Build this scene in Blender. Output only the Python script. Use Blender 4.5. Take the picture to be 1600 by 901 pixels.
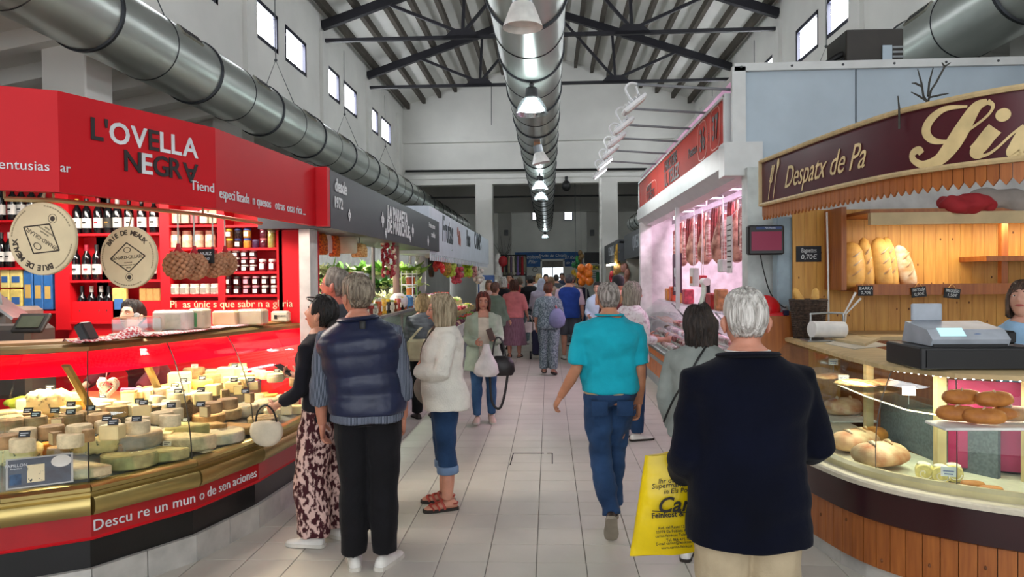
import bpy, bmesh, math, random
from math import sin, cos, pi, radians as rad
from mathutils import Vector, Matrix, Euler, noise as mnoise
for _o in list(bpy.data.objects): bpy.data.objects.remove(_o)
SC = bpy.context.scene
COL = SC.collection
random.seed(7)
# ------------------------------------------------------------------ camera
F_PX, CAM_H, IW, IH = 1150.0, 1.72, 1600.0, 901.0
YAW, PITCH, ROLL = rad(2.89), rad(-0.98), rad(-0.57)
c_f = Vector((-sin(YAW)*cos(PITCH), cos(YAW)*cos(PITCH), sin(PITCH)))
_r = Vector((cos(YAW), sin(YAW), 0)); _u = _r.cross(c_f)
c_r = _r*cos(ROLL) + _u*sin(ROLL); c_u = -_r*sin(ROLL) + _u*cos(ROLL)
cam_d = bpy.data.cameras.new('camera'); cam = bpy.data.objects.new('camera', cam_d); COL.objects.link(cam)
cam.matrix_world = Matrix(((c_r.x, c_u.x, -c_f.x, 0), (c_r.y, c_u.y, -c_f.y, 0), (c_r.z, c_u.z, -c_f.z, CAM_H), (0, 0, 0, 1)))
cam_d.sensor_fit = 'HORIZONTAL'; cam_d.sensor_width = 36.0; cam_d.lens = 36.0*F_PX/IW
cam_d.clip_start = 0.05; cam_d.clip_end = 300
SC.camera = cam
def at(u, v, X=None, Y=None, z=None):
    """direction of a photo pixel, cut with a known plane of the place"""
    d = c_f + c_r*((u-IW/2)/F_PX) - c_u*((v-IH/2)/F_PX)
    t = X/d.x if X is not None else (Y/d.y if Y is not None else (z-CAM_H)/d.z)
    return Vector((0, 0, CAM_H)) + d*t
# ------------------------------------------------------------------ world, exposure
W = bpy.data.worlds.new('World'); SC.world = W; W.use_nodes = True
W.node_tree.nodes['Background'].inputs[0].default_value = (0.93, 0.96, 1.0, 1)
W.node_tree.nodes['Background'].inputs[1].default_value = 2.2
SC.view_settings.view_transform = 'Standard'; SC.view_settings.look = 'None'
SC.view_settings.exposure = 0.32; SC.view_settings.gamma = 1.0
SC.view_settings.use_curve_mapping = False
# ------------------------------------------------------------------ colour and materials
def lin(c): return c/12.92 if c <= 0.04045 else ((c+0.055)/1.055)**2.4
def hexc(h):
    h = h.lstrip('#'); return tuple(lin(int(h[i:i+2], 16)/255) for i in (0, 2, 4)) + (1,)
MATS = {}
def mat(name, col, rough=0.6, metal=0.0, var=0.12, vscale=6.0, bump=0.0, bscale=40.0, spec=0.5, emit=None, estr=0.0,
        col2=None, stretch=(1, 1, 1), sheen=0.0, thresh=None, coat=0.0, sss=0.0):
    """procedural surface: base colour broken up with noise, optional relief"""
    if name in MATS: return MATS[name]
    m = bpy.data.materials.new(name); m.use_nodes = True; nt = m.node_tree; N = nt.nodes; L = nt.links
    b = N['Principled BSDF']; c = hexc(col) if isinstance(col, str) else col
    b.inputs['Roughness'].default_value = rough; b.inputs['Metallic'].default_value = metal
    b.inputs['Specular IOR Level'].default_value = spec
    if coat: b.inputs['Coat Weight'].default_value = coat; b.inputs['Coat Roughness'].default_value = 0.08
    if sheen: b.inputs['Sheen Weight'].default_value = sheen
    tc = N.new('ShaderNodeTexCoord'); mp = N.new('ShaderNodeMapping'); mp.inputs['Scale'].default_value = stretch
    L.new(tc.outputs['Object'], mp.inputs[0])
    nz = N.new('ShaderNodeTexNoise'); nz.inputs['Scale'].default_value = vscale; nz.inputs['Detail'].default_value = 4
    L.new(mp.outputs[0], nz.inputs['Vector'])
    rp = N.new('ShaderNodeValToRGB')
    c2 = (hexc(col2) if isinstance(col2, str) else col2) if col2 else tuple(x*(1-var*2.2) for x in c[:3])+(1,)
    c1 = c if col2 else tuple(min(1, x*(1+var*0.5)) for x in c[:3])+(1,)
    if thresh: e0, e1 = thresh
    else: e0, e1 = 0.32, 0.68
    rp.color_ramp.elements[0].position = e0; rp.color_ramp.elements[1].position = e1
    rp.color_ramp.elements[0].color = c2; rp.color_ramp.elements[1].color = c1
    L.new(nz.outputs['Fac'], rp.inputs[0]); L.new(rp.outputs[0], b.inputs['Base Color'])
    if bump:
        n2 = N.new('ShaderNodeTexNoise'); n2.inputs['Scale'].default_value = bscale; n2.inputs['Detail'].default_value = 3
        L.new(mp.outputs[0], n2.inputs['Vector'])
        bp = N.new('ShaderNodeBump'); bp.inputs['Strength'].default_value = bump; bp.inputs['Distance'].default_value = 0.02
        L.new(n2.outputs['Fac'], bp.inputs['Height']); L.new(bp.outputs[0], b.inputs['Normal'])
    if emit:
        b.inputs['Emission Color'].default_value = hexc(emit); b.inputs['Emission Strength'].default_value = estr
    MATS[name] = m; return m
def glass_mat(name, tint='#ffffff', base=0.03, rough=0.01):
    """thin clear pane: mostly transparent, fresnel reflections"""
    if name in MATS: return MATS[name]
    m = bpy.data.materials.new(name); m.use_nodes = True; nt = m.node_tree; N = nt.nodes; L = nt.links
    N.remove(N['Principled BSDF']); out = N['Material Output']
    tr = N.new('ShaderNodeBsdfTransparent'); tr.inputs[0].default_value = hexc(tint)
    gl = N.new('ShaderNodeBsdfGlossy'); gl.inputs['Roughness'].default_value = rough; gl.inputs[0].default_value = (1, 1, 1, 1)
    lw = N.new('ShaderNodeLayerWeight'); lw.inputs[0].default_value = 0.5
    pw = N.new('ShaderNodeMath'); pw.operation = 'POWER'; pw.inputs[1].default_value = 4.0
    ml = N.new('ShaderNodeMath'); ml.operation = 'MULTIPLY_ADD'; ml.inputs[1].default_value = 0.45; ml.inputs[2].default_value = base; ml.use_clamp = True
    mx = N.new('ShaderNodeMixShader')
    L.new(lw.outputs['Facing'], pw.inputs[0]); L.new(pw.outputs[0], ml.inputs[0]); L.new(ml.outputs[0], mx.inputs[0]); L.new(tr.outputs[0], mx.inputs[1]); L.new(gl.outputs[0], mx.inputs[2])
    L.new(mx.outputs[0], out.inputs[0]); MATS[name] = m; return m
def film_mat(name, col, alpha=0.35, rough=0.25):
    """plastic film or tinted bag: part see-through, part glossy colour"""
    if name in MATS: return MATS[name]
    m = mat(name, col, rough=rough, var=0.05, bump=0.3, bscale=30)
    m.node_tree.nodes['Principled BSDF'].inputs['Alpha'].default_value = alpha; return m
def emit_mat(name, col, s):
    if name in MATS: return MATS[name]
    m = bpy.data.materials.new(name); m.use_nodes = True; nt = m.node_tree
    b = nt.nodes['Principled BSDF']; b.inputs['Base Color'].default_value = hexc(col)
    b.inputs['Emission Color'].default_value = hexc(col); b.inputs['Emission Strength'].default_value = s
    MATS[name] = m; return m
# ------------------------------------------------------------------ mesh building
def rotz(a): return Matrix.Rotation(a, 4, 'Z')
def T(x, y=None, z=None): return Matrix.Translation(Vector(x) if y is None else Vector((x, y, z)))
def frame(o, x, z):
    """matrix with origin o, local x along x, local z near z"""
    x = Vector(x).normalized(); z = Vector(z); y = z.cross(x).normalized(); z = x.cross(y)
    return Matrix(((x.x, y.x, z.x, o[0]), (x.y, y.y, z.y, o[1]), (x.z, y.z, z.z, o[2]), (0, 0, 0, 1)))
ROOTM = {}
class MB:
    def __init__(s): s.v = []; s.f = []
    def add(s, vs, fs, M=None):
        k = len(s.v)
        if M is not None: vs = [M @ Vector(p) for p in vs]
        s.v.extend([tuple(p) for p in vs]); s.f.extend([tuple(i+k for i in f) for f in fs]); return s
    def box(s, x, y, z, sx, sy, sz, M=None, b=0.0):
        """box centred at x,y with its base at z; b chamfers the edges"""
        hx, hy = sx/2, sy/2
        if b <= 0:
            vs = [(x+i*hx, y+j*hy, z+k*sz) for k in (0, 1) for i, j in ((-1, -1), (1, -1), (1, 1), (-1, 1))]
            fs = [(3, 2, 1, 0), (4, 5, 6, 7), (0, 1, 5, 4), (1, 2, 6, 5), (2, 3, 7, 6), (3, 0, 4, 7)]
            return s.add(vs, fs, M)
        vs = []
        def ring(ix, iy, zz):
            k = len(vs); c = b if (ix, iy) == (hx, hy) else b*0.6
            for i, j in ((-1, -1), (1, -1), (1, 1), (-1, 1)):
                a = (x+i*ix, y+j*(iy-c), zz); d = (x+i*(ix-c), y+j*iy, zz)
                vs.extend([a, d] if i*j > 0 else [d, a])
            return k
        r = [ring(hx-b, hy-b, z), ring(hx, hy, z+b), ring(hx, hy, z+sz-b), ring(hx-b, hy-b, z+sz)]
        fs = []
        for q in range(3):
            for i in range(8): fs.append((r[q]+i, r[q]+(i+1) % 8, r[q+1]+(i+1) % 8, r[q+1]+i))
        fs.append(tuple(r[0]+i for i in reversed(range(8)))); fs.append(tuple(r[3]+i for i in range(8)))
        k = len(s.v); s.add(vs, fs, M); return s
    def prism(s, poly, z0, z1, M=None):
        n = len(poly); vs = [(p[0], p[1], z0) for p in poly] + [(p[0], p[1], z1) for p in poly]
        fs = [tuple(reversed(range(n))), tuple(range(n, 2*n))] + [(i, (i+1) % n, n+(i+1) % n, n+i) for i in range(n)]
        return s.add(vs, fs, M)
    def lathe(s, prof, n=16, M=None, cap=True):
        vs = []; fs = []
        for r, z in prof:
            for i in range(n): a = 2*pi*i/n; vs.append((r*cos(a), r*sin(a), z))
        for q in range(len(prof)-1):
            for i in range(n): j = (i+1) % n; fs.append((q*n+i, q*n+j, (q+1)*n+j, (q+1)*n+i))
        if cap: fs.append(tuple(reversed(range(n)))); fs.append(tuple((len(prof)-1)*n+i for i in range(n)))
        return s.add(vs, fs, M)
    def tube(s, pts, r, n=8, M=None, cap=True, flat=1.0, up=None):
        """round tube through points; r one radius or one per point; flat squashes the second axis"""
        pts = [Vector(p) for p in pts]; m = len(pts)
        rs = r if isinstance(r, (list, tuple)) else [r]*m
        vs = []; fs = []; prev = None
        for i, p in enumerate(pts):
            t = (pts[min(i+1, m-1)]-pts[max(i-1, 0)])
            t = t.normalized() if t.length > 1e-9 else Vector((0, 0, 1))
            if prev is None:
                a = Vector(up) if up else (Vector((1, 0, 0)) if abs(t.x) < 0.9 else Vector((0, 1, 0)))
            else: a = prev
            a = (a - t*a.dot(t)); a = a.normalized() if a.length > 1e-6 else t.orthogonal().normalized()
            prev = a; b = t.cross(a)
            rr = rs[i]; ra, rb = rr if isinstance(rr, (list, tuple)) else (rr, rr*flat)
            for k in range(n):
                w = 2*pi*k/n; vs.append(p + a*(ra*cos(w)) + b*(rb*sin(w)))
        for i in range(m-1):
            for k in range(n): j = (k+1) % n; fs.append((i*n+k, i*n+j, (i+1)*n+j, (i+1)*n+k))
        if cap: fs.append(tuple(reversed(range(n)))); fs.append(tuple((m-1)*n+k for k in range(n)))
        return s.add(vs, fs, M)
    def loft(s, rings, closed=True, cap=True, M=None):
        n = len(rings[0]); vs = [p for r in rings for p in r]; fs = []
        for i in range(len(rings)-1):
            for k in range(n if closed else n-1):
                j = (k+1) % n; fs.append((i*n+k, i*n+j, (i+1)*n+j, (i+1)*n+k))
        if cap and closed: fs.append(tuple(reversed(range(n)))); fs.append(tuple((len(rings)-1)*n+k for k in range(n)))
        return s.add(vs, fs, M)
    def ball(s, c, r, nu=10, nv=7, M=None):
        rx, ry, rz = r if isinstance(r, (list, tuple)) else (r, r, r)
        vs = [(c[0], c[1], c[2]-rz)]; fs = []
        for j in range(1, nv):
            t = -pi/2+pi*j/nv
            for i in range(nu): a = 2*pi*i/nu; vs.append((c[0]+rx*cos(t)*cos(a), c[1]+ry*cos(t)*sin(a), c[2]+rz*sin(t)))
        vs.append((c[0], c[1], c[2]+rz)); e = len(vs)-1
        for i in range(nu): fs.append((0, 1+(i+1) % nu, 1+i)); fs.append((e, e-nu+i, e-nu+(i+1) % nu))
        for j in range(nv-2):
            for i in range(nu): k = (i+1) % nu; fs.append((1+j*nu+i, 1+j*nu+k, 1+(j+1)*nu+k, 1+(j+1)*nu+i))
        return s.add(vs, fs, M)
    def strip(s, pts, h0, h1, th=0.02, side=1):
        """upright band along a plan polyline from z=h0 to h1, with thickness to one side"""
        pts = [Vector((p[0], p[1], 0)) for p in pts]; m = len(pts); off = []
        for i in range(m):
            d0 = (pts[i]-pts[i-1]).normalized() if i else None; d1 = (pts[i+1]-pts[i]).normalized() if i < m-1 else None
            d = (d0+d1).normalized() if d0 and d1 else (d0 or d1)
            nrm = Vector((d.y, -d.x, 0))*side; k = 1/max(0.4, nrm.dot(Vector(((d1 or d0).y, -(d1 or d0).x, 0))*side))
            off.append(pts[i]+nrm*th*k)
        rings = []
        for a, b in zip(pts, off):
            rings.append([(a.x, a.y, h0), (b.x, b.y, h0), (b.x, b.y, h1), (a.x, a.y, h1)])
        return s.loft(rings)
    def mesh(s, name, smooth=None):
        me = bpy.data.meshes.new(name); me.from_pydata(s.v, [], s.f); me.validate(); 
        bm = bmesh.new(); bm.from_mesh(me); bmesh.ops.recalc_face_normals(bm, faces=bm.faces[:]); bm.to_mesh(me); bm.free()
        if smooth is not None:
            me.shade_smooth()
            if smooth < 179: me.set_sharp_from_angle(angle=rad(smooth))
        return me
    def build(s, name, m, parent=None, smooth=None, world=True):
        """one mesh object; vertices given in world space are taken into the parent's space"""
        if parent is not None and world:
            inv = ROOTM[parent.name].inverted(); s.v = [tuple(inv @ Vector(p)) for p in s.v]
        o = bpy.data.objects.new(name, s.mesh(name, smooth)); COL.objects.link(o)
        if m is not None: o.data.materials.append(m)
        if parent is not None: o.parent = parent; ROOTM[o.name] = ROOTM[parent.name]
        else: ROOTM[o.name] = Matrix()
        return o
def tag(o, label=None, cat=None, group=None, kind=None):
    if label: o['label'] = label
    if cat: o['category'] = cat
    if group: o['group'] = group
    if kind: o['kind'] = kind
    return o
def thing(name, label, cat, loc=(0, 0, 0), rz=0.0, group=None, kind=None):
    o = bpy.data.objects.new(name, None); COL.objects.link(o); o.empty_display_size = 0.1
    o.location = loc; o.rotation_euler = (0, 0, rz); ROOTM[o.name] = T(loc) @ rotz(rz)
    return tag(o, label, cat, group, kind)
def struct(name, mb, m, smooth=None): return tag(mb.build(name, m, None, smooth), kind='structure')
def recentre(o):
    """put a one-mesh thing's origin at its base"""
    vs = [v.co for v in o.data.vertices]
    c = Vector(((min(v.x for v in vs)+max(v.x for v in vs))/2, (min(v.y for v in vs)+max(v.y for v in vs))/2, min(v.z for v in vs)))
    o.data.transform(T(-c)); o.location = c; ROOTM[o.name] = T(c); return o
def single(name, mb, m, label, cat, group=None, smooth=None, kind=None):
    return tag(recentre(mb.build(name, m, None, smooth)), label, cat, group, kind)
def dup(root, loc=None, rz=None, label=None, group=None, rot=None, scale=None):
    """copy of a thing with its parts and sub-parts"""
    r = root.copy(); COL.objects.link(r)
    if loc is not None: r.location = loc
    if rz is not None: r.rotation_euler = (0, 0, rz)
    if rot is not None: r.rotation_euler = rot
    if scale is not None: r.scale = (scale,)*3 if not isinstance(scale, (tuple, list)) else scale
    if label: r['label'] = label
    if group: r['group'] = group
    for ch in root.children:
        c = ch.copy(); COL.objects.link(c); c.parent = r
        for g in ch.children:
            d = g.copy(); COL.objects.link(d); d.parent = c
    return r
def inst(name, me, M, m=None, parent=None):
    """object sharing mesh data, placed by matrix (in the parent's space)"""
    o = bpy.data.objects.new(name, me); COL.objects.link(o)
    if parent is not None:
        o.parent = parent; M = ROOTM[parent.name].inverted() @ M
    o.matrix_local = M; ROOTM[o.name] = M if parent is None else ROOTM[parent.name]@M; return o
TMP = bpy.data.scenes.new('tmp')
def eval_mesh(o):
    vl = TMP.view_layers[0]; vl.update(); return bpy.data.meshes.new_from_object(o.evaluated_get(vl.depsgraph))
def text_mesh(s, size=0.1, extrude=0.002, shear=0.0, offset=0.0, space=1.0, align='CENTER', sx=1.0):
    cu = bpy.data.curves.new('t', 'FONT'); cu.body = s; cu.size = size; cu.extrude = extrude; cu.shear = shear
    cu.offset = offset; cu.space_character = space; cu.align_x = align; cu.align_y = 'CENTER'; cu.resolution_u = 3
    o = bpy.data.objects.new('t', cu); TMP.collection.objects.link(o); me = eval_mesh(o)
    bpy.data.objects.remove(o); bpy.data.curves.remove(cu)
    if sx != 1: me.transform(Matrix.Diagonal((sx, 1, 1, 1)))
    return me
def lettering(s, M, m, parent, size=0.1, name='lettering', **k):
    """flat raised lettering: text x along M's x, text up along M's y"""
    me = text_mesh(s, size, **k); me.materials.append(m); return inst(name, me, M, parent=parent)
def onto(o, right, up=(0, 0, 1)):
    """matrix for lettering on an upright face"""
    x = Vector(right).normalized(); y = Vector(up); y = (y-x*y.dot(x)).normalized(); z = x.cross(y)
    return Matrix(((x.x, y.x, z.x, o[0]), (x.y, y.y, z.y, o[1]), (x.z, y.z, z.z, o[2]), (0, 0, 0, 1)))
def area(name, loc, size, power, col=(1, 1, 1), rot=(0, 0, 0), sy=None):
    d = bpy.data.lights.new(name, 'AREA'); d.energy = power; d.color = col; d.size = size
    if sy: d.shape = 'RECTANGLE'; d.size_y = sy
    o = bpy.data.objects.new(name, d); COL.objects.link(o); o.location = loc; o.rotation_euler = rot; return o
def point(name, loc, power, r=0.1, col=(1, 1, 1)):
    d = bpy.data.lights.new(name, 'POINT'); d.energy = power; d.color = col; d.shadow_soft_size = r
    o = bpy.data.objects.new(name, d); COL.objects.link(o); o.location = loc; return o
def ribbon(mb, pts, wid, M, th=0.002, close=False):
    """flat pen stroke in the xy plane of M; wid per point"""
    pts = [Vector((p[0], p[1], 0)) for p in pts]; m = len(pts); a = []; b = []
    for i, p in enumerate(pts):
        t = (pts[min(i+1, m-1)]-pts[max(i-1, 0)]).normalized(); n = Vector((-t.y, t.x, 0)); w = wid[i] if isinstance(wid, (list, tuple)) else wid
        a.append(p+n*w/2); b.append(p-n*w/2)
    rings = [[(q.x, q.y, 0), (r.x, r.y, 0), (r.x, r.y, th), (q.x, q.y, th)] for q, r in zip(a, b)]
    mb.loft(rings, M=M)
def spline(pts, n=8):
    """Catmull-Rom through points (any dimension)"""
    P = [Vector(p) for p in pts]; out = []
    for i in range(len(P)-1):
        p0, p1, p2, p3 = P[max(i-1, 0)], P[i], P[i+1], P[min(i+2, len(P)-1)]
        for k in range(n):
            t = k/n; out.append(0.5*((2*p1)+(p2-p0)*t+(2*p0-5*p1+4*p2-p3)*t*t+(3*p1-p0-3*p2+p3)*t**3))
    out.append(P[-1]); return out
def lerp(a, b, t): return a+(b-a)*t
# ================================================================== STRUCTURE
HW = 5.2                                   # half width of the nave
YE = 26.4                                  # end wall of the nave
WALL = mat('wall_paint', '#dddcd7', rough=0.85, var=0.05, vscale=0.8, bump=0.05, bscale=8)
WALL2 = mat('wall_paint_grey', '#dddcd7', rough=0.85, var=0.05, vscale=0.8)
DARK = mat('truss_paint', '#17161f', rough=0.55, var=0.1)
PURL = mat('purlin_concrete', '#4a443c', rough=0.9, var=0.15, vscale=3)
GROUT = mat('grout', '#8d8a84', rough=0.9)
TILE = mat('floor_tile', '#c4bfb5', rough=0.42, var=0.07, vscale=1.6, bump=0.02, bscale=25)
_g = TILE.node_tree.nodes.new('ShaderNodeNewGeometry'); _m = [n for n in TILE.node_tree.nodes if n.type == 'MAPPING'][0]; TILE.node_tree.links.new(_g.outputs['Position'], _m.inputs[0])
FRAME = mat('window_frame_paint', '#1a1b30', rough=0.5)
PANE = emit_mat('window_daylight', '#f2f6fb', 19.0)
BLACK = mat('black_plain', '#0c0c0e', rough=0.55)
# floor: base, 300 tiles that show largest, the rest joined
fb = MB(); fb.box(0, 19, -0.12, 21, 54, 0.114); floor = struct('floor', fb, GROUT)
TS = 0.295; tile_me = MB().box(0, 0, -0.012, TS-0.005, TS-0.005, 0.012, b=0.0018).mesh('tile'); tile_me.materials.append(TILE)
near = []; far = MB()
for j in range(-34, 142):
    for i in range(-17, 17):
        x = -0.09+TS*(i+0.5); y = 4.39+TS*(j+0.5)
        if abs(x) > 4.8: continue
        vis = y > 3.9 and -2.3 < x < 1.95 and abs(x+0.05*y)/y < 0.75
        if vis and len(near) < 300: near.append((x, y))
        else: far.box(x, y, -0.012, TS-0.005, TS-0.005, 0.012)
for x, y in near: inst('tile', tile_me, T(x, y, 0), parent=floor)
tag(far.build('tile_field', TILE, floor), kind='stuff')
cv = MB()
for a, b in (((802, 708), (850, 708)), ((802, 708), (797, 726)), ((863, 708), (863, 724)), ((855, 708), (863, 708))):
    p, q = at(*a, z=0.001), at(*b, z=0.001); cv.tube([p, q], 0.005, 4)
cv.build('access_cover_edge', BLACK, floor)
# nave walls with clerestory windows
WINY = [(4.3, 5.6), (6.0, 7.27), (8.55, 9.85), (10.2, 11.5), (12.8, 14.1), (14.48, 15.77), (17.0, 18.3), (18.66, 19.97), (21.26, 22.47), (22.9, 24.3)]
ZB, ZT = 6.05, 6.78
for sgn, nm in ((-1, 'left'), (1, 'right')):
    w = MB(); X = sgn*(HW+0.15)
    w.box(X, 10.2, 4.6, 0.3, 32.4, ZB-4.6); w.box(X, 10.2, ZT, 0.3, 32.4, 8.2-ZT)
    ys = [-6]+[y for p in WINY for y in p]+[YE]
    for k in range(0, len(ys), 2): w.box(X, (ys[k]+ys[k+1])/2, ZB, 0.3, ys[k+1]-ys[k], ZT-ZB)
    for yc in (8.4, 12.65, 16.9, 21.15, 25.4): w.box(sgn*(HW-0.04), yc, 4.6, 0.08, 0.45, 2.75)
    struct('wall_'+nm, w, WALL)
    ow = MB(); ow.box(sgn*10.1, 10.2, 0, 0.2, 32.4, 3.9); struct('wall_%s_aisle' % nm, ow, WALL)
def in_frame(X, y0, y1):
    for y in (y0, y1):
        for z in (ZB, ZT):
            d = Vector((X, y, z-CAM_H)); w = d.dot(c_f)
            if w > 0 and abs(F_PX*d.dot(c_r)/w) < IW/2 and abs(F_PX*d.dot(c_u)/w) < IH/2: return True
    return False
k = 0
for sgn in (-1, 1):
    for y0, y1 in WINY:
        k += 1; f = MB(); X = sgn*(HW+0.05)
        for (yy, zz, sy, sz) in ((y0+0.04, ZB, 0.08, ZT-ZB), (y1-0.04, ZB, 0.08, ZT-ZB), ((y0+y1)/2, ZB, y1-y0, 0.08), ((y0+y1)/2, ZT-0.08, y1-y0, 0.08)):
            f.box(X, yy, zz, 0.1, sy, sz)
        wf = struct('window_%d' % k, f, FRAME)
        p = MB(); p.box(X+sgn*0.03, (y0+y1)/2, ZB+0.08, 0.02, y1-y0-0.16, ZT-ZB-0.16); p.build('pane' if in_frame(X, y0, y1) else 'pane_offscreen', PANE, wf)
        g = MB(); g.box(X+sgn*0.015, y0+(y1-y0)*0.55, ZB+0.08, 0.012, 0.02, ZT-ZB-0.16); g.build('glazing_bar', WALL2, wf)
# columns
cm = MB(); cm.box(0, 0, 0, 0.52, 0.52, 4.6, b=0.015); cme = cm.mesh('column'); cme.materials.append(WALL)
for sgn in (-1, 1):
    for i, yc in enumerate((4.1, 8.35, 12.6, 16.85, 21.1)):
        o = inst('column', cme, T(sgn*(HW+0.26), yc, 0)); tag(o, 'square white plastered column carrying the %s clerestory wall' % ('left' if sgn < 0 else 'right'), 'column', 'nave columns')
        o['label'] = ('square white plastered column in the row behind the red and black stalls' if sgn < 0 else 'square white plastered column in the row behind the bakery and butcher stalls')
# side aisle ceilings with ribs
for sgn, nm in ((-1, 'left'), (1, 'right')):
    c = MB(); p = [(sgn*HW, 4.62), (sgn*10.2, 3.75), (sgn*10.2, 3.9), (sgn*HW, 4.77)]
    c.loft([[(a, y, b) for a, b in p] for y in (-6, YE)]); cs = struct('ceiling_%s_aisle' % nm, c, WALL)
    rm = MB(); rm.loft([[(sgn*HW, y, 4.62), (sgn*10.2, y, 3.75), (sgn*10.2, y, 3.55), (sgn*HW, y, 4.42)] for y in (-0.09, 0.09)]); rme = rm.mesh('rib'); rme.materials.append(WALL)
    for j in range(24): inst('rib', rme, T(0, 2.3+j*0.95, 0), parent=cs)
# roof
def zroof(x): return 7.86+0.335*(HW-abs(x))
rf = MB()
for sgn in (-1, 1):
    rf.loft([[(0, y, zroof(0)), (sgn*5.6, y, zroof(5.6)), (sgn*5.6, y, zroof(5.6)+0.15), (0, y, zroof(0)+0.15)] for y in (-6, YE)])
ceil = struct('ceiling', rf, WALL)
pm = MB(); pm.box(0, 10.2, -0.16, 0.11, 32.4, 0.2); pme = pm.mesh('purlin'); pme.materials.append(PURL)
for sgn in (-1, 1):
    for q in range(9):
        x = sgn*(5.0-0.57*q); inst('purlin', pme, T(x, 0, zroof(x)-0.02), parent=ceil)
# trusses
def zraf(x): return zroof(x)-0.32
def bar(mb, a, b, w, h):
    a, b = Vector(a), Vector(b); d = (b-a); M = frame(a, d, (0, 1, 0)); mb.box(d.length/2, 0, -w/2, d.length, h, w, M=M)
parts = {}
mb = MB()
for s in (-1, 1): 
    r = MB(); bar(r, (s*HW, 0, zraf(HW)), (0, 0, zraf(0)), 0.14, 0.2); parts['rafter%d' % s] = r
t = MB(); bar(t, (-HW, 0, 7.2), (HW, 0, 7.2), 0.1, 0.075); parts['tie'] = t
for s in (-1, 1):
    g = MB(); g.prism([(s*1.5, 7.16), (s*2.4, 7.16), (s*2.15, 7.38), (s*1.72, 7.38)][::s], -0.05, 0.05, M=Matrix.Rotation(pi/2, 4, 'X')); parts['gusset%d' % s] = g
    for nm, e in (('strut', (s*3.72, 0, zraf(3.72))), ('post', (s*1.85, 0, zraf(1.85))), ('diagonal', (s*0.25, 0, zraf(0.2)))):
        q = MB(); bar(q, (s*1.93, 0, 7.28), e, 0.07, 0.07); parts[nm+'%d' % s] = q
trs = None
for yc in (8.4, 12.65, 16.9, 21.15):
    if trs is None:
        trs = thing('roof_truss', 'dark steel roof truss above the cheese stall and the bakery', 'truss', (0, yc, 7.2), group='roof trusses')
        for nm, m in parts.items():
            m.v = [(a, b, c-7.2) for a, b, c in m.v]; m.build(''.join(ch for ch in nm if ch.isalpha()), DARK, trs, world=False)
    else: dup(trs, (0, yc, 7.2), label={12.65: 'dark steel roof truss above the slate-black stall sign', 16.9: 'dark steel roof truss above the white fruit stall sign', 21.15: 'dark steel roof truss nearest to the white gable end wall'}[yc])
# nave end wall, portal, far hall
e = MB(); e.prism([(-HW-0.3, 5.35), (HW+0.3, 5.35), (HW+0.3, 8.1), (0, zroof(0)+0.1), (-HW-0.3, 8.1)], -0.15, 0.15, M=T(0, YE+0.15, 0)@Matrix.Rotation(pi/2, 4, 'X'))
struct('wall_end', e, WALL)
b = MB(); b.box(0, YE+0.1, 5.0, 10.8, 0.5, 0.36); b.box(0, YE-0.17, 5.2, 10.8, 0.05, 0.05); struct('trim_1', b, WALL)
b = MB(); b.tube([(-5.1, YE-0.22, 5.5), (5.1, YE-0.22, 5.42)], 0.045, 6); b.tube([(-5.1, YE+0.36, 4.6), (5.1, YE+0.36, 4.58)], 0.035, 6); struct('trim_2', b, BLACK)
for x, nm in ((-2.3, 'beside the white fruit sign'), (2.15, 'beside the grey stall signs')):
    c = MB(); c.box(x, YE+0.1, 0, 0.62, 0.5, 5.02, b=0.02); single('portal_column', c, WALL, 'tall white portal column '+nm, 'column', 'portal columns')
for sgn, nm in ((-1, 'left'), (1, 'right')):
    w = MB(); w.box(sgn*6.3, 36, 0, 0.2, 19.5, 6.6); struct('wall_%s_far' % nm, w, WALL2)
    w = MB(); w.box(sgn*5.3, YE+0.5, 0, 0.9, 0.2, 5.1); struct('wall_%s_return' % nm, w, WALL2)
c = MB(); c.box(0, 36.2, 6.5, 13, 20, 0.2); struct('ceiling_far', c, WALL)
for x0, x1 in ((-2.45, -1.8), (1.85, 2.5)):
    c = MB(); c.box((x0+x1)/2, 36, 0, x1-x0, 0.5, 4.79, b=0.02); single('hall_pier', c, WALL2, 'grey plastered pier framing the %s of the far hall' % ('clothes rails' if x0 < 0 else 'black sign'), 'column', 'far hall piers')
b = MB(); b.box(0, 36, 4.8, 12.6, 0.5, 0.3); b.box(0, 36.05, 5.1, 12.6, 0.3, 1.5); struct('wall_portal_far', b, WALL2)
YF = 46.0
w = MB(); w.box(0, YF+0.1, 2.75, 12.6, 0.2, 4); w.box(-3.5, YF+0.1, 0, 6.2, 0.2, 2.75); w.box(3.75, YF+0.1, 0, 5.7, 0.2, 2.75); struct('wall_far', w, WALL)
for n, (u0, u1, v0, v1) in enumerate(((832, 844, 331, 343), (882, 894, 331, 343))):
    a, d = at(u0, v1, Y=YF-0.05), at(u1, v0, Y=YF-0.05)
    f = MB(); f.box((a.x+d.x)/2, YF-0.03, a.z-0.04, d.x-a.x+0.08, 0.06, d.z-a.z+0.08); o = struct('window_%d' % (21+n), f, FRAME)
    p = MB(); p.box((a.x+d.x)/2, YF-0.07, a.z+0.03, d.x-a.x-0.06, 0.02, d.z-a.z-0.06); p.build('pane', PANE, o)
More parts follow.
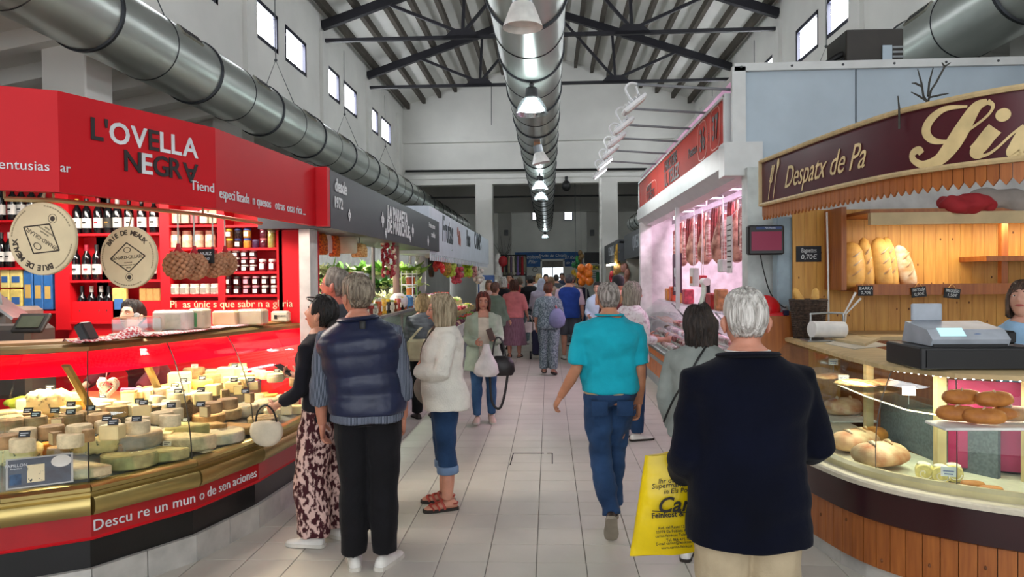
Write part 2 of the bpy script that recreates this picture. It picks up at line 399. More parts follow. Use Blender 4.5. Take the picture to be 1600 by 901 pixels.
# far doorway with roller shutter
a, d = at(846, 440, Y=YF-0.1), at(881, 405, Y=YF-0.1)
f = MB()
for x in (a.x, d.x): f.box(x, YF-0.05, 0, 0.1, 0.2, d.z)
f.box((a.x+d.x)/2, YF-0.05, d.z-0.1, d.x-a.x+0.1, 0.2, 0.14); dr = struct('door_1', f, WALL)
g = MB(); g.box((a.x+d.x)/2, YF+0.0, d.z-0.5, d.x-a.x, 0.06, 0.42); g.build('roller_shutter', mat('shutter', '#77716a', rough=0.6), dr)
g = MB(); g.box((a.x+d.x)/2, YF+0.05, 0, d.x-a.x, 0.02, d.z-0.45); g.build('pane', emit_mat('door_daylight', '#eef6ff', 2.2), dr)
g = MB(); g.box((a.x+d.x)/2, YF+0.0, 0, 0.06, 0.04, d.z-0.45); g.box((a.x+d.x)/2, YF, 1.55, d.x-a.x, 0.04, 0.06); g.build('glazing_bar', mat('grey_bar', '#8f9296'), dr)
# ================================================================== DUCTS
STEEL = mat('galvanised_steel', '#bcc2bc', rough=0.32, metal=0.72, var=0.12, vscale=2.5, bump=0.03, bscale=6, stretch=(1, 0.25, 1))
RING = mat('duct_ring', '#33363a', rough=0.45, metal=0.7)
GRIL = mat('grille_metal', '#8c8a7d', rough=0.5, metal=0.6)
def duct(label, x, z, r, y0, y1, ys, grille_ang, sgn, step=1.12):
    d = thing('air_duct', label, 'duct', (x, y0, z-r), group='spiral air ducts')
    p = MB(); n = 40
    prof = []; y = y0
    rings = []
    yy = [y0]; 
    while yy[-1] < y1: yy.append(min(y1, yy[-1]+step))
    for q in yy: rings.append([(x+r*cos(2*pi*k/n), q, z+r*sin(2*pi*k/n)) for k in range(n)])
    p.loft(rings); p.build('pipe', STEEL, d, smooth=50)
    rg = MB(); rg.lathe([(r+0.001, -0.028), (r+0.022, -0.02), (r+0.022, 0.02), (r+0.001, 0.028)], 40, M=Matrix.Rotation(pi/2, 4, 'X'), cap=False); rme = rg.mesh('flange_ring', 30); rme.materials.append(RING)
    r2 = MB(); r2.lathe([(r+0.001, -0.01), (r+0.009, 0), (r+0.001, 0.01)], 40, M=Matrix.Rotation(pi/2, 4, 'X'), cap=False); rme2 = r2.mesh('seam_ring', 30); rme2.materials.append(RING)
    for i, q in enumerate(yy[1:-1]):
        inst('flange_ring' if i % 2 else 'seam_ring', rme if i % 2 else rme2, T(x, q, z), parent=d)
    if grille_ang is not None:
        gm = MB(); gm.box(0, 0, 0, 0.5, 0.14, 0.025); gme = gm.mesh('vent_grille'); gme.materials.append(GRIL)
        sl = MB()
        for s in range(5): sl.box(-0.19+s*0.095, 0, 0.026, 0.055, 0.09, 0.006)
        slm = sl.mesh('slot'); slm.materials.append(BLACK)
        q = y0+step*1.4
        while q < y1-1:
            M = T(x, q, z)@Matrix.Rotation(grille_ang, 4, 'Y')@T(0, 0, r-0.008)@Matrix.Rotation(pi/2, 4, 'Z')
            g = inst('vent_grille', gme, M, parent=d); s = inst('slot', slm, Matrix(), parent=None); s.parent = g; s.matrix_local = Matrix(); s['kind'] = 'stuff'
            q += step*2
    return d
dl = duct('fat galvanised air duct running above the red cheese stall', -4.64, 4.43, 0.4, 0.5, 40, None, rad(52), 1)
dc = duct('fat galvanised air duct hung along the ridge with pendant lamps under it', -0.2, 4.57, 0.4, -4, 42, None, None, 1, step=0.95)
dr_ = duct('fat galvanised air duct above the bakery and butcher stalls', 4.6, 4.45, 0.4, 0.5, 40, None, rad(-52), 1)
WIRE = mat('hanger_wire', '#55585a', rough=0.5, metal=0.6)
for d, x, sg in ((dl, -4.64, -1), (dr_, 4.6, 1)):
    for yc in (8.2, 12.45, 16.7, 20.9):
        w = MB(); w.tube([(x, yc, 6.9), (x, yc, 5.45)], 0.008, 5); w.tube([(x-0.3, yc, 4.72), (x, yc, 5.45), (x+0.3, yc, 4.72)], 0.008, 5); w.ball((x, yc, 5.45), 0.03, 6, 4); w.build('hanger', WIRE, d)
for yc in (4, 8.4, 12.65, 16.9, 21.15):
    w = MB(); w.tube([(-0.5, yc, 4.85), (-0.5, yc, 7.2)], 0.007, 5); w.tube([(0.1, yc, 4.85), (0.1, yc, 7.2)], 0.007, 5); w.build('hanger', WIRE, dc)
for u, v0, v1 in ((768, 138, 195),):
    a = at(u, v0, Y=21.15); b = at(u, v1, Y=21.15); w = MB(); w.tube([Vector((a.x, 21.15, 7.2)), b], 0.012, 6); single('hanging_rod', w, WIRE, 'thin loose rod hanging from the farther truss', 'rod')
# ================================================================== LAMPS
LSHADE = glass_mat('prismatic_glass', '#dfe8ea', base=0.25, rough=0.15)
LWHITE = mat('lamp_white', '#e9e7e2', rough=0.4)
BULB = emit_mat('lamp_glow', '#f4fbff', 9.0)
def pendant(y, label, lit=True, z=4.16, power=100):
    t = thing('pendant_lamp', label, 'lamp', (-0.2, y, z-0.42), group='pendant lamps under the centre duct')
    x = -0.2; Q = T(x, y, z)
    m = MB(); m.tube([(x, y, z+0.02), (x, y, z-0.08)], 0.012, 6); m.ball((x, y, z-0.03), 0.03, 6, 4); m.build('hook', WIRE, t)
    m = MB(); m.lathe([(0.05, -0.06), (0.075, -0.08), (0.085, -0.17), (0.07, -0.2)], 16, M=Q); m.build('ballast', BLACK, t, 40)
    m = MB(); m.lathe([(0.075, -0.18), (0.13, -0.22), (0.18, -0.3), (0.205, -0.4), (0.2, -0.4), (0.172, -0.3), (0.122, -0.225), (0.07, -0.19)], 24, M=Q, cap=False); m.build('shade', LSHADE if lit else LWHITE, t, 40)
    m = MB(); m.lathe([(0.0, -0.345), (0.165, -0.345), (0.165, -0.335), (0, -0.335)], 24, M=Q, cap=False)
    g = m.build('diffuser', BULB if lit else LWHITE, t)
    if lit: 
        point('pendant_light' if y > 4 else 'pendant_light_offscreen', (x, y, z-0.28), power, 0.1, (1, 0.97, 0.93))
    return t
pendant(-3.4, 'bell pendant lamp under the centre duct behind the viewer')
pendant(1.2, 'bell pendant lamp under the centre duct over the bakery corner')
pendant(9.35, 'clear bell pendant lamp, the lit one ahead of the white cone fixture')
pendant(17.6, 'clear bell pendant lamp, third lit one along the centre duct')
pendant(20.0, 'clear bell pendant lamp, fourth lit one along the centre duct')
pendant(40.5, 'clear bell pendant lamp in front of the blue banner wall')
def cone_lamp(y, label, tilt):
    t = thing('cone_lamp', label, 'lamp', (-0.2, y, 3.7), group='white cone lamps')
    Q = T(-0.2, y, 4.16)
    m = MB(); m.box(-0.2, y, 4.1, 0.12, 0.1, 0.1, b=0.01); m.build('junction_box', mat('copper_box', '#a5704a', rough=0.5), t)
    R = Q@Matrix.Rotation(tilt, 4, 'Y')
    m = MB(); m.lathe([(0.07, -0.04), (0.085, -0.05), (0.085, -0.2), (0.075, -0.2)], 20, M=R); m.build('body', mat('lamp_grey', '#8d9296', rough=0.35, metal=0.5), t, 40)
    m = MB(); m.lathe([(0.085, -0.18), (0.1, -0.2), (0.17, -0.38), (0.165, -0.38), (0.095, -0.2)], 20, M=R, cap=False); m.build('shade', LWHITE, t, 40)
    m = MB(); m.lathe([(0.0, -0.33), (0.14, -0.33), (0.14, -0.32), (0, -0.32)], 20, M=R, cap=False); m.build('diffuser', LWHITE, t)
cone_lamp(6.15, 'white cone lamp with a copper box fixed under the centre duct', 0.0)
cone_lamp(13.6, 'white cone lamp with a grey body hanging tilted under the centre duct', -0.2)
FLW = mat('flood_white', '#e8e8ea', rough=0.4)
first = None
for i, y in enumerate((7.05, 8.05, 8.9, 9.75, 10.7, 11.7)):
    if first is None:
        t = thing('arm_floodlight', 'white floodlight on a long arm above the red charcuterie sign', 'floodlight', (1.72, y, 3.45), group='arm floodlights over the charcuterie sign')
        m = MB(); m.tube([(1.72, y, 3.45), (0.85, y, 3.52)], 0.014, 8); m.build('arm', mat('arm_grey', '#8d8f94', rough=0.4, metal=0.5), t)
        m = MB(); m.tube(spline([(0.86, y, 3.52), (0.78, y, 3.53), (0.74, y, 3.47), (0.8, y, 3.36)], 5), 0.012, 6); m.tube([(0.84, y, 3.5), (0.86, y, 3.4)], 0.01, 6); m.build('bracket', FLW, t)
        M = T(0.82, y, 3.33)@Matrix.Rotation(rad(-38), 4, 'Y')
        m = MB(); m.box(0, 0, -0.02, 0.26, 0.2, 0.04, M=M, b=0.008)
        for q in range(5): m.box(-0.08+q*0.04, 0, 0.02, 0.008, 0.16, 0.03, M=M)
        m.build('housing', FLW, t)
        m = MB(); m.box(0, 0, -0.026, 0.22, 0.16, 0.006, M=M); m.build('lens', LWHITE, t)
        m = MB(); m.ball((0.86, y, 3.385), 0.02, 6, 4); m.build('pivot', BLACK, t); first = t
    else: t = dup(first, (1.72, y, 3.45))
    if i < 4: t['label'] = 'unlit white floodlight on a long arm above the red charcuterie sign'; continue
    t['label'] = 'lit white floodlight on a long arm at the far end of the charcuterie sign'
    for c in t.children:
        if c.name.startswith('lens'): c.data = c.data.copy(); c.data.materials[0] = emit_mat('flood_glow', '#f6faff', 6.0)
    area('flood_light', (0.83, y, 3.27), 0.16, 6, (1, 0.98, 0.95), rot=(0, rad(-30), 0), sy=0.16)
# ================================================================== PEOPLE: builder
def remesh(mb, vox, smooth=3, wr=0.0, wf=(9, 9, 20), post=None):
    me = mb.mesh('tmp'); o = bpy.data.objects.new('tmp', me); TMP.collection.objects.link(o)
    md = o.modifiers.new('r', 'REMESH'); md.mode = 'VOXEL'; md.voxel_size = vox
    me2 = eval_mesh(o)
    bpy.data.objects.remove(o); bpy.data.meshes.remove(me)
    bm = bmesh.new(); bm.from_mesh(me2)
    for _ in range(smooth): bmesh.ops.smooth_vert(bm, verts=bm.verts[:], factor=0.5, use_axis_x=True, use_axis_y=True, use_axis_z=True)
    bm.normal_update()
    if wr:
        for v in bm.verts:
            c = v.co; q = Vector((c.x*wf[0], c.y*wf[1], c.z*wf[2]))
            v.co = c + v.normal*(wr*(1.5*mnoise.noise(q)+0.9*mnoise.noise(Vector((q.x*1.3+q.z*0.5, q.y*1.3, q.z*1.9-q.x*0.6))+Vector((3, 1, 7)))))
    if post: post(bm)
    bm.to_mesh(me2); bm.free(); me2.shade_smooth(); return me2
def put(name, me, m, parent):
    o = bpy.data.objects.new(name, me); COL.objects.link(o); me.materials.clear(); me.materials.append(m); o.parent = parent; ROOTM[o.name] = ROOTM[parent.name]; return o
def sell(rx, ry, cx, cy, z, n=24, e=2.4, f=None):
    r = []
    for k in range(n):
        a = 2*pi*k/n; c, s = cos(a), sin(a)
        r.append(f(Vector((cx+rx*math.copysign(abs(c)**(2/e), c), cy+ry*math.copysign(abs(s)**(2/e), s), z))) if f else Vector((cx+rx*math.copysign(abs(c)**(2/e), c), cy+ry*math.copysign(abs(s)**(2/e), s), z)))
    return r
def sstep(x, a, b): t = max(0.0, min(1.0, (x-a)/(b-a))); return t*t*(3-2*t)
MALE = [(.84, .135, .105, 0), (.90, .168, .122, -.005), (.97, .166, .12, 0), (1.05, .162, .118, .008), (1.13, .165, .12, .008), (1.21, .176, .122, 0), (1.28, .188, .122, -.008), (1.335, .19, .113, -.012), (1.375, .176, .1, -.014), (1.405, .148, .09, -.015), (1.432, .115, .08, -.015), (1.455, .086, .072, -.012), (1.485, .064, .063, -.008)]
FEM = [(.84, .14, .11, -.01), (.90, .178, .128, -.012), (.97, .168, .12, -.005), (1.05, .145, .108, .004), (1.13, .145, .108, .008), (1.21, .158, .124, .018), (1.28, .166, .122, .01), (1.335, .168, .107, -.003), (1.375, .156, .095, -.01), (1.405, .132, .085, -.012), (1.432, .102, .075, -.012), (1.455, .076, .066, -.01), (1.48, .057, .057, -.006)]
def headpt(x, y, z):
    t = max(0.0, -z); w = 0.076*(1-0.30*t**1.6); px = x*w; py = y*0.098; pz = z*0.116
    if y < 0: py *= 1-0.42*t**1.3
    else: py *= 1-0.10*t
    if y > 0: px *= 1-0.06*y
    return Vector((px, py, pz))
def make_head(mb, M, fine=True, ears=True, nose=1.0):
    nu, nv = (56, 40) if fine else (28, 20); vs = []; fs = []
    def g(a, w): return math.exp(-(a/w)**2)
    for j in range(nv+1):
        th = pi*j/nv
        for i in range(nu):
            ph = 2*pi*i/nu; d = (sin(th)*sin(ph), sin(th)*cos(ph), cos(th)); p = headpt(*d)
            if d[1] > 0.1:
                x, z = p.x, p.z; dy = 0
                pr = 0.026*sstep(z, 0.03, -0.028)*(1-sstep(z, -0.03, -0.044)); dy += nose*pr*g(x, 0.0115+0.004*sstep(z, 0, -0.03))
                dy -= 0.008*(g(x-0.031, 0.018)+g(x+0.031, 0.018))*g(z-0.008, 0.016)
                dy += 0.004*g(z-0.034, 0.012)*g(x, 0.05)
                dy += 0.005*g(z+0.058, 0.014)*g(x, 0.024); dy += 0.007*g(z+0.096, 0.018)*g(x, 0.028)
                dy += 0.003*(g(x-0.04, 0.02)+g(x+0.04, 0.02))*g(z+0.025, 0.025)
                p.y += dy*sstep(d[1], 0.1, 0.5)
            vs.append(p)
    for j in range(nv):
        for i in range(nu): k = (i+1) % nu; fs.append((j*nu+i, j*nu+k, (j+1)*nu+k, (j+1)*nu+i))
    mb.add(vs, fs, M)
    if ears:
        for s in (-1, 1):
            E = M@T(s*0.077, -0.008, -0.006)@Matrix.Rotation(s*0.35, 4, 'Z')@Matrix.Rotation(0.15, 4, 'X')
            mb.ball((0, -0.008, 0), (0.010, 0.021, 0.034), 8, 6, M=E); mb.ball((s*0.003, -0.012, 0.004), (0.012, 0.015, 0.024), 8, 5, M=E)
def make_hair(M, style, vol=0.014, front=52, ln=-0.11, seed=0, na=72, nt=16, rough=0.006, side=92, back=126, aopen=52, flare=0.0, start=0):
    """hair shell: scalp cover down to a hairline, or a curtain falling to height ln"""
    mb = MB(); rings = []; sd = Vector((seed*3.1, seed*1.7, seed))
    for i in range(na):
        a = -pi+2*pi*i/na; A = abs(math.degrees(a))
        lim = lerp(front, side, sstep(A, 38, 72)); lim = lerp(lim, back, sstep(A, 102, 126))
        out = []
        drop = 0.0
        if style == 'bob': drop = sstep(A, aopen-7, aopen+9)
        th0 = rad(start)
        for q in range(nt+1):
            t = q/nt; wob = rough*(mnoise.noise(Vector((cos(a)*9, sin(a)*9, t*2))*1.0+sd)+0.8*mnoise.noise(Vector((cos(a)*24, sin(a)*24, t*2.5))+sd))
            if style == 'bob' and drop > 0:
                L = t*1.9
                th = min(rad(96), rad(96)*min(1, L)); d = (sin(th)*sin(a), sin(th)*cos(a), cos(th)); p = headpt(*d)
                k = 1+(vol+wob)/0.085*(0.5+0.5*sstep(t, 0, 0.15)); p = p*k
                if L > 1:
                    fr = (L-1)/0.9; zt = lerp(p.z, ln, drop); p.z = lerp(p.z, zt, fr)
                    p.x *= 1+flare*fr-0.05*fr*fr; p.y *= 1+flare*fr-0.10*fr*fr*(1 if p.y < 0 else 0.3)
                lim2 = rad(lim)
                if drop < 1:
                    th2 = rad(lim)*t; d2 = (sin(th2)*sin(a), sin(th2)*cos(a), cos(th2)); p2 = headpt(*d2)*k; p = p2.lerp(p, drop)
            else:
                th = lerp(th0, rad(lim), t); d = (sin(th)*sin(a), sin(th)*cos(a), cos(th)); p = headpt(*d)
                v = vol*(1-0.95*sstep(t, 0.55, 1.0))*(0.55+0.45*sstep(th, 0, 0.9))+wob*(1-0.6*t)
                p = p*(1+v/0.085)
            out.append(p)
        inn = []
        for p in reversed(out):
            if style == 'bob' and p.z < -0.02: inn.append(Vector((p.x*0.78, p.y*0.78, p.z+0.004)))
            else: inn.append(p*0.86)
        rings.append(out+inn)
    rings.append(rings[0]); n = len(rings[0]); vs = [p for r in rings[:-1] for p in r]; fs = []; R = len(rings)-1
    for i in range(R):
        for k in range(n): j = (k+1) % n; i2 = (i+1) % R; fs.append((i*n+k, i2*n+k, i2*n+j, i*n+j))
    mb.add(vs, fs, M); return mb
def make_hand(mb, w, d, pn, side, curl=0.4, sc=1.0, n=6):
    """palm, four unequal fingers and a thumb; d along the hand, pn out of the palm, side which way the thumb points"""
    d = Vector(d).normalized(); pn = Vector(pn); pn = (pn-d*pn.dot(d)).normalized(); a = d.cross(pn).normalized()*side; w = Vector(w)
    up = a
    mb.tube([w-d*0.02*sc, w+d*0.02*sc, w+d*0.055*sc, w+d*0.09*sc], [(0.026*sc, 0.021*sc), (0.034*sc, 0.018*sc), (0.042*sc, 0.016*sc), (0.039*sc, 0.012*sc)], 10, up=up)
    for k, (o, L) in enumerate(((0.030, .068), (0.010, .077), (-0.011, .072), (-0.030, .056))):
        p = w+d*0.083*sc+a*o*sc; pts = [p]; dd = d.copy(); c = curl*(1+0.12*k)
        for q, fr in enumerate((0.45, 0.32, 0.23)):
            dd = (dd*cos(c)+(pn-dd*pn.dot(dd)).normalized()*sin(c)).normalized()
            p = p+dd*L*fr*sc; pts.append(p)
        mb.tube(pts, [0.0095*sc, 0.009*sc, 0.008*sc, 0.006*sc], n)
    p = w+d*0.022*sc+a*0.03*sc; dd = (d*0.6+a*0.75+pn*0.35).normalized(); d2 = (d*0.85+a*0.25+pn*(0.2+0.4*curl)).normalized()
    mb.tube([p-dd*0.01*sc, p+dd*0.032*sc, p+dd*0.05*sc+d2*0.01*sc, p+dd*0.05*sc+d2*0.035*sc], [0.013*sc, 0.0115*sc, 0.0105*sc, 0.007*sc], n)
def shoe_parts(M, kind='shoe', h=1.0):
    prof = [(-.085, .012, .045), (-.078, .028, .062), (-.055, .036, .078), (0, .038, .082), (.05, .042, .066), (.10, .047, .05), (.145, .044, .042), (.175, .034, .034), (.19, .016, .026)]
    up = MB(); rings = []
    for y, w, z in prof:
        z *= h; rings.append([(w*cos(t), y, 0.012+max(0, sin(t))**0.8*(z-0.012)) for t in [pi*k/10 for k in range(11)]]+[(-w*0.95, y, 0.012), (w*0.95, y, 0.012)])
    up.loft(rings, M=M)
    so = MB(); o = [(-.09, .018), (-.08, .032), (-.05, .04), (0, .04), (.05, .044), (.1, .05), (.145, .047), (.178, .037), (.196, .016)]
    pl = [(w, y) for y, w in o]+[(-w, y) for y, w in reversed(o)]; so.prism(pl, 0, 0.022, M=M)
    return up, so
SKIN = {}
def skin(c):
    if c not in SKIN: SKIN[c] = mat('skin_'+c.strip('#'), c, rough=0.55, var=0.08, vscale=14, bump=0.06, bscale=60)
    return SKIN[c]
HAIRM = {}
def hairm(c, c2=None):
    k = (c, c2)
    if k not in HAIRM: HAIRM[k] = mat('hair_%s_%s' % (c.strip('#'), (c2 or '').strip('#')), c, col2=c2, var=0.3, vscale=5, rough=0.5, bump=0.9, bscale=9, stretch=(14, 14, 1.6), thresh=(0.38, 0.62))
    return HAIRM[k]
EYEW = mat('eye_white', '#e8e4de', rough=0.2); EYED = mat('eye_iris', '#2a1d14', rough=0.2); LIPS = mat('lips', '#a8524c', rough=0.45)
def person(label, loc, heading=0.0, h=1.68, sex='m', vox=0.014, skinc='#c58f72', lean=0.0, side=0.0, head=(0, 0, 0), belly=0.0, girth=1.0,
           armR=None, armL=None, legR=None, legL=None, top=None, over=None, bottom=None, shoes=None, hair=None, face=False, hands=True, group=None, legs=True, nose=1.0, crop=None):
    s = h/1.70; H = rad(heading)
    root = thing('person', label, 'person', loc, H, group); root.scale = (s, s, s)
    base = MALE if sex == 'm' else FEM
    lean_r = rad(lean); side_r = rad(side)
    def TT(p):
        p = Vector(p); k = max(0.0, min(1.0, (p.z-0.93)/0.25)); 
        q = p-Vector((0, 0, 0.95)); q = Matrix.Rotation(-lean_r*k, 3, 'X')@(Matrix.Rotation(side_r*k, 3, 'Y')@q); return q+Vector((0, 0, 0.95))
    def torso(mb, ease, hem, topz=1.485, extra=None, n=28, flare=0.0):
        rs = []; zs = [hem]+[b[0] for b in base if b[0] > hem+0.015 and b[0] <= topz]
        if extra: zs = [hem+(topz-hem)*q/36 for q in range(37)]
        for z in zs:
            for i in range(len(base)-1):
                if base[i][0] <= z <= base[i+1][0] or i == 0 and z < base[0][0]: break
            b0, b1 = base[i], base[i+1]; t = 0 if z < b0[0] else (z-b0[0])/(b1[0]-b0[0])
            if z < .84: b0 = b1 = base[1]; t = 0
            elif z < .9: b0 = base[1]; t = 0
            rx, ry, cy = lerp(b0[1], b1[1], t)*girth, lerp(b0[2], b1[2], t)*girth, lerp(b0[3], b1[3], t)
            bl = belly*math.exp(-((z-1.06)/0.13)**2); e = ease*lerp(1, 0.35, sstep(z, 1.36, 1.46))
            f = flare*max(0, (1.05-z)/0.3); 
            if extra: e += extra(z)
            rs.append(sell(rx+e+f+bl*0.4, ry+e+f+bl*0.5, 0, cy+bl*0.5, z, n, 2.35, TT))
        mb.loft(rs)
    # joints
    J = {}
    for sd, arm in ((1, armR), (-1, armL)):
        S = TT((sd*0.178*(1 if sex == 'm' else 0.92)*girth**0.5, -0.012, 1.352)); arm = arm or {}
        du = Vector(arm.get('u', (0.14, 0.0, -1))); df = Vector(arm.get('f', (0.03, 0.18, -1)))
        du = Vector((du.x*sd, du.y, du.z)).normalized(); df = Vector((df.x*sd, df.y, df.z)).normalized()
        E = S+du*0.285; Wr = E+df*0.245; J[sd] = (S, E, Wr, df, arm)
    Lg = {}
    for sd, leg in ((1, legR), (-1, legL)):
        leg = leg or {}; hp = Vector((sd*0.088*girth, 0, 0.895)); dt = Vector(leg.get('t', (0.02, 0.01, -1))); ds = Vector(leg.get('s', (0.0, -0.02, -1)))
        dt = Vector((dt.x*sd, dt.y, dt.z)).normalized(); ds = Vector((ds.x*sd, ds.y, ds.z)).normalized()
        K = hp+dt*0.415; A = K+ds*0.395; Lg[sd] = (hp, K, A, leg)
    def leg_tube(mb, sd, e0, e1, zend=None, frac=1.0):
        hp, K, A, _ = Lg[sd]; pts = [hp+Vector((0, 0, 0.04)), hp.lerp(K, 0.35), hp.lerp(K, 0.75), K, K.lerp(A, 0.3), K.lerp(A, 0.65), A]
        rr = [.088, .084, .066, .057, .056, .047, .038]
        m = []
        for i, (p, r) in enumerate(zip(pts, rr)): m.append((p+Vector((0, -0.012 if i in (4, 5) else 0, 0)), r*girth**0.6+lerp(e0, e1, i/6)))
        if frac < 1.0:
            tot = 6; cut = frac*tot; i = int(cut); t = cut-i; a, b = m[i], m[min(i+1, 6)]; m = m[:i+1]+[(a[0].lerp(b[0], t), lerp(a[1], b[1], t))]
        mb.tube([q[0] for q in m], [q[1] for q in m], 16)
        return m[-1]
    def arm_tube(mb, sd, e0, e1, frac=1.0):
        S, E, Wr, df, _ = J[sd][:5]; pts = [S+Vector((-sd*0.05, 0, 0.0)), S+Vector((-sd*0.005, 0, 0)), S.lerp(E, 0.4), E.lerp(S, 0.06), E.lerp(Wr, 0.3), Wr]; rr = [.05, .056, .048, .041, .041, .027]
        m = [(p, r*(1 if sex == 'm' else 0.88)*girth**0.5+lerp(e0, e1, i/5)) for i, (p, r) in enumerate(zip(pts, rr))]
        if frac < 1.0:
            cut = 1+frac*4; i = int(cut); t = cut-i; a, b = m[i], m[min(i+1, 5)]; m = m[:i+1]+[(a[0].lerp(b[0], t), lerp(a[1], b[1], t))]
        mb.tube([q[0] for q in m], [q[1] for q in m], 14)
    # head frame
    npv = TT((0, -0.004, 1.458)); yaw, pit, rol = (rad(a) for a in (tuple(head)+(0,))[:3])
    HM = T(npv)@Matrix.Rotation(yaw, 4, 'Z')@Matrix.Rotation(-lean_r*0.6-pit, 4, 'X')@Matrix.Rotation(rol, 4, 'Y')@T(0, 0.022, 0.114)
    # body
    b = MB(); torso(b, -0.012, 0.85)
    nk = 0.054 if sex == 'm' else 0.046
    b.tube([TT((0, -0.015, 1.40)), npv+Vector((0, 0, 0.0)), HM@Vector((0, -0.02, -0.05))], [nk*1.15, nk, nk*0.95], 12)
    for sd in (1, -1): arm_tube(b, sd, 0, 0)
    if legs:
        for sd in (1, -1): leg_tube(b, sd, 0, 0)
    me = remesh(b, max(vox, 0.011), 2)
    x = MB(); make_head(x, HM, vox < 0.016, ears=not (hair and hair.get('style') == 'bob'), nose=nose)
    if hands:
        for sd in (1, -1):
            S, E, Wr, df, arm = J[sd]; hd = Vector(arm.get('hand', df)); hd = Vector((hd.x*sd, hd.y, hd.z)) if 'hand' in arm else hd
            pn = Vector(arm.get('palm', (-1, 0, 0))); pn = Vector((pn.x*sd, pn.y, pn.z))
            fw = Vector((0, 1, 0.3)); a = hd.cross(pn); sg = 1 if a.dot(fw) > 0 else -1
            make_hand(x, Wr, hd, pn, sg, arm.get('curl', 0.35), 0.95 if sex == 'm' else 0.88, 6 if vox < 0.016 else 5)
            J[sd] = J[sd]+(Wr+hd.normalized()*0.085,)
    if legs and shoes and shoes.get('kind') in ('sandal', 'bare'):
        for sd in (1, -1):
            hp, K, A, leg = Lg[sd]; M = T(A)@Matrix.Rotation(-sd*rad(leg.get('toe', 8)), 4, 'Z')@Matrix.Rotation(rad(leg.get('pitch', 0)), 4, 'X')@T(0, 0, -0.085)
            u, so = shoe_parts(M@T(0, 0, 0.012)@Matrix.Diagonal((0.86, 0.96, 0.92, 1))); x.add(u.v, u.f)
    bm = bmesh.new(); bm.from_mesh(me); me_x = x.mesh('x'); bm.from_mesh(me_x); bpy.data.meshes.remove(me_x); bm.to_mesh(me); bm.free(); me.shade_smooth()
    body = put('body', me, skin(skinc), root)
    # clothes
    def garment(nm, g, default_hem):
        m = MB(); torso(m, g.get('ease', 0.016), g.get('hem', default_hem), g.get('topz', 1.46), g.get('extra'), flare=g.get('flare', 0))
        sl = g.get('sleeve', 1.0)
        if sl:
            for sd in (1, -1): arm_tube(m, sd, g.get('se', (0.014, 0.014))[0], g.get('se', (0.014, 0.014))[1], sl)
        op = g.get('open')
        def post(bm):
            if g.get('post'): g['post'](bm, TT)
            if op:
                dl = []
                for v in bm.verts:
                    q = v.co; zz = q.z; wv = op(zz)
                    if wv > 0 and abs(q.x) < wv and q.y > 0.02: dl.append(v)
                bmesh.ops.delete(bm, geom=dl, context='VERTS')
        me = remesh(m, vox*g.get('vx', 0.9), g.get('smooth', 3), g.get('wr', 0.006), g.get('wf', (8, 8, 9)), post)
        return put(nm, me, g['mat'], root)
    if top: garment(top.get('name', 'shirt'), top, 0.9)
    if over: garment(over.get('name', 'jacket'), over, 0.86)
    if bottom and legs:
        m = MB(); k = bottom.get('kind', 'trousers')
        if k == 'skirt':
            rs = []; z0, z1 = bottom.get('hem', 0.42), 1.0; n = 48; fl = bottom.get('flare', 0.07)
            for q in range(9):
                t = q/8; z = lerp(z1, z0, t); 
                r = []
                for a in range(n):
                    w = 2*pi*a/n; pl = 1+bottom.get('pleat', 0.05)*t*sin(w*11)
                    r.append(Vector(((0.17+fl*t)*girth*cos(w)*pl, -0.01+(0.125+fl*0.9*t)*girth*sin(w)*pl, z)))
                rs.append(r)
            m.loft(rs); me = m.mesh('skirt', 60); put('skirt', me, bottom['mat'], root)
        else:
            e0, e1 = bottom.get('ease', (0.012, 0.03)); rs = []
            for z, rx, ry, cy in base[:4]:
                if z < 0.88: rx, ry = rx*0.9, ry*0.95
                rs.append(sell((rx+0.012)*girth, (ry+0.012)*girth, 0, cy, z, 24, 2.3))
            m.loft(rs); ends = []
            for sd in (1, -1): ends.append(leg_tube(m, sd, e0, e1, frac=bottom.get('frac', 1.0)))
            me = remesh(m, vox*0.9, 2, bottom.get('wr', 0.006), bottom.get('wf', (9, 9, 7))); put('trousers', me, bottom['mat'], root)
            if bottom.get('cuff'):
                for (p, r), sd in zip(ends, (1, -1)):
                    hp, K, A, _ = Lg[sd]; d = (A-K).normalized(); c = MB(); c.tube([p-d*0.055, p-d*0.045, p+d*0.0, p+d*0.008], [r+0.006, r+0.012, r+0.012, r+0.004], 18); o = c.build('trouser_cuff', bottom['cuff'], root, 50, world=False)
    minz = 9.0
    if legs and shoes:
        for sd in (1, -1):
            hp, K, A, leg = Lg[sd]; M = T(A)@Matrix.Rotation(-sd*rad(leg.get('toe', 8)), 4, 'Z')@Matrix.Rotation(rad(leg.get('pitch', 0)), 4, 'X')@T(0, 0, -0.085)
            u, so = shoe_parts(M); minz = min(minz, min(p[2] for p in so.v))
            if shoes.get('kind') == 'sandal':
                c = MB()
                for y, w, z in ((.13, .046, .05), (.085, .05, .062), (.04, .046, .08)):
                    c.tube([M@Vector((w*cos(t)*1.04, y+0.012*cos(3*t), 0.02+sin(t)*(z-0.008))) for t in [pi*k/10 for k in range(11)]], (0.004), 5, flat=2.6)
                c.tube([M@Vector((0.04*cos(t), -0.04-0.045*sin(t), 0.055)) for t in [pi*k/8 for k in range(9)]], 0.006, 6)
                c.tube([M@Vector((0, .16, .04)), M@Vector((0, .1, .06)), M@Vector((0, .045, .08))], 0.007, 6)
                sh = c.build('sandal', shoes['mat'], root, 60, world=False)
            else: sh = u.build('shoe', shoes['mat'], root, 60, world=False)
            so.build('sole', shoes.get('sole', mat('sole_dark', '#2a2420', rough=0.8)), sh, None, world=False)
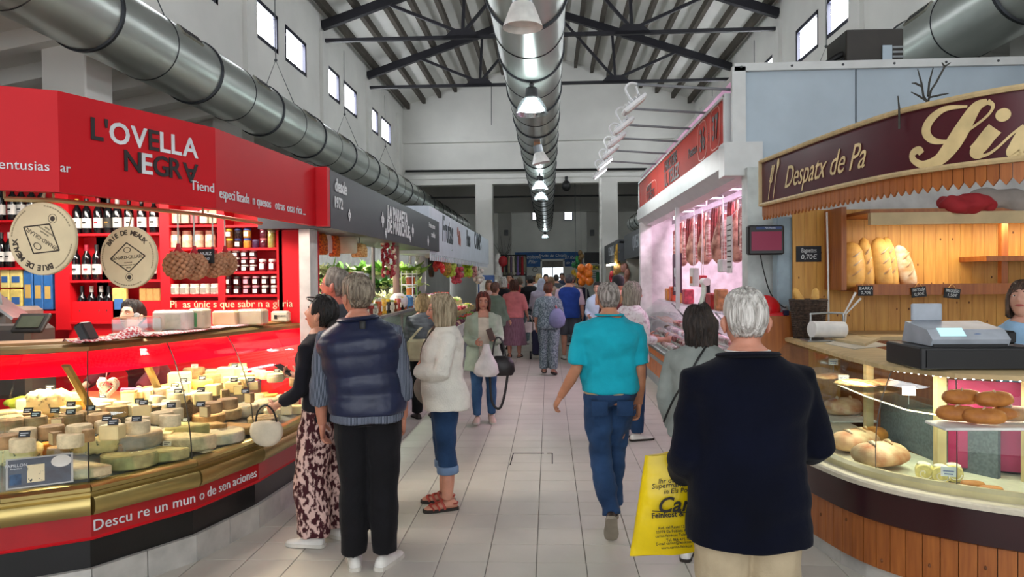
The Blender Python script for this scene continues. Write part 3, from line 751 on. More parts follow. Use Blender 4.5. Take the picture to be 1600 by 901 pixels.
    # hair, face
    if hair:
        hk = dict(hair); hm = hk.pop('mat'); bun = hk.pop('bun', None); extra = hk.pop('cap', None)
        hm_ = make_hair(HM, **hk); ho = hm_.build('hair', hm, root, 180, world=False)
        if bun: c = MB(); c.ball(bun[0], bun[1], 14, 10, M=HM); c.build('hair_bun', hm, root, 180, world=False)
    if face:
        for sd in (1, -1):
            e = MB(); c = Vector((sd*0.031, 0.079, 0.007)); e.ball(c, (0.0105, 0.008, 0.0058), 10, 7, M=HM); eo = e.build('eye', EYEW, root, 180, world=False)
            i = MB(); i.ball(c+Vector((0, 0.0055, 0)), (0.005, 0.0035, 0.005), 8, 6, M=HM); i.build('iris', EYED, eo, 180, world=False)
            w = MB(); w.tube([HM@Vector((sd*x, y, z)) for x, y, z in ((0.013, 0.094, 0.028), (0.03, 0.09, 0.034), (0.048, 0.076, 0.029))], [0.003, 0.004, 0.002], 6); w.build('eyebrow', hair['mat'] if hair else EYED, root, 180, world=False)
        l = MB(); l.tube([HM@Vector(p) for p in ((-0.024, 0.078, -0.055), (-0.012, 0.09, -0.056), (0, 0.094, -0.058), (0.012, 0.09, -0.056), (0.024, 0.078, -0.055))], [0.003, 0.006, 0.0075, 0.006, 0.003], 8); l.build('lips', LIPS, root, 180, world=False)
        if face == 'glasses' : pass
    loc = Vector(loc)
    if minz < 9: loc = loc-Vector((0, 0, minz*s)); root.location = loc
    RM = T(loc)@rotz(H)@Matrix.Diagonal((s, s, s, 1))
    ROOTM[root.name] = RM
    info = dict(root=root, M=RM, HM=HM, TT=TT, J=J, L=Lg, handR=RM@J[1][-1], handL=RM@J[-1][-1], shR=RM@J[1][0], shL=RM@J[-1][0])
    return info
def add(info, nm, mb, m, smooth=60, local=True):
    """extra part of a person, in the figure's own space"""
    o = mb.build(nm, m, None, smooth); o.parent = info['root']; return o
def glasses(info, m):
    g = MB(); HM = info['HM']
    for sd in (1, -1):
        g.tube([HM@Vector((sd*0.032+0.021*cos(t), 0.096-abs(cos(t))*0.003, 0.006+0.015*sin(t))) for t in [2*pi*k/14 for k in range(15)]], 0.0018, 5)
        g.tube([HM@Vector((sd*0.053, 0.092, 0.01)), HM@Vector((sd*0.074, 0.06, 0.012)), HM@Vector((sd*0.078, -0.01, 0.012))], 0.0018, 5)
    g.tube([HM@Vector((-0.011, 0.1, 0.01)), HM@Vector((0.011, 0.1, 0.01))], 0.0018, 5)
    return add(info, 'glasses', g, m)
def fabric(nm, c, **k):
    k.setdefault('rough', 0.85); k.setdefault('var', 0.1); k.setdefault('vscale', 8); k.setdefault('bump', 0.15); k.setdefault('bscale', 120); k.setdefault('sheen', 0.04); k.setdefault('spec', 0.25)
    return mat(nm, c, **k)

def stripe_mat(name, c1, c2, scale=60, axis='X', rough=0.85, dist=1.0):
    if name in MATS: return MATS[name]
    m = mat(name, c1, rough=rough, spec=0.25); nt = m.node_tree; N = nt.nodes; L = nt.links
    tc = N.new('ShaderNodeTexCoord'); w = N.new('ShaderNodeTexWave'); w.bands_direction = axis; w.inputs['Scale'].default_value = scale; w.inputs['Distortion'].default_value = dist
    L.new(tc.outputs['Object'], w.inputs['Vector']); r = N.new('ShaderNodeValToRGB'); r.color_ramp.elements[0].position = 0.4; r.color_ramp.elements[1].position = 0.6
    r.color_ramp.elements[0].color = hexc(c1); r.color_ramp.elements[1].color = hexc(c2); L.new(w.outputs['Fac'], r.inputs[0])
    L.new(r.outputs[0], N['Principled BSDF'].inputs['Base Color']); return m
# ================================================================== CHEESE STALL
def offs(poly, d):
    """plan polyline shifted d to its left"""
    P = [Vector((p[0], p[1])) for p in poly]; out = []
    for i in range(len(P)):
        a = (P[i]-P[i-1]).normalized() if i else None; b = (P[i+1]-P[i]).normalized() if i < len(P)-1 else None
        t = ((a or b)+(b or a)).normalized(); n = Vector((-t.y, t.x)); k = 1/max(0.5, n.dot(Vector((-(b or a).y, (b or a).x)))); out.append((P[i].x+n.x*d*k, P[i].y+n.y*d*k))
    return out
def band(mb, prof, poly):
    """sweep a closed (offset, z) profile along a plan polyline"""
    cols = [offs(poly, d) for d, z in prof]
    mb.loft([[(cols[k][i][0], cols[k][i][1], prof[k][1]) for k in range(len(prof))] for i in range(len(poly))])
RED = mat('stall_red', '#c4141f', rough=0.5, var=0.04, vscale=2, spec=0.22); REDB = mat('band_red', '#a80f18', rough=0.3, var=0.06)
GOLD = mat('gold_anodised', '#b9a468', rough=0.3, metal=0.85, var=0.08, vscale=3); CBLK = mat('counter_black', '#0b0b0e', rough=0.35, var=0.2)
PLIN = mat('plinth_tile', '#b9b6b0', rough=0.4); GLASS = glass_mat('case_glass', '#f4faf8', base=0.015); WOODL = mat('pale_board', '#d9bd8a', rough=0.5, var=0.1, vscale=4, stretch=(1, 6, 1))
LETW = mat('letter_white', '#dfe2e6', rough=0.5); LETK = mat('letter_black', '#201b1d', rough=0.5); STEELB = mat('brushed_steel', '#b9bcbd', rough=0.3, metal=0.9)
CC = [(-3.8, 3.15), (-2.82, 3.62), (-2.48, 3.83), (-2.16, 4.36), (-2.01, 4.95), (-1.96, 5.6), (-1.93, 6.14)]
TP = [(-3.95, 3.6), (-3.0, 4.05), (-2.72, 4.2), (-2.52, 4.72), (-2.35, 5.25), (-2.2, 5.75), (-2.06, 6.14)]
ctr = thing('cheese_counter', 'curved refrigerated cheese counter with red band, gold rail and glass front', 'counter', (-2.6, 4.9, 0))
m = MB(); band(m, [(0.03, 0.16), (0.03, 0.32), (0.6, 0.32), (0.6, 0.16)], CC); m.build('base_panel', CBLK, ctr)
# plinth tiles
L = 0.0; pts = [Vector(p) for p in CC]
for i in range(1, len(pts)):
    a, b = pts[i-1], pts[i]; n = max(1, round((b-a).length/0.32))
    for k in range(n):
        p, q = a.lerp(b, k/n), a.lerp(b, (k+1)/n); m = MB(); d = (q-p).normalized(); band(m, [(0.0, 0), (0.0, 0.16), (0.06, 0.16), (0.06, 0)], [p+d*0.003, q-d*0.003]); m.build('plinth_tile', PLIN, ctr)
for i in range(1, len(CC)):
    m = MB(); band(m, [(0.0, 0.32), (0.0, 0.465), (0.05, 0.465), (0.05, 0.32)], CC[i-1:i+1]); m.build('red_band', REDB, ctr)
m = MB(); band(m, [(-0.004, 0.318), (-0.008, 0.326), (0.0, 0.334), (0.02, 0.33), (0.02, 0.318)], CC); m.build('band_edge', RED, ctr, 40)
for i in range(1, len(CC)):
    m = MB(); band(m, [(0.02, 0.45), (-0.03, 0.46), (-0.05, 0.49), (-0.05, 0.53), (-0.035, 0.555), (0.0, 0.56), (0.0, 0.575), (-0.018, 0.585), (-0.018, 0.605), (0.0, 0.62), (0.02, 0.625), (0.05, 0.625), (0.05, 0.45)], CC[i-1:i+1]); m.build('gold_rail', GOLD, ctr, 35)
# display deck with mesh back, worktop behind
DK = mat('deck_grey', '#8d8c86', rough=0.5); m = MB(); band(m, [(0.03, 0.56), (0.03, 0.585), (0.52, 0.74), (0.52, 0.6)], CC); m.build('display_deck', DK, ctr)
m = MB(); band(m, [(0.50, 0.70), (0.50, 0.89), (0.53, 0.89), (0.53, 0.70)], CC); m.build('vent_back', mat('vent_mesh', '#2c2926', col2='#5a544c', vscale=90, thresh=(0.45, 0.6), stretch=(1, 1, 2.5)), ctr)
m = MB(); band(m, [(0.48, 0.885), (0.48, 0.915), (1.0, 0.915), (1.0, 0.885)], CC); m.build('worktop', WOODL, ctr)
m = MB(); band(m, [(0.62, 0.02), (0.62, 0.885), (0.98, 0.885), (0.98, 0.02)], CC); m.build('counter_carcass', CBLK, ctr)
# glass panes, one per facet, bowed outwards
def gl_pt(i, t, d=0.0):
    a = Vector((*offs(CC, 0.03)[i], 0.622)); b = Vector((*TP[i], 1.31)); p = a.lerp(b, t); n = Vector((b.x-a.x, b.y-a.y, 0)).normalized(); return p - n*(0.10*sin(pi*t)**0.8+d)+Vector((0, 0, 0.05*sin(pi*t)))
for i in range(1, len(CC)):
    m = MB(); r1 = []
    for t in [k/8 for k in range(9)]:
        a, b = gl_pt(i-1, t), gl_pt(i, t); e = (b-a).normalized()*0.003; a2, b2 = gl_pt(i-1, t, -0.006), gl_pt(i, t, -0.006); r1.append([a+e, b-e, b2-e, a2+e])
    m.loft(r1); m.build('glass_pane', GLASS, ctr, 40)
    if i in (2, 3, 4):
        m = MB(); m.tube([gl_pt(i, k/8, 0.001) for k in range(9)], 0.004, 5); m.build('pane_seam', mat('seam_dark', '#3a3630', rough=0.4), ctr)
# red lit strip under the top ledge and the ledge
RLIT = mat('red_acrylic', '#ff0a32', rough=0.25, var=0.03); _n = RLIT.node_tree.nodes; _l = RLIT.node_tree.links
_t = _n.new('ShaderNodeBsdfTranslucent'); _t.inputs[0].default_value = hexc('#ff0a32'); _x = _n.new('ShaderNodeMixShader'); _x.inputs[0].default_value = 0.7
_l.new(_n['Principled BSDF'].outputs[0], _x.inputs[1]); _l.new(_t.outputs[0], _x.inputs[2]); _l.new(_x.outputs[0], _n['Material Output'].inputs[0])
for i in range(1, len(CC)):
    m = MB(); a0, b0 = gl_pt(i-1, 0.98, -0.012), gl_pt(i, 0.98, -0.012); a1, b1 = gl_pt(i-1, 0.76, -0.012), gl_pt(i, 0.76, -0.012); a2, b2 = gl_pt(i-1, 0.87, -0.012), gl_pt(i, 0.87, -0.012); o = Vector((-0.02, 0.02, 0))
    m.loft([[a0, b0], [a2, b2], [a1, b1]], closed=False); m.build('red_strip', RLIT, ctr)
m = MB(); band(m, [(-0.02, 1.305), (-0.025, 1.33), (0.0, 1.345), (0.3, 1.345), (0.3, 1.315), (0.05, 1.305)], TP); m.build('top_ledge', mat('ledge_bronze', '#8f7c4e', rough=0.4, metal=0.5), ctr, 30)
m = MB(); band(m, [(0.06, 1.345), (0.06, 1.36), (0.3, 1.36), (0.3, 1.345)], TP); m.build('ledge_top', mat('ledge_wood', '#a5793f', rough=0.5), ctr)
TUBE = emit_mat('fluorescent', '#fff2dc', 14.0)
m = MB(); q = offs(TP, 0.10); m.tube([(p[0], p[1], 1.27) for p in q[1:]], 0.012, 6); m.build('light_tube', TUBE, ctr)
for i in range(1, len(CC)-1):
    p, r = q[i], q[i+1]; mid = ((p[0]+r[0])/2, (p[1]+r[1])/2, 1.24); area('case_light', mid, 0.45, 8.0, (1, 0.82, 0.56), rot=(0, 0, math.atan2(r[1]-p[1], r[0]-p[0])), sy=0.05)
for u0, v0, u1, v1, zz in ((148, 648, 152, 584, 0), (253, 620, 272, 568, 0), (398, 570, 420, 537, 0)):
    a = at(u0, v0, z=0.915) if zz == 0 else None; b = a+Vector((0.02, -0.28, 0.33)); m = MB(); m.tube([a, b], [(0.03, 0.012)]*2, 6, up=(1, 0, 0)); m.build('canopy_strut', mat('brass_strut', '#a8905a', rough=0.35, metal=0.7), ctr)
# lettering on the red band
def face_text(s, poly, i, t, z, size, m, parent, out=0.004, **k):
    a, b = Vector((*poly[i], z)), Vector((*poly[i+1], z)); d = (b-a).normalized(); n = Vector((d.y, -d.x, 0)); lettering(s, onto(a.lerp(b, t)+n*out, d), m, parent, size, **k)
face_text('Descu re un mun', CC, 2, 0.5, 0.39, 0.085, LETW, ctr, space=1.02); face_text('o de sen aciones', CC, 3, 0.5, 0.39, 0.085, LETW, ctr, sx=0.98)
# fascia
FP = [(-3.6, 2.62), (-2.47, 3.21), (-2.27, 3.32), (-1.94, 4.22), (-1.84, 5.75)]; FZ0, FZ1 = 2.13, 2.60
fa = thing('stall_fascia', 'red stall fascia with black and white shop lettering over the cheese counter', 'sign', (-2.3, 4.4, FZ0))
for a, b in ((0, 2), (2, 3), (3, 4)):
    m = MB(); band(m, [(0, FZ0), (0, FZ1), (0.05, FZ1), (0.05, FZ0)], FP[a:b+1]); m.build('fascia_panel', RED, fa)
m = MB(); band(m, [(0.05, FZ1-0.04), (0.05, FZ1-0.02), (1.2, FZ1-0.02), (1.2, FZ1-0.04)], FP); m.build('fascia_top', RED, fa)
m = MB(); m.box(-1.80, 5.80, FZ0, 0.10, 0.08, FZ1-FZ0); m.build('end_cap', RED, fa)
def fascia_word(letters, z, s0, s1, size):
    a, b = Vector((*FP[2], z)), Vector((*FP[3], z)); d = (b-a).normalized(); n = Vector((d.y, -d.x, 0)); N = len(letters); Ln = (b-a).length
    widths = []
    for ch, mm, r in letters:
        me = text_mesh(ch, size, offset=size*0.018); xs = [v.co.x for v in me.vertices]; widths.append((me, min(xs), max(xs), mm, r))
    tot = sum(w[2]-w[1] for w in widths); gap = ((s1-s0)*Ln-tot)/max(1, N-1); x = s0*Ln
    for me, x0, x1, mm, r in widths:
        me.materials.append(mm); M = onto(a+d*(x-x0)+n*0.004, d)
        if r: M = onto(a+d*(x+x1)+n*0.004, -d, (0, 0, -1))
        inst('letter', me, M, parent=fa); x += (x1-x0)+gap
fascia_word([('L', LETK, 0), ("'", LETK, 0), ('O', LETW, 0), ('V', LETW, 0), ('E', LETK, 0), ('L', LETW, 0), ('L', LETW, 0), ('A', LETW, 0)], 2.45, 0.17, 0.86, 0.15)
fascia_word([('N', LETK, 0), ('E', LETW, 0), ('G', LETK, 0), ('R', LETK, 0), ('A', LETK, 1)], 2.32, 0.36, 0.86, 0.15)
face_text('Tiend', FP, 2, 0.985, 2.245, 0.078, LETW, fa, align='RIGHT'); face_text('especi lizada  n quesos   otras  osas rica ...', FP, 3, 0.02, 2.225, 0.088, LETW, fa, align='LEFT', sx=0.86)
a, b = Vector((*FP[1], 2.245)), Vector((*FP[2], 2.245)); d = (b-a).normalized(); n = Vector((d.y, -d.x, 0)); lettering('entusias', onto(b-d*0.035+n*0.004, d), LETW, fa, 0.062, align='RIGHT'); face_text('ar', FP, 2, 0.03, 2.245, 0.062, LETW, fa)
# stall ceiling light and back wall with shelves
YB = 6.25; YS = 6.05
rk = thing('shelf_rack', 'red wall rack of shelves at the back of the cheese stall', 'shelf', (-3.5, YB, 0))
m = MB(); m.box(-3.8, YB+0.04, 0, 3.6, 0.08, 2.6); m.build('back_panel', RED, rk)
m = MB(); m.box(-2.13, YS+0.1, 0, 0.25, 0.2, 2.6); m.build('side_panel', RED, rk)
def vline(u): return at(u, 400, Y=YS).x
for u0, u1 in ((85, 108), (250, 265), (340, 351), (432, 441)):
    m = MB(); x0, x1 = vline(u0), vline(u1); m.box((x0+x1)/2, YS+0.1, 1.3, x1-x0, 0.2, 1.3); m.build('upright', RED, rk)
def zv(u, v, Y=YS): return at(u, v, Y=Y).z
SH = {}
for key, u0, u1, vs in (('a', -60, 85, (343, 417, 486)), ('b', 108, 250, (364, 437, 502)), ('c', 265, 340, (351, 387, 425, 460)), ('d', 351, 432, (351, 387, 424, 460))):
    for v in vs:
        z = zv((max(u0, 0)+u1)/2, v); m = MB(); x0, x1 = vline(u0), vline(u1); m.box((x0+x1)/2, YS+0.1, z-0.02, x1-x0, 0.2, 0.02); m.build('shelf_board', RED, rk); SH[(key, v)] = z
lettering('Pi  as únic s que sabr n a gl ria', onto((vline(360), YS-0.003, zv(360, 475)), (1, 0, 0)), mat('letter_gold', '#d8c9a4', rough=0.5), rk, 0.085, sx=1.02)
m = MB(); m.box(-3.05, YS+0.11, 0, 2.1, 0.16, 1.54); m.build('lower_panel', RED, rk)
m = MB(); m.box(vline(485), YB-0.25, 0, 0.09, 0.2, FZ0); single('stall_post', m, mat('post_white', '#d5d3cd', rough=0.5), 'narrow white post between the red cheese stall and the black stall', 'post')
area('stall_light', (-3.2, 5.35, 2.5), 1.8, 62, (1, 0.93, 0.82), sy=0.5)
m = MB(); m.box(-3.2, 5.35, 2.53, 1.8, 0.12, 0.05); lt = single('strip_light', m, emit_mat('stall_tube', '#fff2dc', 5.0), 'white strip light under the top of the red cheese stall', 'light')
# hanging rail
RL = offs(FP, 0.09); m = MB(); m.tube([(p[0], p[1], 2.10) for p in RL[1:4]]+[(RL[3][0]+0.05, RL[3][1]+0.75, 2.10)], 0.012, 8); 
for p in RL[1:4]: m.tube([(p[0], p[1], 2.10), (p[0], p[1], 2.6)], 0.006, 5)
single('hanging_rail', m, mat('brass_rail', '#c9ad7e', rough=0.3, metal=0.7), 'thin brass rail under the red fascia for hanging goods', 'rail', smooth=40)
RLP = [Vector((p[0], p[1], 0)) for p in RL[1:4]]+[Vector((RL[3][0]+0.05, RL[3][1]+0.75, 0))]
def rail_hit(u):
    best = (9e9, None)
    for a, b in zip(RLP, RLP[1:]):
        for k in range(200):
            p = a.lerp(b, k/200)+Vector((0, 0, 2.0)); d = p-Vector((0, 0, CAM_H)); best = min(best, (abs(IW/2+F_PX*d.dot(c_r)/d.dot(c_f)-u), k, p), key=lambda q: q[0])
    return best[2]
# brie boards
BRIE = mat('brie_board', '#dac6a0', rough=0.6, var=0.06, vscale=9); INK = mat('print_brown', '#40342a', rough=0.7)
def brie(label, c, r, roll, nrm_z):
    t = thing('brie_board', label, 'board', (c.x, c.y, c.z-r)); 
    B = T(c)@rotz(nrm_z)@Matrix.Rotation(pi/2, 4, 'X')@Matrix.Rotation(roll, 4, 'Z')     # local xy = face, z towards viewer
    m = MB(); m.lathe([(0.0, -0.012), (r-0.004, -0.012), (r, -0.008), (r, 0.008), (r-0.004, 0.012), (0, 0.012)], 48, M=B, cap=False); m.build('disc', BRIE, t, 40)
    for i, ch in enumerate('BRIE DE MEAUX'):
        if ch == ' ': continue
        a = rad(52-i*8.7); M = B@Matrix.Rotation(a, 4, 'Z')@T(0, r*0.79, 0.0125); lettering(ch, M, INK, t, r*0.215, name='letter', extrude=0.0008, offset=0.0012)
    m = MB(); w, h = r*0.62, r*0.47; P = [(-w, 0), (0, h), (w, 0), (0, -h), (-w, 0)]
    for p, q in zip(P, P[1:]):
        d = Vector((q[0]-p[0], q[1]-p[1], 0)); m.box(d.length/2, 0, 0, d.length, 0.006, 0.001, M=B@T(p[0], p[1], 0.0122)@rotz(math.atan2(d.y, d.x)))
    m.build('diamond_print', INK, t)
    lettering('RENARD-GILLARD', B@T(0, 0, 0.0125), INK, t, r*0.155, name='print', extrude=0.0008, sx=0.92)
    for k, s in enumerate(('FROMAGER', 'BIENCOURT-SUR-ORGE', 'MEUSE')): lettering(s, B@T(0, -r*(0.17+0.08*k), 0.0125), INK, t, r*0.055, name='print', extrude=0.0006)
    for rr, yy in ((0.13, -0.64),):
        m = MB(); m.lathe([(r*rr*0.9, 0.0122), (r*rr, 0.0122), (r*rr, 0.013), (r*rr*0.9, 0.013), (r*rr*0.9, 0.0122)], 24, M=B@T(0, r*yy, 0), cap=False); m.lathe([(0.001, 0.0122), (r*rr*0.55, 0.0122), (r*rr*0.55, 0.013), (0.001, 0.013)], 16, M=B@T(0, r*yy, 0)); m.build('seal_print', INK, t)
    m = MB(); m.lathe([(r*0.08, 0.0122), (r*0.1, 0.0122), (r*0.1, 0.0128), (r*0.08, 0.0128)], 16, M=B@T(0, r*0.24, 0)@Matrix.Diagonal((1.3, 0.9, 1, 1)), cap=False); m.build('emblem_print', INK, t)
    m = MB()
    for s0, s1 in ((150, 205), (-25, 30), (235, 300)):
        for k in range(12):
            a = rad(s0+(s1-s0)*k/12); m.box(0, r*0.9, 0.0122, r*0.06, r*0.035, 0.0008, M=B@Matrix.Rotation(a-pi/2, 4, 'Z'))
    tag(m.build('rim_print', mat('print_pale', '#9b8a6d', rough=0.7), t), kind='stuff')
    m = MB(); top = c+Vector((0, 0, r)); m.tube(spline([top+Vector((0, 0, -0.01)), top+Vector((0.015, 0, 0.06)), Vector((top.x-0.01, top.y, 2.09)), Vector((top.x, top.y, 2.104))], 5), 0.004, 6); m.build('hook', mat('hook_wire', '#b9a88a', rough=0.4, metal=0.6), t)
brie('round cheese board with upside-down BRIE DE MEAUX print hung on the brass rail', at(68, 373, Y=rail_hit(68).y), 0.172, rad(148), rad(-4))
brie('round cheese board with upright BRIE DE MEAUX print hung on the brass rail', at(202, 402, Y=rail_hit(202).y), 0.163, rad(4), rad(-6))
# walnut nets
WAL = mat('walnut_shell', '#b9825f', rough=0.7, var=0.15, vscale=30); NET = mat('net_red', '#b01c26', rough=0.6)
wb = MB().ball((0, 0, 0), (1, 0.95, 0.88), 8, 6)
random.seed(3)
for k, (u, v, Y, w, h, us) in enumerate(((279, 414, 4.15, 0.088, 0.082, 275), (304, 416, 4.35, 0.078, 0.08, 290), (333, 414, 4.55, 0.085, 0.075, 315), (352, 412, 4.75, 0.072, 0.075, 347))):
    Y = rail_hit(u).y; w *= 0.93; h *= 0.93; c = at(u, v, Y=Y); t = thing('walnut_net', ('plump net of walnuts, nearest the brie board', 'net of walnuts half behind the plump one', 'net of walnuts with a black price card', 'net of walnuts at the end of the brass rail')[k], 'walnuts', c-Vector((0, 0, h)), group='nets of walnuts')
    m = MB()
    for j in range(95):
        g = j*2.39996; zz = 1-2*(j+0.5)/95; rr = math.sqrt(1-zz*zz); p = Vector((rr*cos(g)*w*0.93, rr*sin(g)*w*0.7, zz*h*0.93)); s = 0.0165*random.uniform(0.9, 1.1)
        m.add([tuple(Vector(q)*s+p+c) for q in wb.v], wb.f)
    tag(m.build('walnuts', WAL, t, 180), kind='stuff')
    m = MB(); n = 14; m.loft([[c+Vector((a*cos(2*pi*i/n), a*0.8*sin(2*pi*i/n), z)) for i in range(n)] for a, z in ((w*0.62, h*0.72), (w*0.35, h*1.0), (0.012, h*1.35), (0.01, h*1.6))]); m.build('net_neck', NET, t, 60)
    m = MB(); m.tube([c+Vector((0, 0, h*1.5)), Vector((c.x, c.y, 2.105))], 0.005, 6); m.build('cord', mat('cord_white', '#d7cfc4', rough=0.7), t)
    if k == 2:
        q = at(322, 402, Y=rail_hit(333).y-0.11); m = MB(); m.box(q.x, q.y, q.z-0.035, 0.1, 0.004, 0.085); o = m.build('price_card', BLACK, t); lettering('NUEZ', T(q.x, q.y-0.003, q.z+0.022)@Matrix.Rotation(pi/2, 4, 'X'), LETW, t, 0.026, name='chalk'); lettering('5,50', T(q.x, q.y-0.003, q.z-0.008)@Matrix.Rotation(pi/2, 4, 'X'), LETW, t, 0.026, name='chalk')
# bottles
def bottle_proto(kind, cap, lab, glass='#0e0f12', h=0.30):
    t = thing('wine_bottle', 'x', 'bottle', (0, 0, -50)); r = 0.037
    m = MB(); m.lathe([(r*0.9, 0), (r, 0.006), (r, 0.19), (r*0.8, 0.213), (0.016, 0.235), (0.0145, 0.29), (0.016, 0.29), (0.016, h)], 16); m.build('glass_body', mat('bottle_'+glass.strip('#'), glass, rough=0.08, spec=0.6), t, 40, world=False)
    m = MB(); m.lathe([(0.0155, 0.25), (0.0172, 0.25), (0.0172, 0.302), (0.0, 0.302)], 14, cap=False); m.build('capsule', mat('capsule_'+cap.strip('#'), cap, rough=0.35), t, 40, world=False)
    m = MB(); m.lathe([(r+0.0006, 0.05), (r+0.0008, 0.05), (r+0.0008, 0.135), (r+0.0006, 0.135)], 20, cap=False); lo = m.build('paper_label', mat('label_'+lab.strip('#'), lab, rough=0.6), t, 40, world=False)
    m = MB(); m.box(0, -r-0.0015, 0.085, 0.03, 0.002, 0.016); m.box(0, -r-0.0015, 0.07, 0.02, 0.002, 0.004); m.build('label_mark', mat('label_mark_'+kind, kind, rough=0.6), t, world=False)
    return t
BP = [bottle_proto('#222222', '#1a1a1c', '#e4e2dc'), bottle_proto('#b02030', '#a01f35', '#e4e2dc'), bottle_proto('#3a3a30', '#d3a02a', '#dcd8cc'), bottle_proto('#8a6a2a', '#17171a', '#2a2620'), bottle_proto('#4a4a4a', '#c9c5bd', '#cfccc6')]
usedp = set()
def place_bottle(k, u, key, v, dy=0.06, lbl='', grp=''):
    z = SH[(key, v)]; x = at(u, v, Y=YS+dy).x; p = BP[k]
    if k in usedp: o = dup(p, (x, YS+dy, z), random.uniform(-0.4, 0.4))
    else: usedp.add(k); o = p; o.location = (x, YS+dy, z)
    o['label'] = lbl; o['group'] = grp
LB = ['dark wine bottle with white label', 'wine bottle with red capsule and white label', 'wine bottle with yellow capsule', 'wine bottle with a dark label', 'wine bottle with a pale capsule']
for key, v, lst, where in (('a', 343, [(0, 2), (0, 20), (4, 34), (4, 50), (0, 66)], 'behind the upside-down brie board'),
                           ('a', 417, [(0, 3), (4, 16), (0, 74)], 'on the shelf above the pasta packets'),
                           ('b', 364, [(2, 121), (0, 136), (1, 154), (3, 170), (4, 184), (0, 202), (0, 222), (0, 241)], 'on the top shelf between brie boards'),
                           ('b', 437, [(0, 119), (1, 136), (0, 152), (0, 238)], 'on the middle shelf between brie boards'),
                           ('b', 502, [(0, 129), (4, 144), (4, 159), (0, 171)], 'on the low shelf behind the vendor')):
    for k, u in lst: place_bottle(k, u, key, v, 0.07, LB[k]+' '+where, 'wine bottles in the red rack')
for k in range(5):
    if k not in usedp: bpy.data.objects.remove(BP[k])
# packets
def packet(u0, u1, v0, v1, Y, col, label, cat='packet', dark=None, group=None, dep=0.05, txt=None, name='packet'):
    a, b = at(u0, v1, Y=Y), at(u1, v0, Y=Y); t = thing(name, label, cat, ((a.x+b.x)/2, Y, a.z), group=group); w, h = b.x-a.x, b.z-a.z
    m = MB(); m.box((a.x+b.x)/2, Y+dep/2, a.z, w, dep, h, b=min(w, h)*0.08); m.build('pack', mat('pack_'+col.strip('#'), col, rough=0.4, var=0.12, vscale=20), t)
    if dark: m = MB(); m.box((a.x+b.x)/2, Y-0.001, a.z+h*0.3, w*0.62, 0.003, h*0.34); m.build('pack_label', mat('pack_'+dark.strip('#'), dark, rough=0.5), t)
    return t
zA = None
for i, (u0, u1) in enumerate(((0, 14), (15, 34))): 
    packet(u0, u1, 452, 485, YS+0.03, '#d8c069', 'yellow cheese packet in the lower row beside the blue pasta', dark='#2f5fa0', group='yellow packets in the red rack'); packet(u0, u1, 421, 450, YS+0.03, '#e0cc7c', 'yellow cheese packet stacked on another beside the blue pasta', dark='#2f5fa0', group='yellow packets in the red rack')
for i, u in enumerate((37, 53, 68)): packet(u, u+13, 422+i*2, 484, YS+0.03, '#2d67a8', 'tall blue pasta packet standing on the low shelf', dark='#c9a55a', group='blue pasta packets')
packet(175, 196, 449, 498, YS+0.03, '#d6bd6b', 'yellow packet on the low shelf beside the wine bottles', dark='#3c6aa8')
for i in range(3): packet(218+i*11, 228+i*11, 450, 498, YS+0.05, '#b98a4e', 'slim tan biscuit box on the low shelf behind the vendor', group='tan biscuit boxes')
for i in range(5): packet(268+i*14.5, 280+i*14.5, 328, 349, YS+0.04, ('#cdbca8', '#bba592', '#a8484c', '#c7bba6', '#b7b58c')[i], ('beige', 'tan', 'red', 'cream', 'greenish')[i]+' bag of dried goods on the top shelf above the glass jars', group='bags of dried goods')
# jars
JP = {}
def jar(u, v, key, lid, body, label_c, size=(0.034, 0.07), lbl='', grp='', row=0, Y=YS+0.05, base=None):
    k = (lid, body, label_c, size); z = (SH[(key, v)] if base is None else base)+row*size[1]*1.04; x = at(u, v, Y=Y).x
    if k not in JP:
        t = thing('jar', 'x', 'jar', (x, Y, z)); r, h = size
        m = MB(); m.lathe([(r*0.85, 0), (r, 0.006), (r, h*0.72), (r*0.82, h*0.8)], 14); m.build('jar_body', mat('jar_'+body.strip('#'), body, rough=0.12, var=0.2, vscale=30), t, 40, world=False)
        m = MB(); m.lathe([(r*0.92, h*0.78), (r*0.92, h*0.98), (r*0.85, h)], 14); m.build('lid', mat('lid_'+lid.strip('#'), lid, rough=0.35), t, 40, world=False)
        if label_c: m = MB(); m.box(0, -r, h*0.18, r*1.1, 0.004, h*0.45); m.build('jar_label', mat('jlab_'+label_c.strip('#'), label_c, rough=0.6), t, world=False)
        JP[k] = t; o = t
    else: o = dup(JP[k], (x, Y, z))
    o['label'] = lbl; o['group'] = grp
for i in range(4): jar(275+i*18, 387, 'c', '#7a4a3c', '#c8a288', None, (0.042, 0.145), 'tall glass jar of pale dried mushrooms above the walnut nets', 'tall glass jars')
for i in range(5): jar(273+i*16, 460, 'c', '#cfc8ba', '#d9d2c4', '#8a8378', (0.040, 0.09), 'white tin can with black print below the walnut nets', 'white tins')
for r in range(2):
    for i, (l, b) in enumerate((('#d0a52a', '#7a4a22'), ('#1e2a5a', '#2a1a1a'), ('#35509a', '#c88a3a'))): jar(359+i*14, 387, 'd', l, b, '#e6e0d2' if (i+r) % 2 else None, (0.033, 0.082), 'small preserve jar with %s lid on the shelf of coloured jars' % ('yellow', 'black', 'blue')[i], 'coloured preserve jars', r)
    jar(412, 387, 'd', '#c26a70', '#5c2030', None, (0.03, 0.082), 'jam jar with pink lid on the shelf of coloured jars', 'coloured preserve jars', r)
jar(400, 387, 'd', '#5a4a6a', '#4a2a4a', None, (0.03, 0.07), 'purple jam jar on the shelf of coloured jars', 'coloured preserve jars')
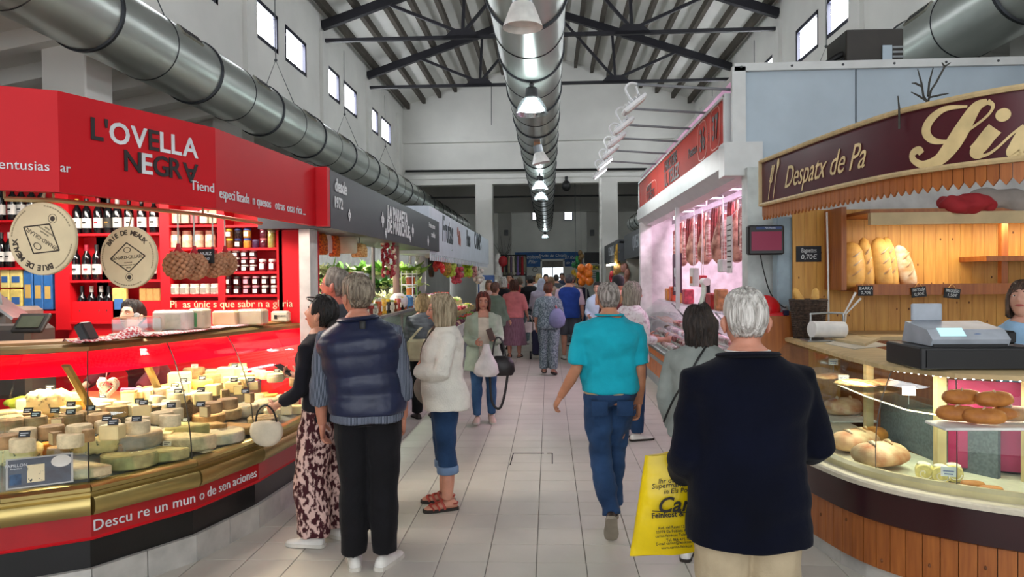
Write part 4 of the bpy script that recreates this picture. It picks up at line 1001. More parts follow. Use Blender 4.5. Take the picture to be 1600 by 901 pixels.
jar(425, 387, 'd', '#b9b08a', '#a8a058', None, (0.033, 0.16), 'tall jar of green olives at the end of the shelf of coloured jars', 'coloured preserve jars')
for r in range(3):
    for i in range(4): jar(356+i*13.5, 424, 'd', '#d9d5cf' if i < 2 or r == 0 else '#c86a74', '#4a1c22', '#e0dcd6', (0.031, 0.058), 'squat dark jam jar with pale label in the three-high rows', 'squat jam jars', r)
for i in range(2): jar(411+i*15, 424, 'd', '#d5d1cb', '#7a2a34', '#e2ded8', (0.033, 0.105), 'red jar with white label beside the three-high jam rows', 'red jars')
for r in range(2):
    for i in range(6): jar(357+i*14.5, 460, 'd', ('#3a2a24', '#3a2a24', '#c98a94', '#cf8f9c', '#d6d6d0', '#d6d6d0')[i], '#3c1a20', '#e2ddd0' if i != 2 else '#d58ea0', (0.032, 0.076), 'jam jar with %s lid on the lowest shelf of the rack' % ('dark', 'dark', 'pink', 'pink', 'white', 'white')[i], 'lowest shelf jam jars', r)
# ================================================================== CHEESES AND COUNTER GOODS
CC3 = [Vector((p[0], p[1])) for p in CC]
def inside_d(x, y):
    best = 9
    for a, b in zip(CC3, CC3[1:]):
        t = max(0, min(1, (Vector((x, y))-a).dot(b-a)/(b-a).length_squared)); best = min(best, (Vector((x, y))-a.lerp(b, t)).length)
    return best
def on_deck(u, v, lift=0.0):
    z = 0.65
    for _ in range(8):
        p = at(u, v, z=z+lift); d = inside_d(p.x, p.y); z = 0.585+0.155*min(1, max(0, (d-0.03)/0.49))
    if d > 0.47: p = at(u, v, z=0.916); return Vector((p.x, p.y, 0.916))
    return Vector((p.x, p.y, z+lift))
PASTE = mat('cheese_paste', '#e6cd92', rough=0.55, var=0.06, vscale=14); PALE = mat('cheese_pale', '#ead8a6', rough=0.55, var=0.06, vscale=14); AMB = mat('cheese_amber', '#d9a455', rough=0.5, var=0.08); ORG = mat('cheese_orange', '#e38a24', rough=0.5, var=0.08)
RINDB = mat('rind_brown', '#b08a5c', rough=0.8, var=0.2, vscale=22, bump=0.3, bscale=40); RINDW = mat('rind_white', '#d8c49c', rough=0.85, var=0.14, vscale=24, bump=0.3, bscale=50); RINDG = mat('rind_grey', '#a89272', rough=0.85, var=0.25, vscale=20, bump=0.35, bscale=40); RINDGR = mat('rind_greenish', '#b0a670', rough=0.8, var=0.15, vscale=18)
BLUE = mat('blue_cheese', '#e2cc8e', col2='#6b6a52', rough=0.6, vscale=26, thresh=(0.33, 0.42), bump=0.25, bscale=24); FILM = film_mat('cling_film', '#e9ecec', 0.3, 0.12); PAPER = mat('waxed_paper', '#e8ddc4', rough=0.6)
def lbl_card(parent, M, w=0.05, h=0.03, dark=True):
    m = MB(); m.box(0, 0, 0, w, 0.004, h, M=M); m.build('price_card', BLACK if dark else PAPER, parent)
    m = MB(); m.box(0, -0.003, h*0.55, w*0.7, 0.001, h*0.12, M=M); m.box(-w*0.1, -0.003, h*0.22, w*0.5, 0.001, h*0.14, M=M); m.build('price_print', LETW if dark else INK, parent)
def cheese(kind, p, rz, dims, rind, paste, label, card=0, group=None, film=False):
    dims = tuple(q*1.12 for q in dims); t = thing('cheese', label, 'cheese', p, rad(rz), group)
    def bd(nm, m, mt, sm=35): return m.build(nm, mt, t, sm, world=False)
    if kind == 'wheel':
        r, h = dims; m = MB(); m.lathe([(r*0.93, 0), (r, h*0.12), (r*1.01, h*0.5), (r, h*0.88), (r*0.93, h), (r*0.5, h*1.01), (0.0, h*1.01)], 26, cap=False); bd('rind', m, rind)
    elif kind in ('half', 'wedge', 'three'):
        r, h = dims; a0, a1 = {'half': (0, 180), 'wedge': (-28, 28), 'three': (40, 320)}[kind]; n = 18
        A = [rad(a0+(a1-a0)*k/n) for k in range(n+1)]; prof = ((r*0.95, 0), (r, h*0.12), (r, h*0.88), (r*0.95, h))
        m = MB(); m.loft([[(q*cos(a), q*sin(a), z) for q, z in prof]+[(0, 0, h), (0, 0, 0)] for a in A]); bd('rind', m, rind)
        c = MB()
        for a in (A[0], A[-1]):
            e = Vector((cos(a), sin(a), 0)); nn = Vector((sin(a), -cos(a), 0))*(1 if a == A[0] else -1)*0.0025
            c.add([tuple(nn+e*q+Vector((0, 0, z))) for q, z in ((0.004, 0.004), (r*0.97, 0.004), (r*0.985, h*0.12), (r*0.985, h*0.88), (r*0.95, h-0.003), (0.004, h-0.003))], [(0, 1, 2, 3, 4, 5)])
        bd('cut_face', c, paste, None)
    elif kind == 'block':
        w, d, h = dims; m = MB(); m.box(0, 0, 0, w, d, h, b=min(w, d, h)*0.08); bd('paste', m, paste, None)
        if rind: m = MB(); m.box(0, 0, -0.0, w*1.012, d*1.012, h*0.14); m.box(0, 0, h*0.9, w*1.012, d*1.012, h*0.115); bd('rind', m, rind, None)
    elif kind == 'lump':
        w, d, h = dims; m = MB(); m.box(0, 0, 0, w, d, h, b=min(w, d, h)*0.2); me = remesh(m, min(dims)*0.1, 3, 0.006, (40, 40, 40)); put('paste', me, paste, t)
    if film:
        w = (dims[0], dims[0]) if len(dims) == 2 else dims[:2]; h = dims[-1]; m = MB()
        if len(dims) == 2: m.lathe([(w[0]*1.03, 0.0), (w[0]*1.05, h*0.5), (w[0]*0.98, h*1.03), (0, h*1.05)], 22, cap=False)
        else: m.box(0, 0, 0, w[0]*1.05, w[1]*1.05, h*1.04, b=0.008)
        bd('film_wrap', m, FILM)
    if card:
        h = dims[-1]; M = T(0.01, -0.01, h)@Matrix.Rotation(-rad(rz)+rad(12), 4, 'Z')@Matrix.Rotation(rad(-18), 4, 'X'); m = MB()
        inv = T(p)@rotz(rad(rz)); lbl_card(t, inv@M, dark=(card == 1))
    return t
CH = [
 # kind, u, v, rz, dims, rind, paste, label, card, film
 ('lump', 84, 694, 10, (0.20, 0.12, 0.14), None, BLUE, 'tall rough lump of marbled blue cheese standing against the vent', 1, 0),
 ('lump', 40, 714, 14, (0.25, 0.12, 0.10), None, BLUE, 'long block of blue-veined cheese behind the picture card', 1, 0),
 ('lump', 155, 690, 20, (0.24, 0.12, 0.09), None, BLUE, 'half wheel of blue-veined cheese beside the tall lump', 1, 0),
 ('block', 163, 664, 15, (0.075, 0.06, 0.075), None, ORG, 'small bright orange cube of cheese', 0, 0),
 ('block', 216, 657, 12, (0.16, 0.05, 0.095), None, PASTE, 'flat rectangular slab of firm yellow cheese standing on edge', 0, 0),
 ('block', 231, 631, 10, (0.06, 0.05, 0.07), None, PASTE, 'little cube of yellow cheese set on top of the standing slab', 0, 0),
 ('three', 225, 686, 120, (0.15, 0.075), RINDB, PASTE, 'broad cream wheel with a wedge cut out and plastic on top', 2, 1),
 ('block', 149, 698, 25, (0.10, 0.06, 0.07), None, ORG, 'orange wedge leaning on the blue half wheel', 0, 0),
 ('wheel', 118, 708, 0, (0.05, 0.085), RINDB, PASTE, 'small upright cream cylinder of cheese behind the orange slab', 0, 0),
 ('block', 193, 695, -20, (0.07, 0.06, 0.06), None, ORG, 'short orange cheese wedge next to the oozing brie', 0, 0),
 ('half', 168, 728, 160, (0.16, 0.05), RINDW, PALE, 'oozing white brie half wheel folded in paper', 0, 0),
 ('half', 243, 716, 170, (0.16, 0.06), RINDGR, PALE, 'wedge of pale cheese with a greenish rind', 1, 0),
 ('block', 92, 713, 12, (0.24, 0.08, 0.02), None, ORG, 'thin orange slab of cheese behind the picture card', 1, 0),
 ('half', 240, 694, 190, (0.14, 0.07), RINDGR, PALE, 'greenish-rinded half wheel stacked behind another', 0, 0),
 ('block', 24, 668, 10, (0.10, 0.07, 0.08), None, PALE, 'white soft cheese in a plastic tub by the vent', 1, 1),
 ('wheel', 6, 676, 0, (0.06, 0.07), RINDW, PALE, 'white rounded cheese at the far corner of the case', 0, 0),
 ('block', 10, 706, 10, (0.12, 0.08, 0.04), None, PALE, 'low white cheese slab on a tray behind the picture card', 0, 0),
 ('half', 278, 678, 165, (0.17, 0.08), RINDW, PALE, 'large white-rinded half wheel under parchment', 0, 0),
 ('half', 262, 690, 170, (0.14, 0.055), RINDGR, PALE, 'low greenish half wheel under the large white one', 2, 0),
 ('block', 283, 701, 15, (0.16, 0.12, 0.035), None, PALE, 'flat pale slab on the front tray', 2, 0),
 ('wheel', 276, 633, 0, (0.075, 0.065), RINDB, PASTE, 'yellow wheel with cling film at the back of the case', 0, 1),
 ('block', 303, 634, 20, (0.10, 0.08, 0.075), None, PALE, 'pale squared cheese block beside the film-wrapped wheel', 0, 0),
 ('half', 312, 650, 160, (0.11, 0.06), RINDW, PALE, 'small white half wheel with a dark card', 1, 0),
 ('wheel', 325, 669, 0, (0.10, 0.06), RINDB, PALE, 'cut cream wheel with a brown rind and paper', 0, 0),
 ('three', 326, 688, 100, (0.13, 0.06), RINDW, PALE, 'broad pale wheel wrapped in film at the front', 0, 1),
 ('wheel', 362, 661, 0, (0.095, 0.065), RINDG, PALE, 'grey-rinded wheel, upper of the stack by the front glass', 0, 0),
 ('wheel', 366, 677, 0, (0.10, 0.055), RINDG, PALE, 'grey-rinded wheel, lower of the stack by the front glass', 0, 0),
 ('wheel', 388, 648, 0, (0.09, 0.07), RINDG, PALE, 'film-wrapped grey wheel behind the stacked pair', 0, 1),
 ('wheel', 404, 641, 0, (0.085, 0.065), RINDW, PALE, 'film-wrapped white wheel beside the grey ones', 0, 1),
 ('block', 330, 615, 15, (0.09, 0.07, 0.07), None, PALE, 'white rounded block with a black card', 1, 0),
 ('block', 338, 637, 15, (0.075, 0.06, 0.08), RINDB, PASTE, 'small cream block with brown sides', 0, 0),
 ('wheel', 352, 623, 0, (0.045, 0.05), RINDW, PALE, 'tiny white goat cheese with a label', 1, 0),
 ('block', 360, 606, 12, (0.13, 0.08, 0.12), None, PASTE, 'tall truncated yellow cheese by the cutting board', 0, 0),
 ('wheel', 373, 624, 0, (0.08, 0.055), AMB, PASTE, 'orange-rinded flat wheel in the middle of the case', 0, 0),
 ('wheel', 386, 606, 0, (0.07, 0.055), AMB, PASTE, 'amber wheel behind the orange-rinded one', 1, 0),
 ('block', 400, 590, 8, (0.17, 0.09, 0.085), None, PASTE, 'long yellow block at the back of the case', 1, 0),
 ('wheel', 407, 604, 0, (0.06, 0.075), RINDB, PASTE, 'upright cream cylinder beside the long yellow block', 0, 0),
 ('wedge', 431, 588, 200, (0.13, 0.09), RINDB, PASTE, 'tall pointed wedge of pale cheese', 0, 0),
 ('wheel', 446, 612, 0, (0.085, 0.085), RINDW, PALE, 'white wheel with a wrapped paper cap', 2, 0),
 ('block', 469, 593, 5, (0.10, 0.08, 0.10), None, PASTE, 'yellow block against the end of the case', 0, 0),
 ('three', 418, 618, 60, (0.085, 0.05), AMB, PASTE, 'cut amber wheel showing its yellow inside', 0, 0),
 ('wheel', 415, 632, 0, (0.075, 0.065), RINDGR, PALE, 'pale greenish wheel wrapped in film', 0, 1),
 ('wheel', 393, 625, 0, (0.05, 0.06), RINDW, PALE, 'white cylinder between the amber wheel and the greenish one', 0, 0),
 ('block', 424, 655, 20, (0.11, 0.09, 0.075), None, PALE, 'pale block in film near the front glass', 0, 1),
 ('block', 440, 645, 20, (0.10, 0.08, 0.08), None, PALE, 'film-wrapped pale block behind the phone', 0, 1),
 ('wheel', 376, 582, 0, (0.075, 0.075), RINDB, PASTE, 'small yellow wheel with a goat label on the worktop', 2, 0),
 ('block', 436, 568, 5, (0.22, 0.06, 0.05), None, mat('dark_card', '#5a4a3c', rough=0.6), 'dark cardboard cheese box at the end of the case', 0, 0),
 ('half', 345, 700, 165, (0.14, 0.05), RINDB, PASTE, 'flat tan half wheel at the front edge under the stacked wheels', 0, 0),
 ('half', 300, 668, 150, (0.10, 0.05), RINDB, PALE, 'small tan half wheel leaning on the large white one', 0, 0),
 ('block', 462, 622, 15, (0.10, 0.08, 0.06), None, PALE, 'pale slab near the gold rail by the end wall', 0, 0),
]
def foot(c): return 1.12*(c[4][0]*(1.0 if len(c[4]) == 2 else 0.5*(1+c[4][1]/c[4][0]*0.5)))*0.9
POS = [on_deck(c[1], c[2]) for c in CH]
for it in range(60):
    for i in range(len(CH)):
        for j in range(i):
            d = POS[i]-POS[j]
            if abs(d.z) > 0.12: continue
            d.z = 0; g = foot(CH[i])+foot(CH[j])-d.length
            if g > 0 and d.length > 1e-4:
                d = d.normalized()*g*0.3; POS[i] = POS[i]+d; POS[j] = POS[j]-d
    for i, p in enumerate(POS):
        e = inside_d(p.x, p.y); top = p.z > 0.9; lo, hi = (0.58, 0.95) if top else (0.04+foot(CH[i]), 0.46-foot(CH[i])*0.5)
        if lo > hi: lo = hi = (lo+hi)/2
        if e < lo or e > hi:
            q = offs(CC, lo if e < lo else hi); q = [Vector(m0).lerp(Vector(m1), k/12) for m0, m1 in zip(q, q[1:]) for k in range(12)]; q = min(q, key=lambda w: (w-Vector((p.x, p.y))).length); p.x, p.y = q
        p.y = min(p.y, 6.0)
        if not top: p.z = 0.585+0.155*min(1, max(0, (inside_d(p.x, p.y)-0.03)/0.49))
for (kind, u, v, rz, dims, rind, paste, label, card, film), pp in zip(CH, POS): cheese(kind, pp, rz, dims, rind, paste, label, card, None, film)
random.seed(77)
FK = [('wheel', RINDB, PASTE, 'small tan cheese wheel tucked between bigger cheeses'), ('block', None, PASTE, 'small yellow cheese block tucked between bigger cheeses'), ('wheel', RINDW, PALE, 'small white cheese wheel tucked between bigger cheeses'), ('half', RINDW, PALE, 'small white half wheel tucked between bigger cheeses'), ('wedge', RINDB, PASTE, 'thin tan cheese wedge tucked between bigger cheeses')]
placed = [p for p in POS]; frad = [foot(c) for c in CH]; nf = 0
for k in range(1500):
    u = random.uniform(0, 475); vf = lerp(735, 640, u/475); p = on_deck(u, vf-random.uniform(0, 118)); d = inside_d(p.x, p.y)
    if not (0.09 < d < 0.43 or (p.z > 0.9 and u > 290 and 0.54 < d < 0.85)) or p.y > 5.95 or min((p-q).length-r for q, r in zip(placed, frad)) < 0.05: continue
    kd, ri, pa, lb = FK[nf % 5]; dm = (0.055, 0.055) if kd != 'block' else (0.09, 0.07, 0.065); cheese(kd, p, random.uniform(-40, 40)+(170 if kd == 'half' else 0), dm, ri, pa, lb, nf % 3 == 0, 'small filler cheeses'); placed.append(p); frad.append(0.062); nf += 1
# trays, parchment, picture card
for u0, v0, u1, v1, lab in ((165, 740, 300, 702, 'white plastic tray edge along the front of the cheese case'), (290, 712, 372, 682, 'pale wooden tray under the stacked grey wheels')):
    a, b = on_deck(u0, v0), on_deck(u1, v1); d = b-a; m = MB(); m.box(d.length/2, 0.07, 0.0, d.length, 0.16, 0.014, M=frame(a+Vector((0, 0, 0.0)), d, (0, 0, 1)), b=0.004); single('display_tray', m, PAPER if u0 < 200 else WOODL, lab, 'tray')
pa, pb_, pc = at(2, 772, X=None, Y=None, z=0.64), at(112, 758, z=0.64), None
pcT = thing('picture_card', 'framed card with a photo of blue cheese leaning inside the front glass', 'card', (pa+pb_)/2)
d = (pb_-pa); Mx = onto(pa+Vector((-0.03, 0.07, 0)), d, Vector((0, 0.25, 1))); w = d.length*0.98; h = 0.155
m = MB(); m.box(w/2, h/2, -0.004, w, h, 0.008, M=Mx); m.build('frame', mat('card_silver', '#b9b8b2', rough=0.4), pcT)
m = MB(); m.box(w/2, h/2, 0.005, w*0.93, h*0.9, 0.002, M=Mx); m.build('picture', mat('card_dark', '#2a2530', col2='#3a4656', vscale=12, rough=0.3), pcT)
m = MB(); m.box(w*0.44, h*0.45, 0.008, w*0.26, h*0.58, 0.002, M=Mx); m.build('cheese_print', mat('card_cheese', '#e3d3ac', col2='#33383a', vscale=42, thresh=(0.36, 0.42)), pcT)
m = MB(); m.box(w*0.14, h*0.3, 0.008, w*0.17, h*0.35, 0.001, M=Mx); m.build('water_print', mat('card_water', '#3a5c80', col2='#1c2a44', vscale=40), pcT)
m = MB(); m.lathe([(0.001, 0), (h*0.2, 0), (h*0.2, 0.001), (0.001, 0.001)], 24, M=Mx@T(w*0.82, h*0.76, 0.008)@Matrix.Diagonal((1.5, 1, 1, 1))); m.build('badge', mat('badge_white', '#dfdcd4', rough=0.5), pcT)
lettering('PAPILLON', Mx@T(w*0.15, h*0.76, 0.008), LETW, pcT, 0.022, name='print', extrude=0.0005); lettering('Roquefort', Mx@T(w*0.15, h*0.66, 0.008), LETW, pcT, 0.012, name='print', extrude=0.0005)
# worktop goods
WZ = 0.915
def wt(u, v, z=WZ): return at(u, v, z=z)
m = MB(); P = [wt(45, 640), wt(205, 633), wt(215, 616), wt(75, 617)]; m.prism([(p.x, p.y) for p in P], WZ, WZ+0.025); single('cutting_board', m, mat('board_orange', '#b5461f', rough=0.45, var=0.1), 'long orange cutting board on the worktop behind the cheeses', 'board')
m = MB(); P = [wt(318, 597), wt(372, 588), wt(378, 576), wt(330, 578)]; m.prism([(p.x, p.y) for p in P], WZ, WZ+0.025); single('cutting_board', m, MATS['board_orange'], 'orange cutting board beside the hand of the vendor', 'board')
p = wt(35, 634); m = MB(); m.ball((p.x, p.y, WZ+0.02), (0.11, 0.06, 0.03), 16, 8); me = remesh(m, 0.012, 1, 0.02, (14, 14, 14)); o = bpy.data.objects.new('cleaning_cloth', me); COL.objects.link(o); me.materials.append(mat('cloth_lime', '#c6cf3e', rough=0.9)); tag(recentre(o), 'crumpled lime yellow cloth beside the orange cutting board', 'cloth')
a = wt(190, 612, WZ+0.03); b = wt(238, 611, WZ+0.03); m = MB(); m.tube([a, b], 0.03, 16); ro = thing('film_roll', 'pink wrapping roll lying on the worktop by the wicker heart', 'roll', a); m.build('film', mat('film_pink', '#b0587f', rough=0.3), ro, 40)
m = MB(); m.tube([b+Vector((-0.002, 0, 0)), b+Vector((0.012, 0, 0))], [0.031, 0.031], 16); m.tube([b+Vector((0.01, 0, 0)), b+Vector((0.014, 0, 0))], 0.019, 12); m.build('core_end', mat('core_card', '#c9a87c', rough=0.7), ro, 40)
# wicker heart
hc = at(169, 606, Y=4.32); ht = thing('wicker_heart', 'white wicker heart with a ribbon hanging inside the case glass', 'ornament', hc-Vector((0, 0, 0.07)))
def hpt(t, s): x = 16*sin(t)**3; y = 13*cos(t)-5*cos(2*t)-2*cos(3*t)-cos(4*t); return Vector((x/17*s, 0, (y+2.5)/17*s))
WIC = mat('wicker_white', '#e6d3c0', rough=0.7)
for k in range(5):
    m = MB(); m.tube([hc+hpt(2*pi*i/32, 0.072-0.007*k)+Vector((0, -0.012*sin(k*0.6), 0)) for i in range(33)], 0.005, 6); m.build('cane', WIC, ht, 60)
for k in range(12):
    y = -0.06+0.01*k; m = MB(); m.tube([hc+Vector((-0.055+abs(y)*0.2, -0.012, y*0.4+k*0.006-0.02)), hc+Vector((0.055-abs(y)*0.2, -0.012, -y*0.4+k*0.002))], 0.003, 5); m.build('cane', WIC, ht)
m = MB(); m.tube(spline([hc+Vector((-0.02, -0.02, 0.02)), hc+Vector((0, -0.02, 0.045)), hc+Vector((0.02, -0.02, 0.02)), hc+Vector((0, -0.02, 0.04)), hc+Vector((0, -0.005, 0.1))], 4), 0.004, 5); m.build('ribbon', mat('ribbon_pink', '#c9626a', rough=0.6), ht)
m = MB(); m.tube([hc+Vector((0, -0.005, 0.09)), Vector((hc.x, hc.y, 1.31))], 0.002, 5); m.build('string', WIC, ht)
# top ledge goods
LZ = 1.36
def lt_(u, v): return at(u, v, z=LZ)
def ledge_box(u0, u1, v0, v1, col, label, dep=0.09, side=None, cat='cheese', name='cheese', film=False, sign=None):
    a = lt_(u0, v1); b = lt_(u1, v1); Y = (a.y+b.y)/2; x0 = at(u0, v1, Y=Y).x; x1 = at(u1, v1, Y=Y).x; h = at(u0, v0, Y=Y).z-LZ
    t = thing(name, label, cat, ((x0+x1)/2, Y, LZ)); m = MB(); m.box((x0+x1)/2, Y+dep/2, LZ, x1-x0, dep, h, b=0.012); m.build('block', mat('ledge_'+col.strip('#'), col, rough=0.5, var=0.1, vscale=14), t)
    if side: m = MB(); m.box((x0+x1)/2+(x1-x0)*side[1], Y-0.002, LZ+h*0.12, (x1-x0)*side[2], 0.005, h*0.7); m.build('face_label', mat('ledge_'+side[0].strip('#'), side[0], rough=0.5, var=0.1, vscale=20), t)
    if film: m = MB(); m.box((x0+x1)/2, Y+dep/2, LZ, (x1-x0)*1.03, dep*1.05, h*1.04, b=0.014); m.build('film_wrap', FILM, t)
    return t, (x0+x1)/2, Y, h
ledge_box(238, 292, 486, 517, '#d8d6c8', 'white box of cheese with a printed label on the top ledge', 0.12, ('#b9c4b4', 0.1, 0.45), film=True)
ledge_box(293, 319, 483, 515, '#dccf9e', 'pale yellow cheese quarter with a green label on the top ledge', 0.12, ('#4f9a5a', -0.12, 0.4), film=True)
ledge_box(331, 369, 486, 509, '#d8ab52', 'golden half of a large cut cheese on the top ledge', 0.13, film=True); ledge_box(370, 410, 484, 508, '#dcc588', 'cream half of a large cut cheese on the top ledge', 0.13, film=True)
t, x, Y, h = ledge_box(423, 450, 486, 503, '#dcd5bd', 'small cream cheese box with a goat print at the end of the ledge', 0.07)
lettering('QUESO', T(x+0.02, Y-0.003, LZ+h*0.55)@Matrix.Rotation(pi/2, 4, 'X'), LETK, t, 0.022, name='print', extrude=0.0006); m = MB(); m.box(x-0.03, Y-0.003, LZ+h*0.3, 0.025, 0.002, h*0.35); m.build('goat_print', LETK, t)
GING = mat('gingham', '#b8283a', col2='#e8dfe0', rough=0.85, vscale=30, thresh=(0.47, 0.53), stretch=(1, 1, 1))
g = GING.node_tree; ch = g.nodes.new('ShaderNodeTexChecker'); ch.inputs['Scale'].default_value = 55; ch.inputs['Color1'].default_value = hexc('#b31f33'); ch.inputs['Color2'].default_value = hexc('#e6dcdd'); tc = g.nodes.new('ShaderNodeTexCoord'); g.links.new(tc.outputs['Object'], ch.inputs['Vector']); g.links.new(ch.outputs['Color'], g.nodes['Principled BSDF'].inputs['Base Color'])
def cloth(pix, z, label, amp, bulge):
    a, b = lt_(*pix[0]), lt_(*pix[1]); n = 22; m = MB(); vs = []; d = b-a; nn = Vector((-d.y, d.x, 0)).normalized()
    for i in range(n+1):
        for j in range(9):
            s = i/n; t = j/8; p = a+d*s+nn*(t*0.2-0.02); hgt = abs(amp*mnoise.noise(Vector((s*6, t*3, z))))+bulge*math.exp(-((s-0.72)/0.13)**2)*math.exp(-((t-0.4)/0.3)**2); vs.append((p.x, p.y, LZ+0.003+hgt))
    fs = [(i*9+j, (i+1)*9+j, (i+1)*9+j+1, i*9+j+1) for i in range(n) for j in range(8)]; m.add(vs, fs)
    o = single('gingham_cloth', m, GING, label, 'cloth', smooth=60); sm = o.modifiers.new('s', 'SOLIDIFY'); sm.thickness = 0.003
cloth(((122, 536), (248, 526)), 1.0, 'red and white gingham cloth bunched up on the top ledge by the glass cover', 0.04, 0.07)
cloth(((250, 524), (412, 505)), 2.0, 'red and white gingham cloth spread under the large cheeses', 0.015, 0.0)
p = lt_(192, 526); m = MB(); m.box(p.x, p.y+0.16, LZ, 0.26, 0.16, 0.12, b=0.015); gb = thing('cheese_cover', 'clear plastic cover on the ledge in front of the vendor', 'cover', (p.x, p.y+0.16, LZ)); m.build('cover', glass_mat('clear_plastic', '#eef2f2', base=0.12, rough=0.08), gb)
m = MB(); m.lathe([(0.015, 0), (0.02, 0.012), (0.012, 0.022), (0.0, 0.024)], 12, M=T(p.x, p.y+0.16, LZ+0.12)); m.build('knob', LWHITE, gb, 40); m = MB(); m.box(p.x, p.y+0.16, LZ, 0.28, 0.18, 0.012, b=0.004); m.build('base', LWHITE, gb)
# weighing machine
q = at(40, 540, Y=4.95); sc = thing('weighing_scale', 'dark counter scale with tilted display standing behind the top ledge', 'scale', (q.x, 4.95, 0.915)); DG = mat('scale_dark', '#3a3736', rough=0.45)
m = MB(); m.box(q.x-0.12, 4.95, 0.915, 0.5, 0.3, 0.5, b=0.03); m.build('body', DG, sc)
M = T(q.x+0.12, 4.86, 1.42)@Matrix.Rotation(rad(48), 4, 'X'); m = MB(); m.box(0, 0, 0, 0.22, 0.16, 0.03, M=M, b=0.008); m.build('display', BLACK, sc); m = MB(); m.box(0, 0, 0.031, 0.16, 0.1, 0.003, M=M); m.build('screen', mat('scale_screen', '#4d5448', rough=0.2), sc)
m = MB(); m.tube(spline([(q.x-0.3, 4.78, 1.3), (q.x-0.3, 4.76, 1.4), (q.x-0.22, 4.76, 1.42)], 5), 0.008, 6); m.build('handle', STEELB, sc)
q = at(122, 536, z=1.36)
M = T(q.x, q.y+0.12, 1.36)@Matrix.Rotation(rad(-28), 4, 'Y'); m = MB(); m.box(0, 0, 0, 0.06, 0.1, 0.12, M=M, b=0.01); single('card_reader', m, mat('reader_black', '#141318', rough=0.35), 'black tilted payment terminal on the cheese counter ledge', 'terminal')
p = at(20, 497, Y=5.5); m = MB(); m.box(p.x-0.15, 5.5, 0.9, 0.55, 0.4, 0.62, b=0.03); sl = thing('slicing_machine', 'grey slicing machine behind the counter below the pasta shelf', 'machine', (p.x-0.15, 5.5, 0.9)); m.build('body', mat('slicer_grey', '#8a8078', rough=0.4, metal=0.4), sl)
m = MB(); m.lathe([(0.001, -0.006), (0.15, -0.004), (0.15, 0.004), (0.001, 0.006)], 28, M=T(p.x-0.05, 5.27, 1.56)@Matrix.Rotation(pi/2, 4, 'X')); m.build('blade', STEELB, sl, 40); M = T(p.x+0.1, 5.3, 1.54)@Matrix.Rotation(rad(35), 4, 'Y'); m = MB(); m.box(0, 0, -0.02, 0.32, 0.2, 0.02, M=M); m.build('carriage', STEELB, sl)
# ================================================================== BLACK DRIED-FRUIT STALL AND WHITE FRUIT STALL
XL = -1.75
SLATE = mat('sign_slate', '#22242c', rough=0.45, var=0.06, vscale=3); SIGNW = mat('sign_white', '#c3cbd6', rough=0.5, var=0.05, vscale=3); SLW = mat('slate_lettering', '#e3e4e6', rough=0.5)
sg = thing('stall_sign', 'long slate-black stall sign with white lettering and nut motifs', 'sign', (XL-0.2, 8.8, 2.12))
m = MB(); m.box(XL-0.3, 8.78, 2.12, 0.6, 5.86, 0.47); m.build('sign_box', SLATE, sg)
def left_text(s, u, v, size, parent, mt, X=XL, **k):
    p = at(u, v, X=X+0.004); lettering(s, onto(p, (0, 1, 0)), mt, parent, size, **k)
left_text('desde', 533, 293, 0.15, sg, SLW, offset=0.004); left_text('1972', 529, 318, 0.125, sg, SLW, offset=0.004)
left_text('LA PARAETA', 622, 338, 0.2, sg, SLW, offset=0.006); left_text('DE MARICHUE', 624, 359, 0.2, sg, SLW, offset=0.006)
left_text('Frutos secos', 675, 353, 0.11, sg, SLW); left_text('semillas', 677, 367, 0.12, sg, SLW)
for u, v, s in ((546, 336, 0.1), (598, 343, 0.16), (645, 360, 0.16), (603, 364, 0.1), (641, 372, 0.1), (669, 376, 0.14)):
    p = at(u, v, X=XL+0.003); m = MB(); M = onto(p, (0, 1, 0))
    for k in range(4): m.lathe([(0.001, 0), (s*0.16, 0), (s*0.16, 0.002), (0.001, 0.002)], 10, M=M@T(s*0.24*cos(pi/2*k), s*0.3*sin(pi/2*k), 0)@Matrix.Diagonal((1, 1.5, 1, 1)))
    m.build('nut_motif', SLW, sg)
sw = thing('stall_sign', 'white fruit stall sign with dark lettering and a fringed lower edge', 'sign', (XL-0.2, 16.4, 2.07))
m = MB(); m.box(XL-0.29, 16.45, 2.07, 0.5, 10.9, 0.72); m.build('sign_box', SIGNW, sw)
DKL = mat('dark_green_letters', '#2c3640', rough=0.5)
left_text('Frutas', 700, 362, 0.62, sw, DKL, X=XL-0.04, offset=0.012, shear=0.12, sx=0.9); left_text('Hnos', 732, 374, 0.5, sw, DKL, X=XL-0.04, offset=0.01, sx=0.7); left_text('CAMPS', 747, 378, 0.58, sw, DKL, X=XL-0.04, offset=0.012, sx=1.0)
p = at(717, 367, X=XL-0.036); m = MB(); M = onto(p, (0, 1, 0))
for k, (dx, dy) in enumerate(((-0.15, 0.05), (0.12, 0.0), (0.2, -0.12), (0.0, -0.1))): m.lathe([(0.001, 0), (0.1, 0), (0.1, 0.003), (0.001, 0.003)], 12, M=M@T(dx, dy, 0))
m.build('fruit_motif', mat('motif_red', '#b0563f', rough=0.5), sw)
fl = MB(); fl.box(0, 0, -0.1, 0.012, 0.11, 0.1); fme = fl.mesh('fringe_tab'); fme.materials.append(SIGNW)
for k in range(48): inst('fringe_tab', fme, T(XL-0.05, 11.15+k*0.22, 2.07), parent=sw)
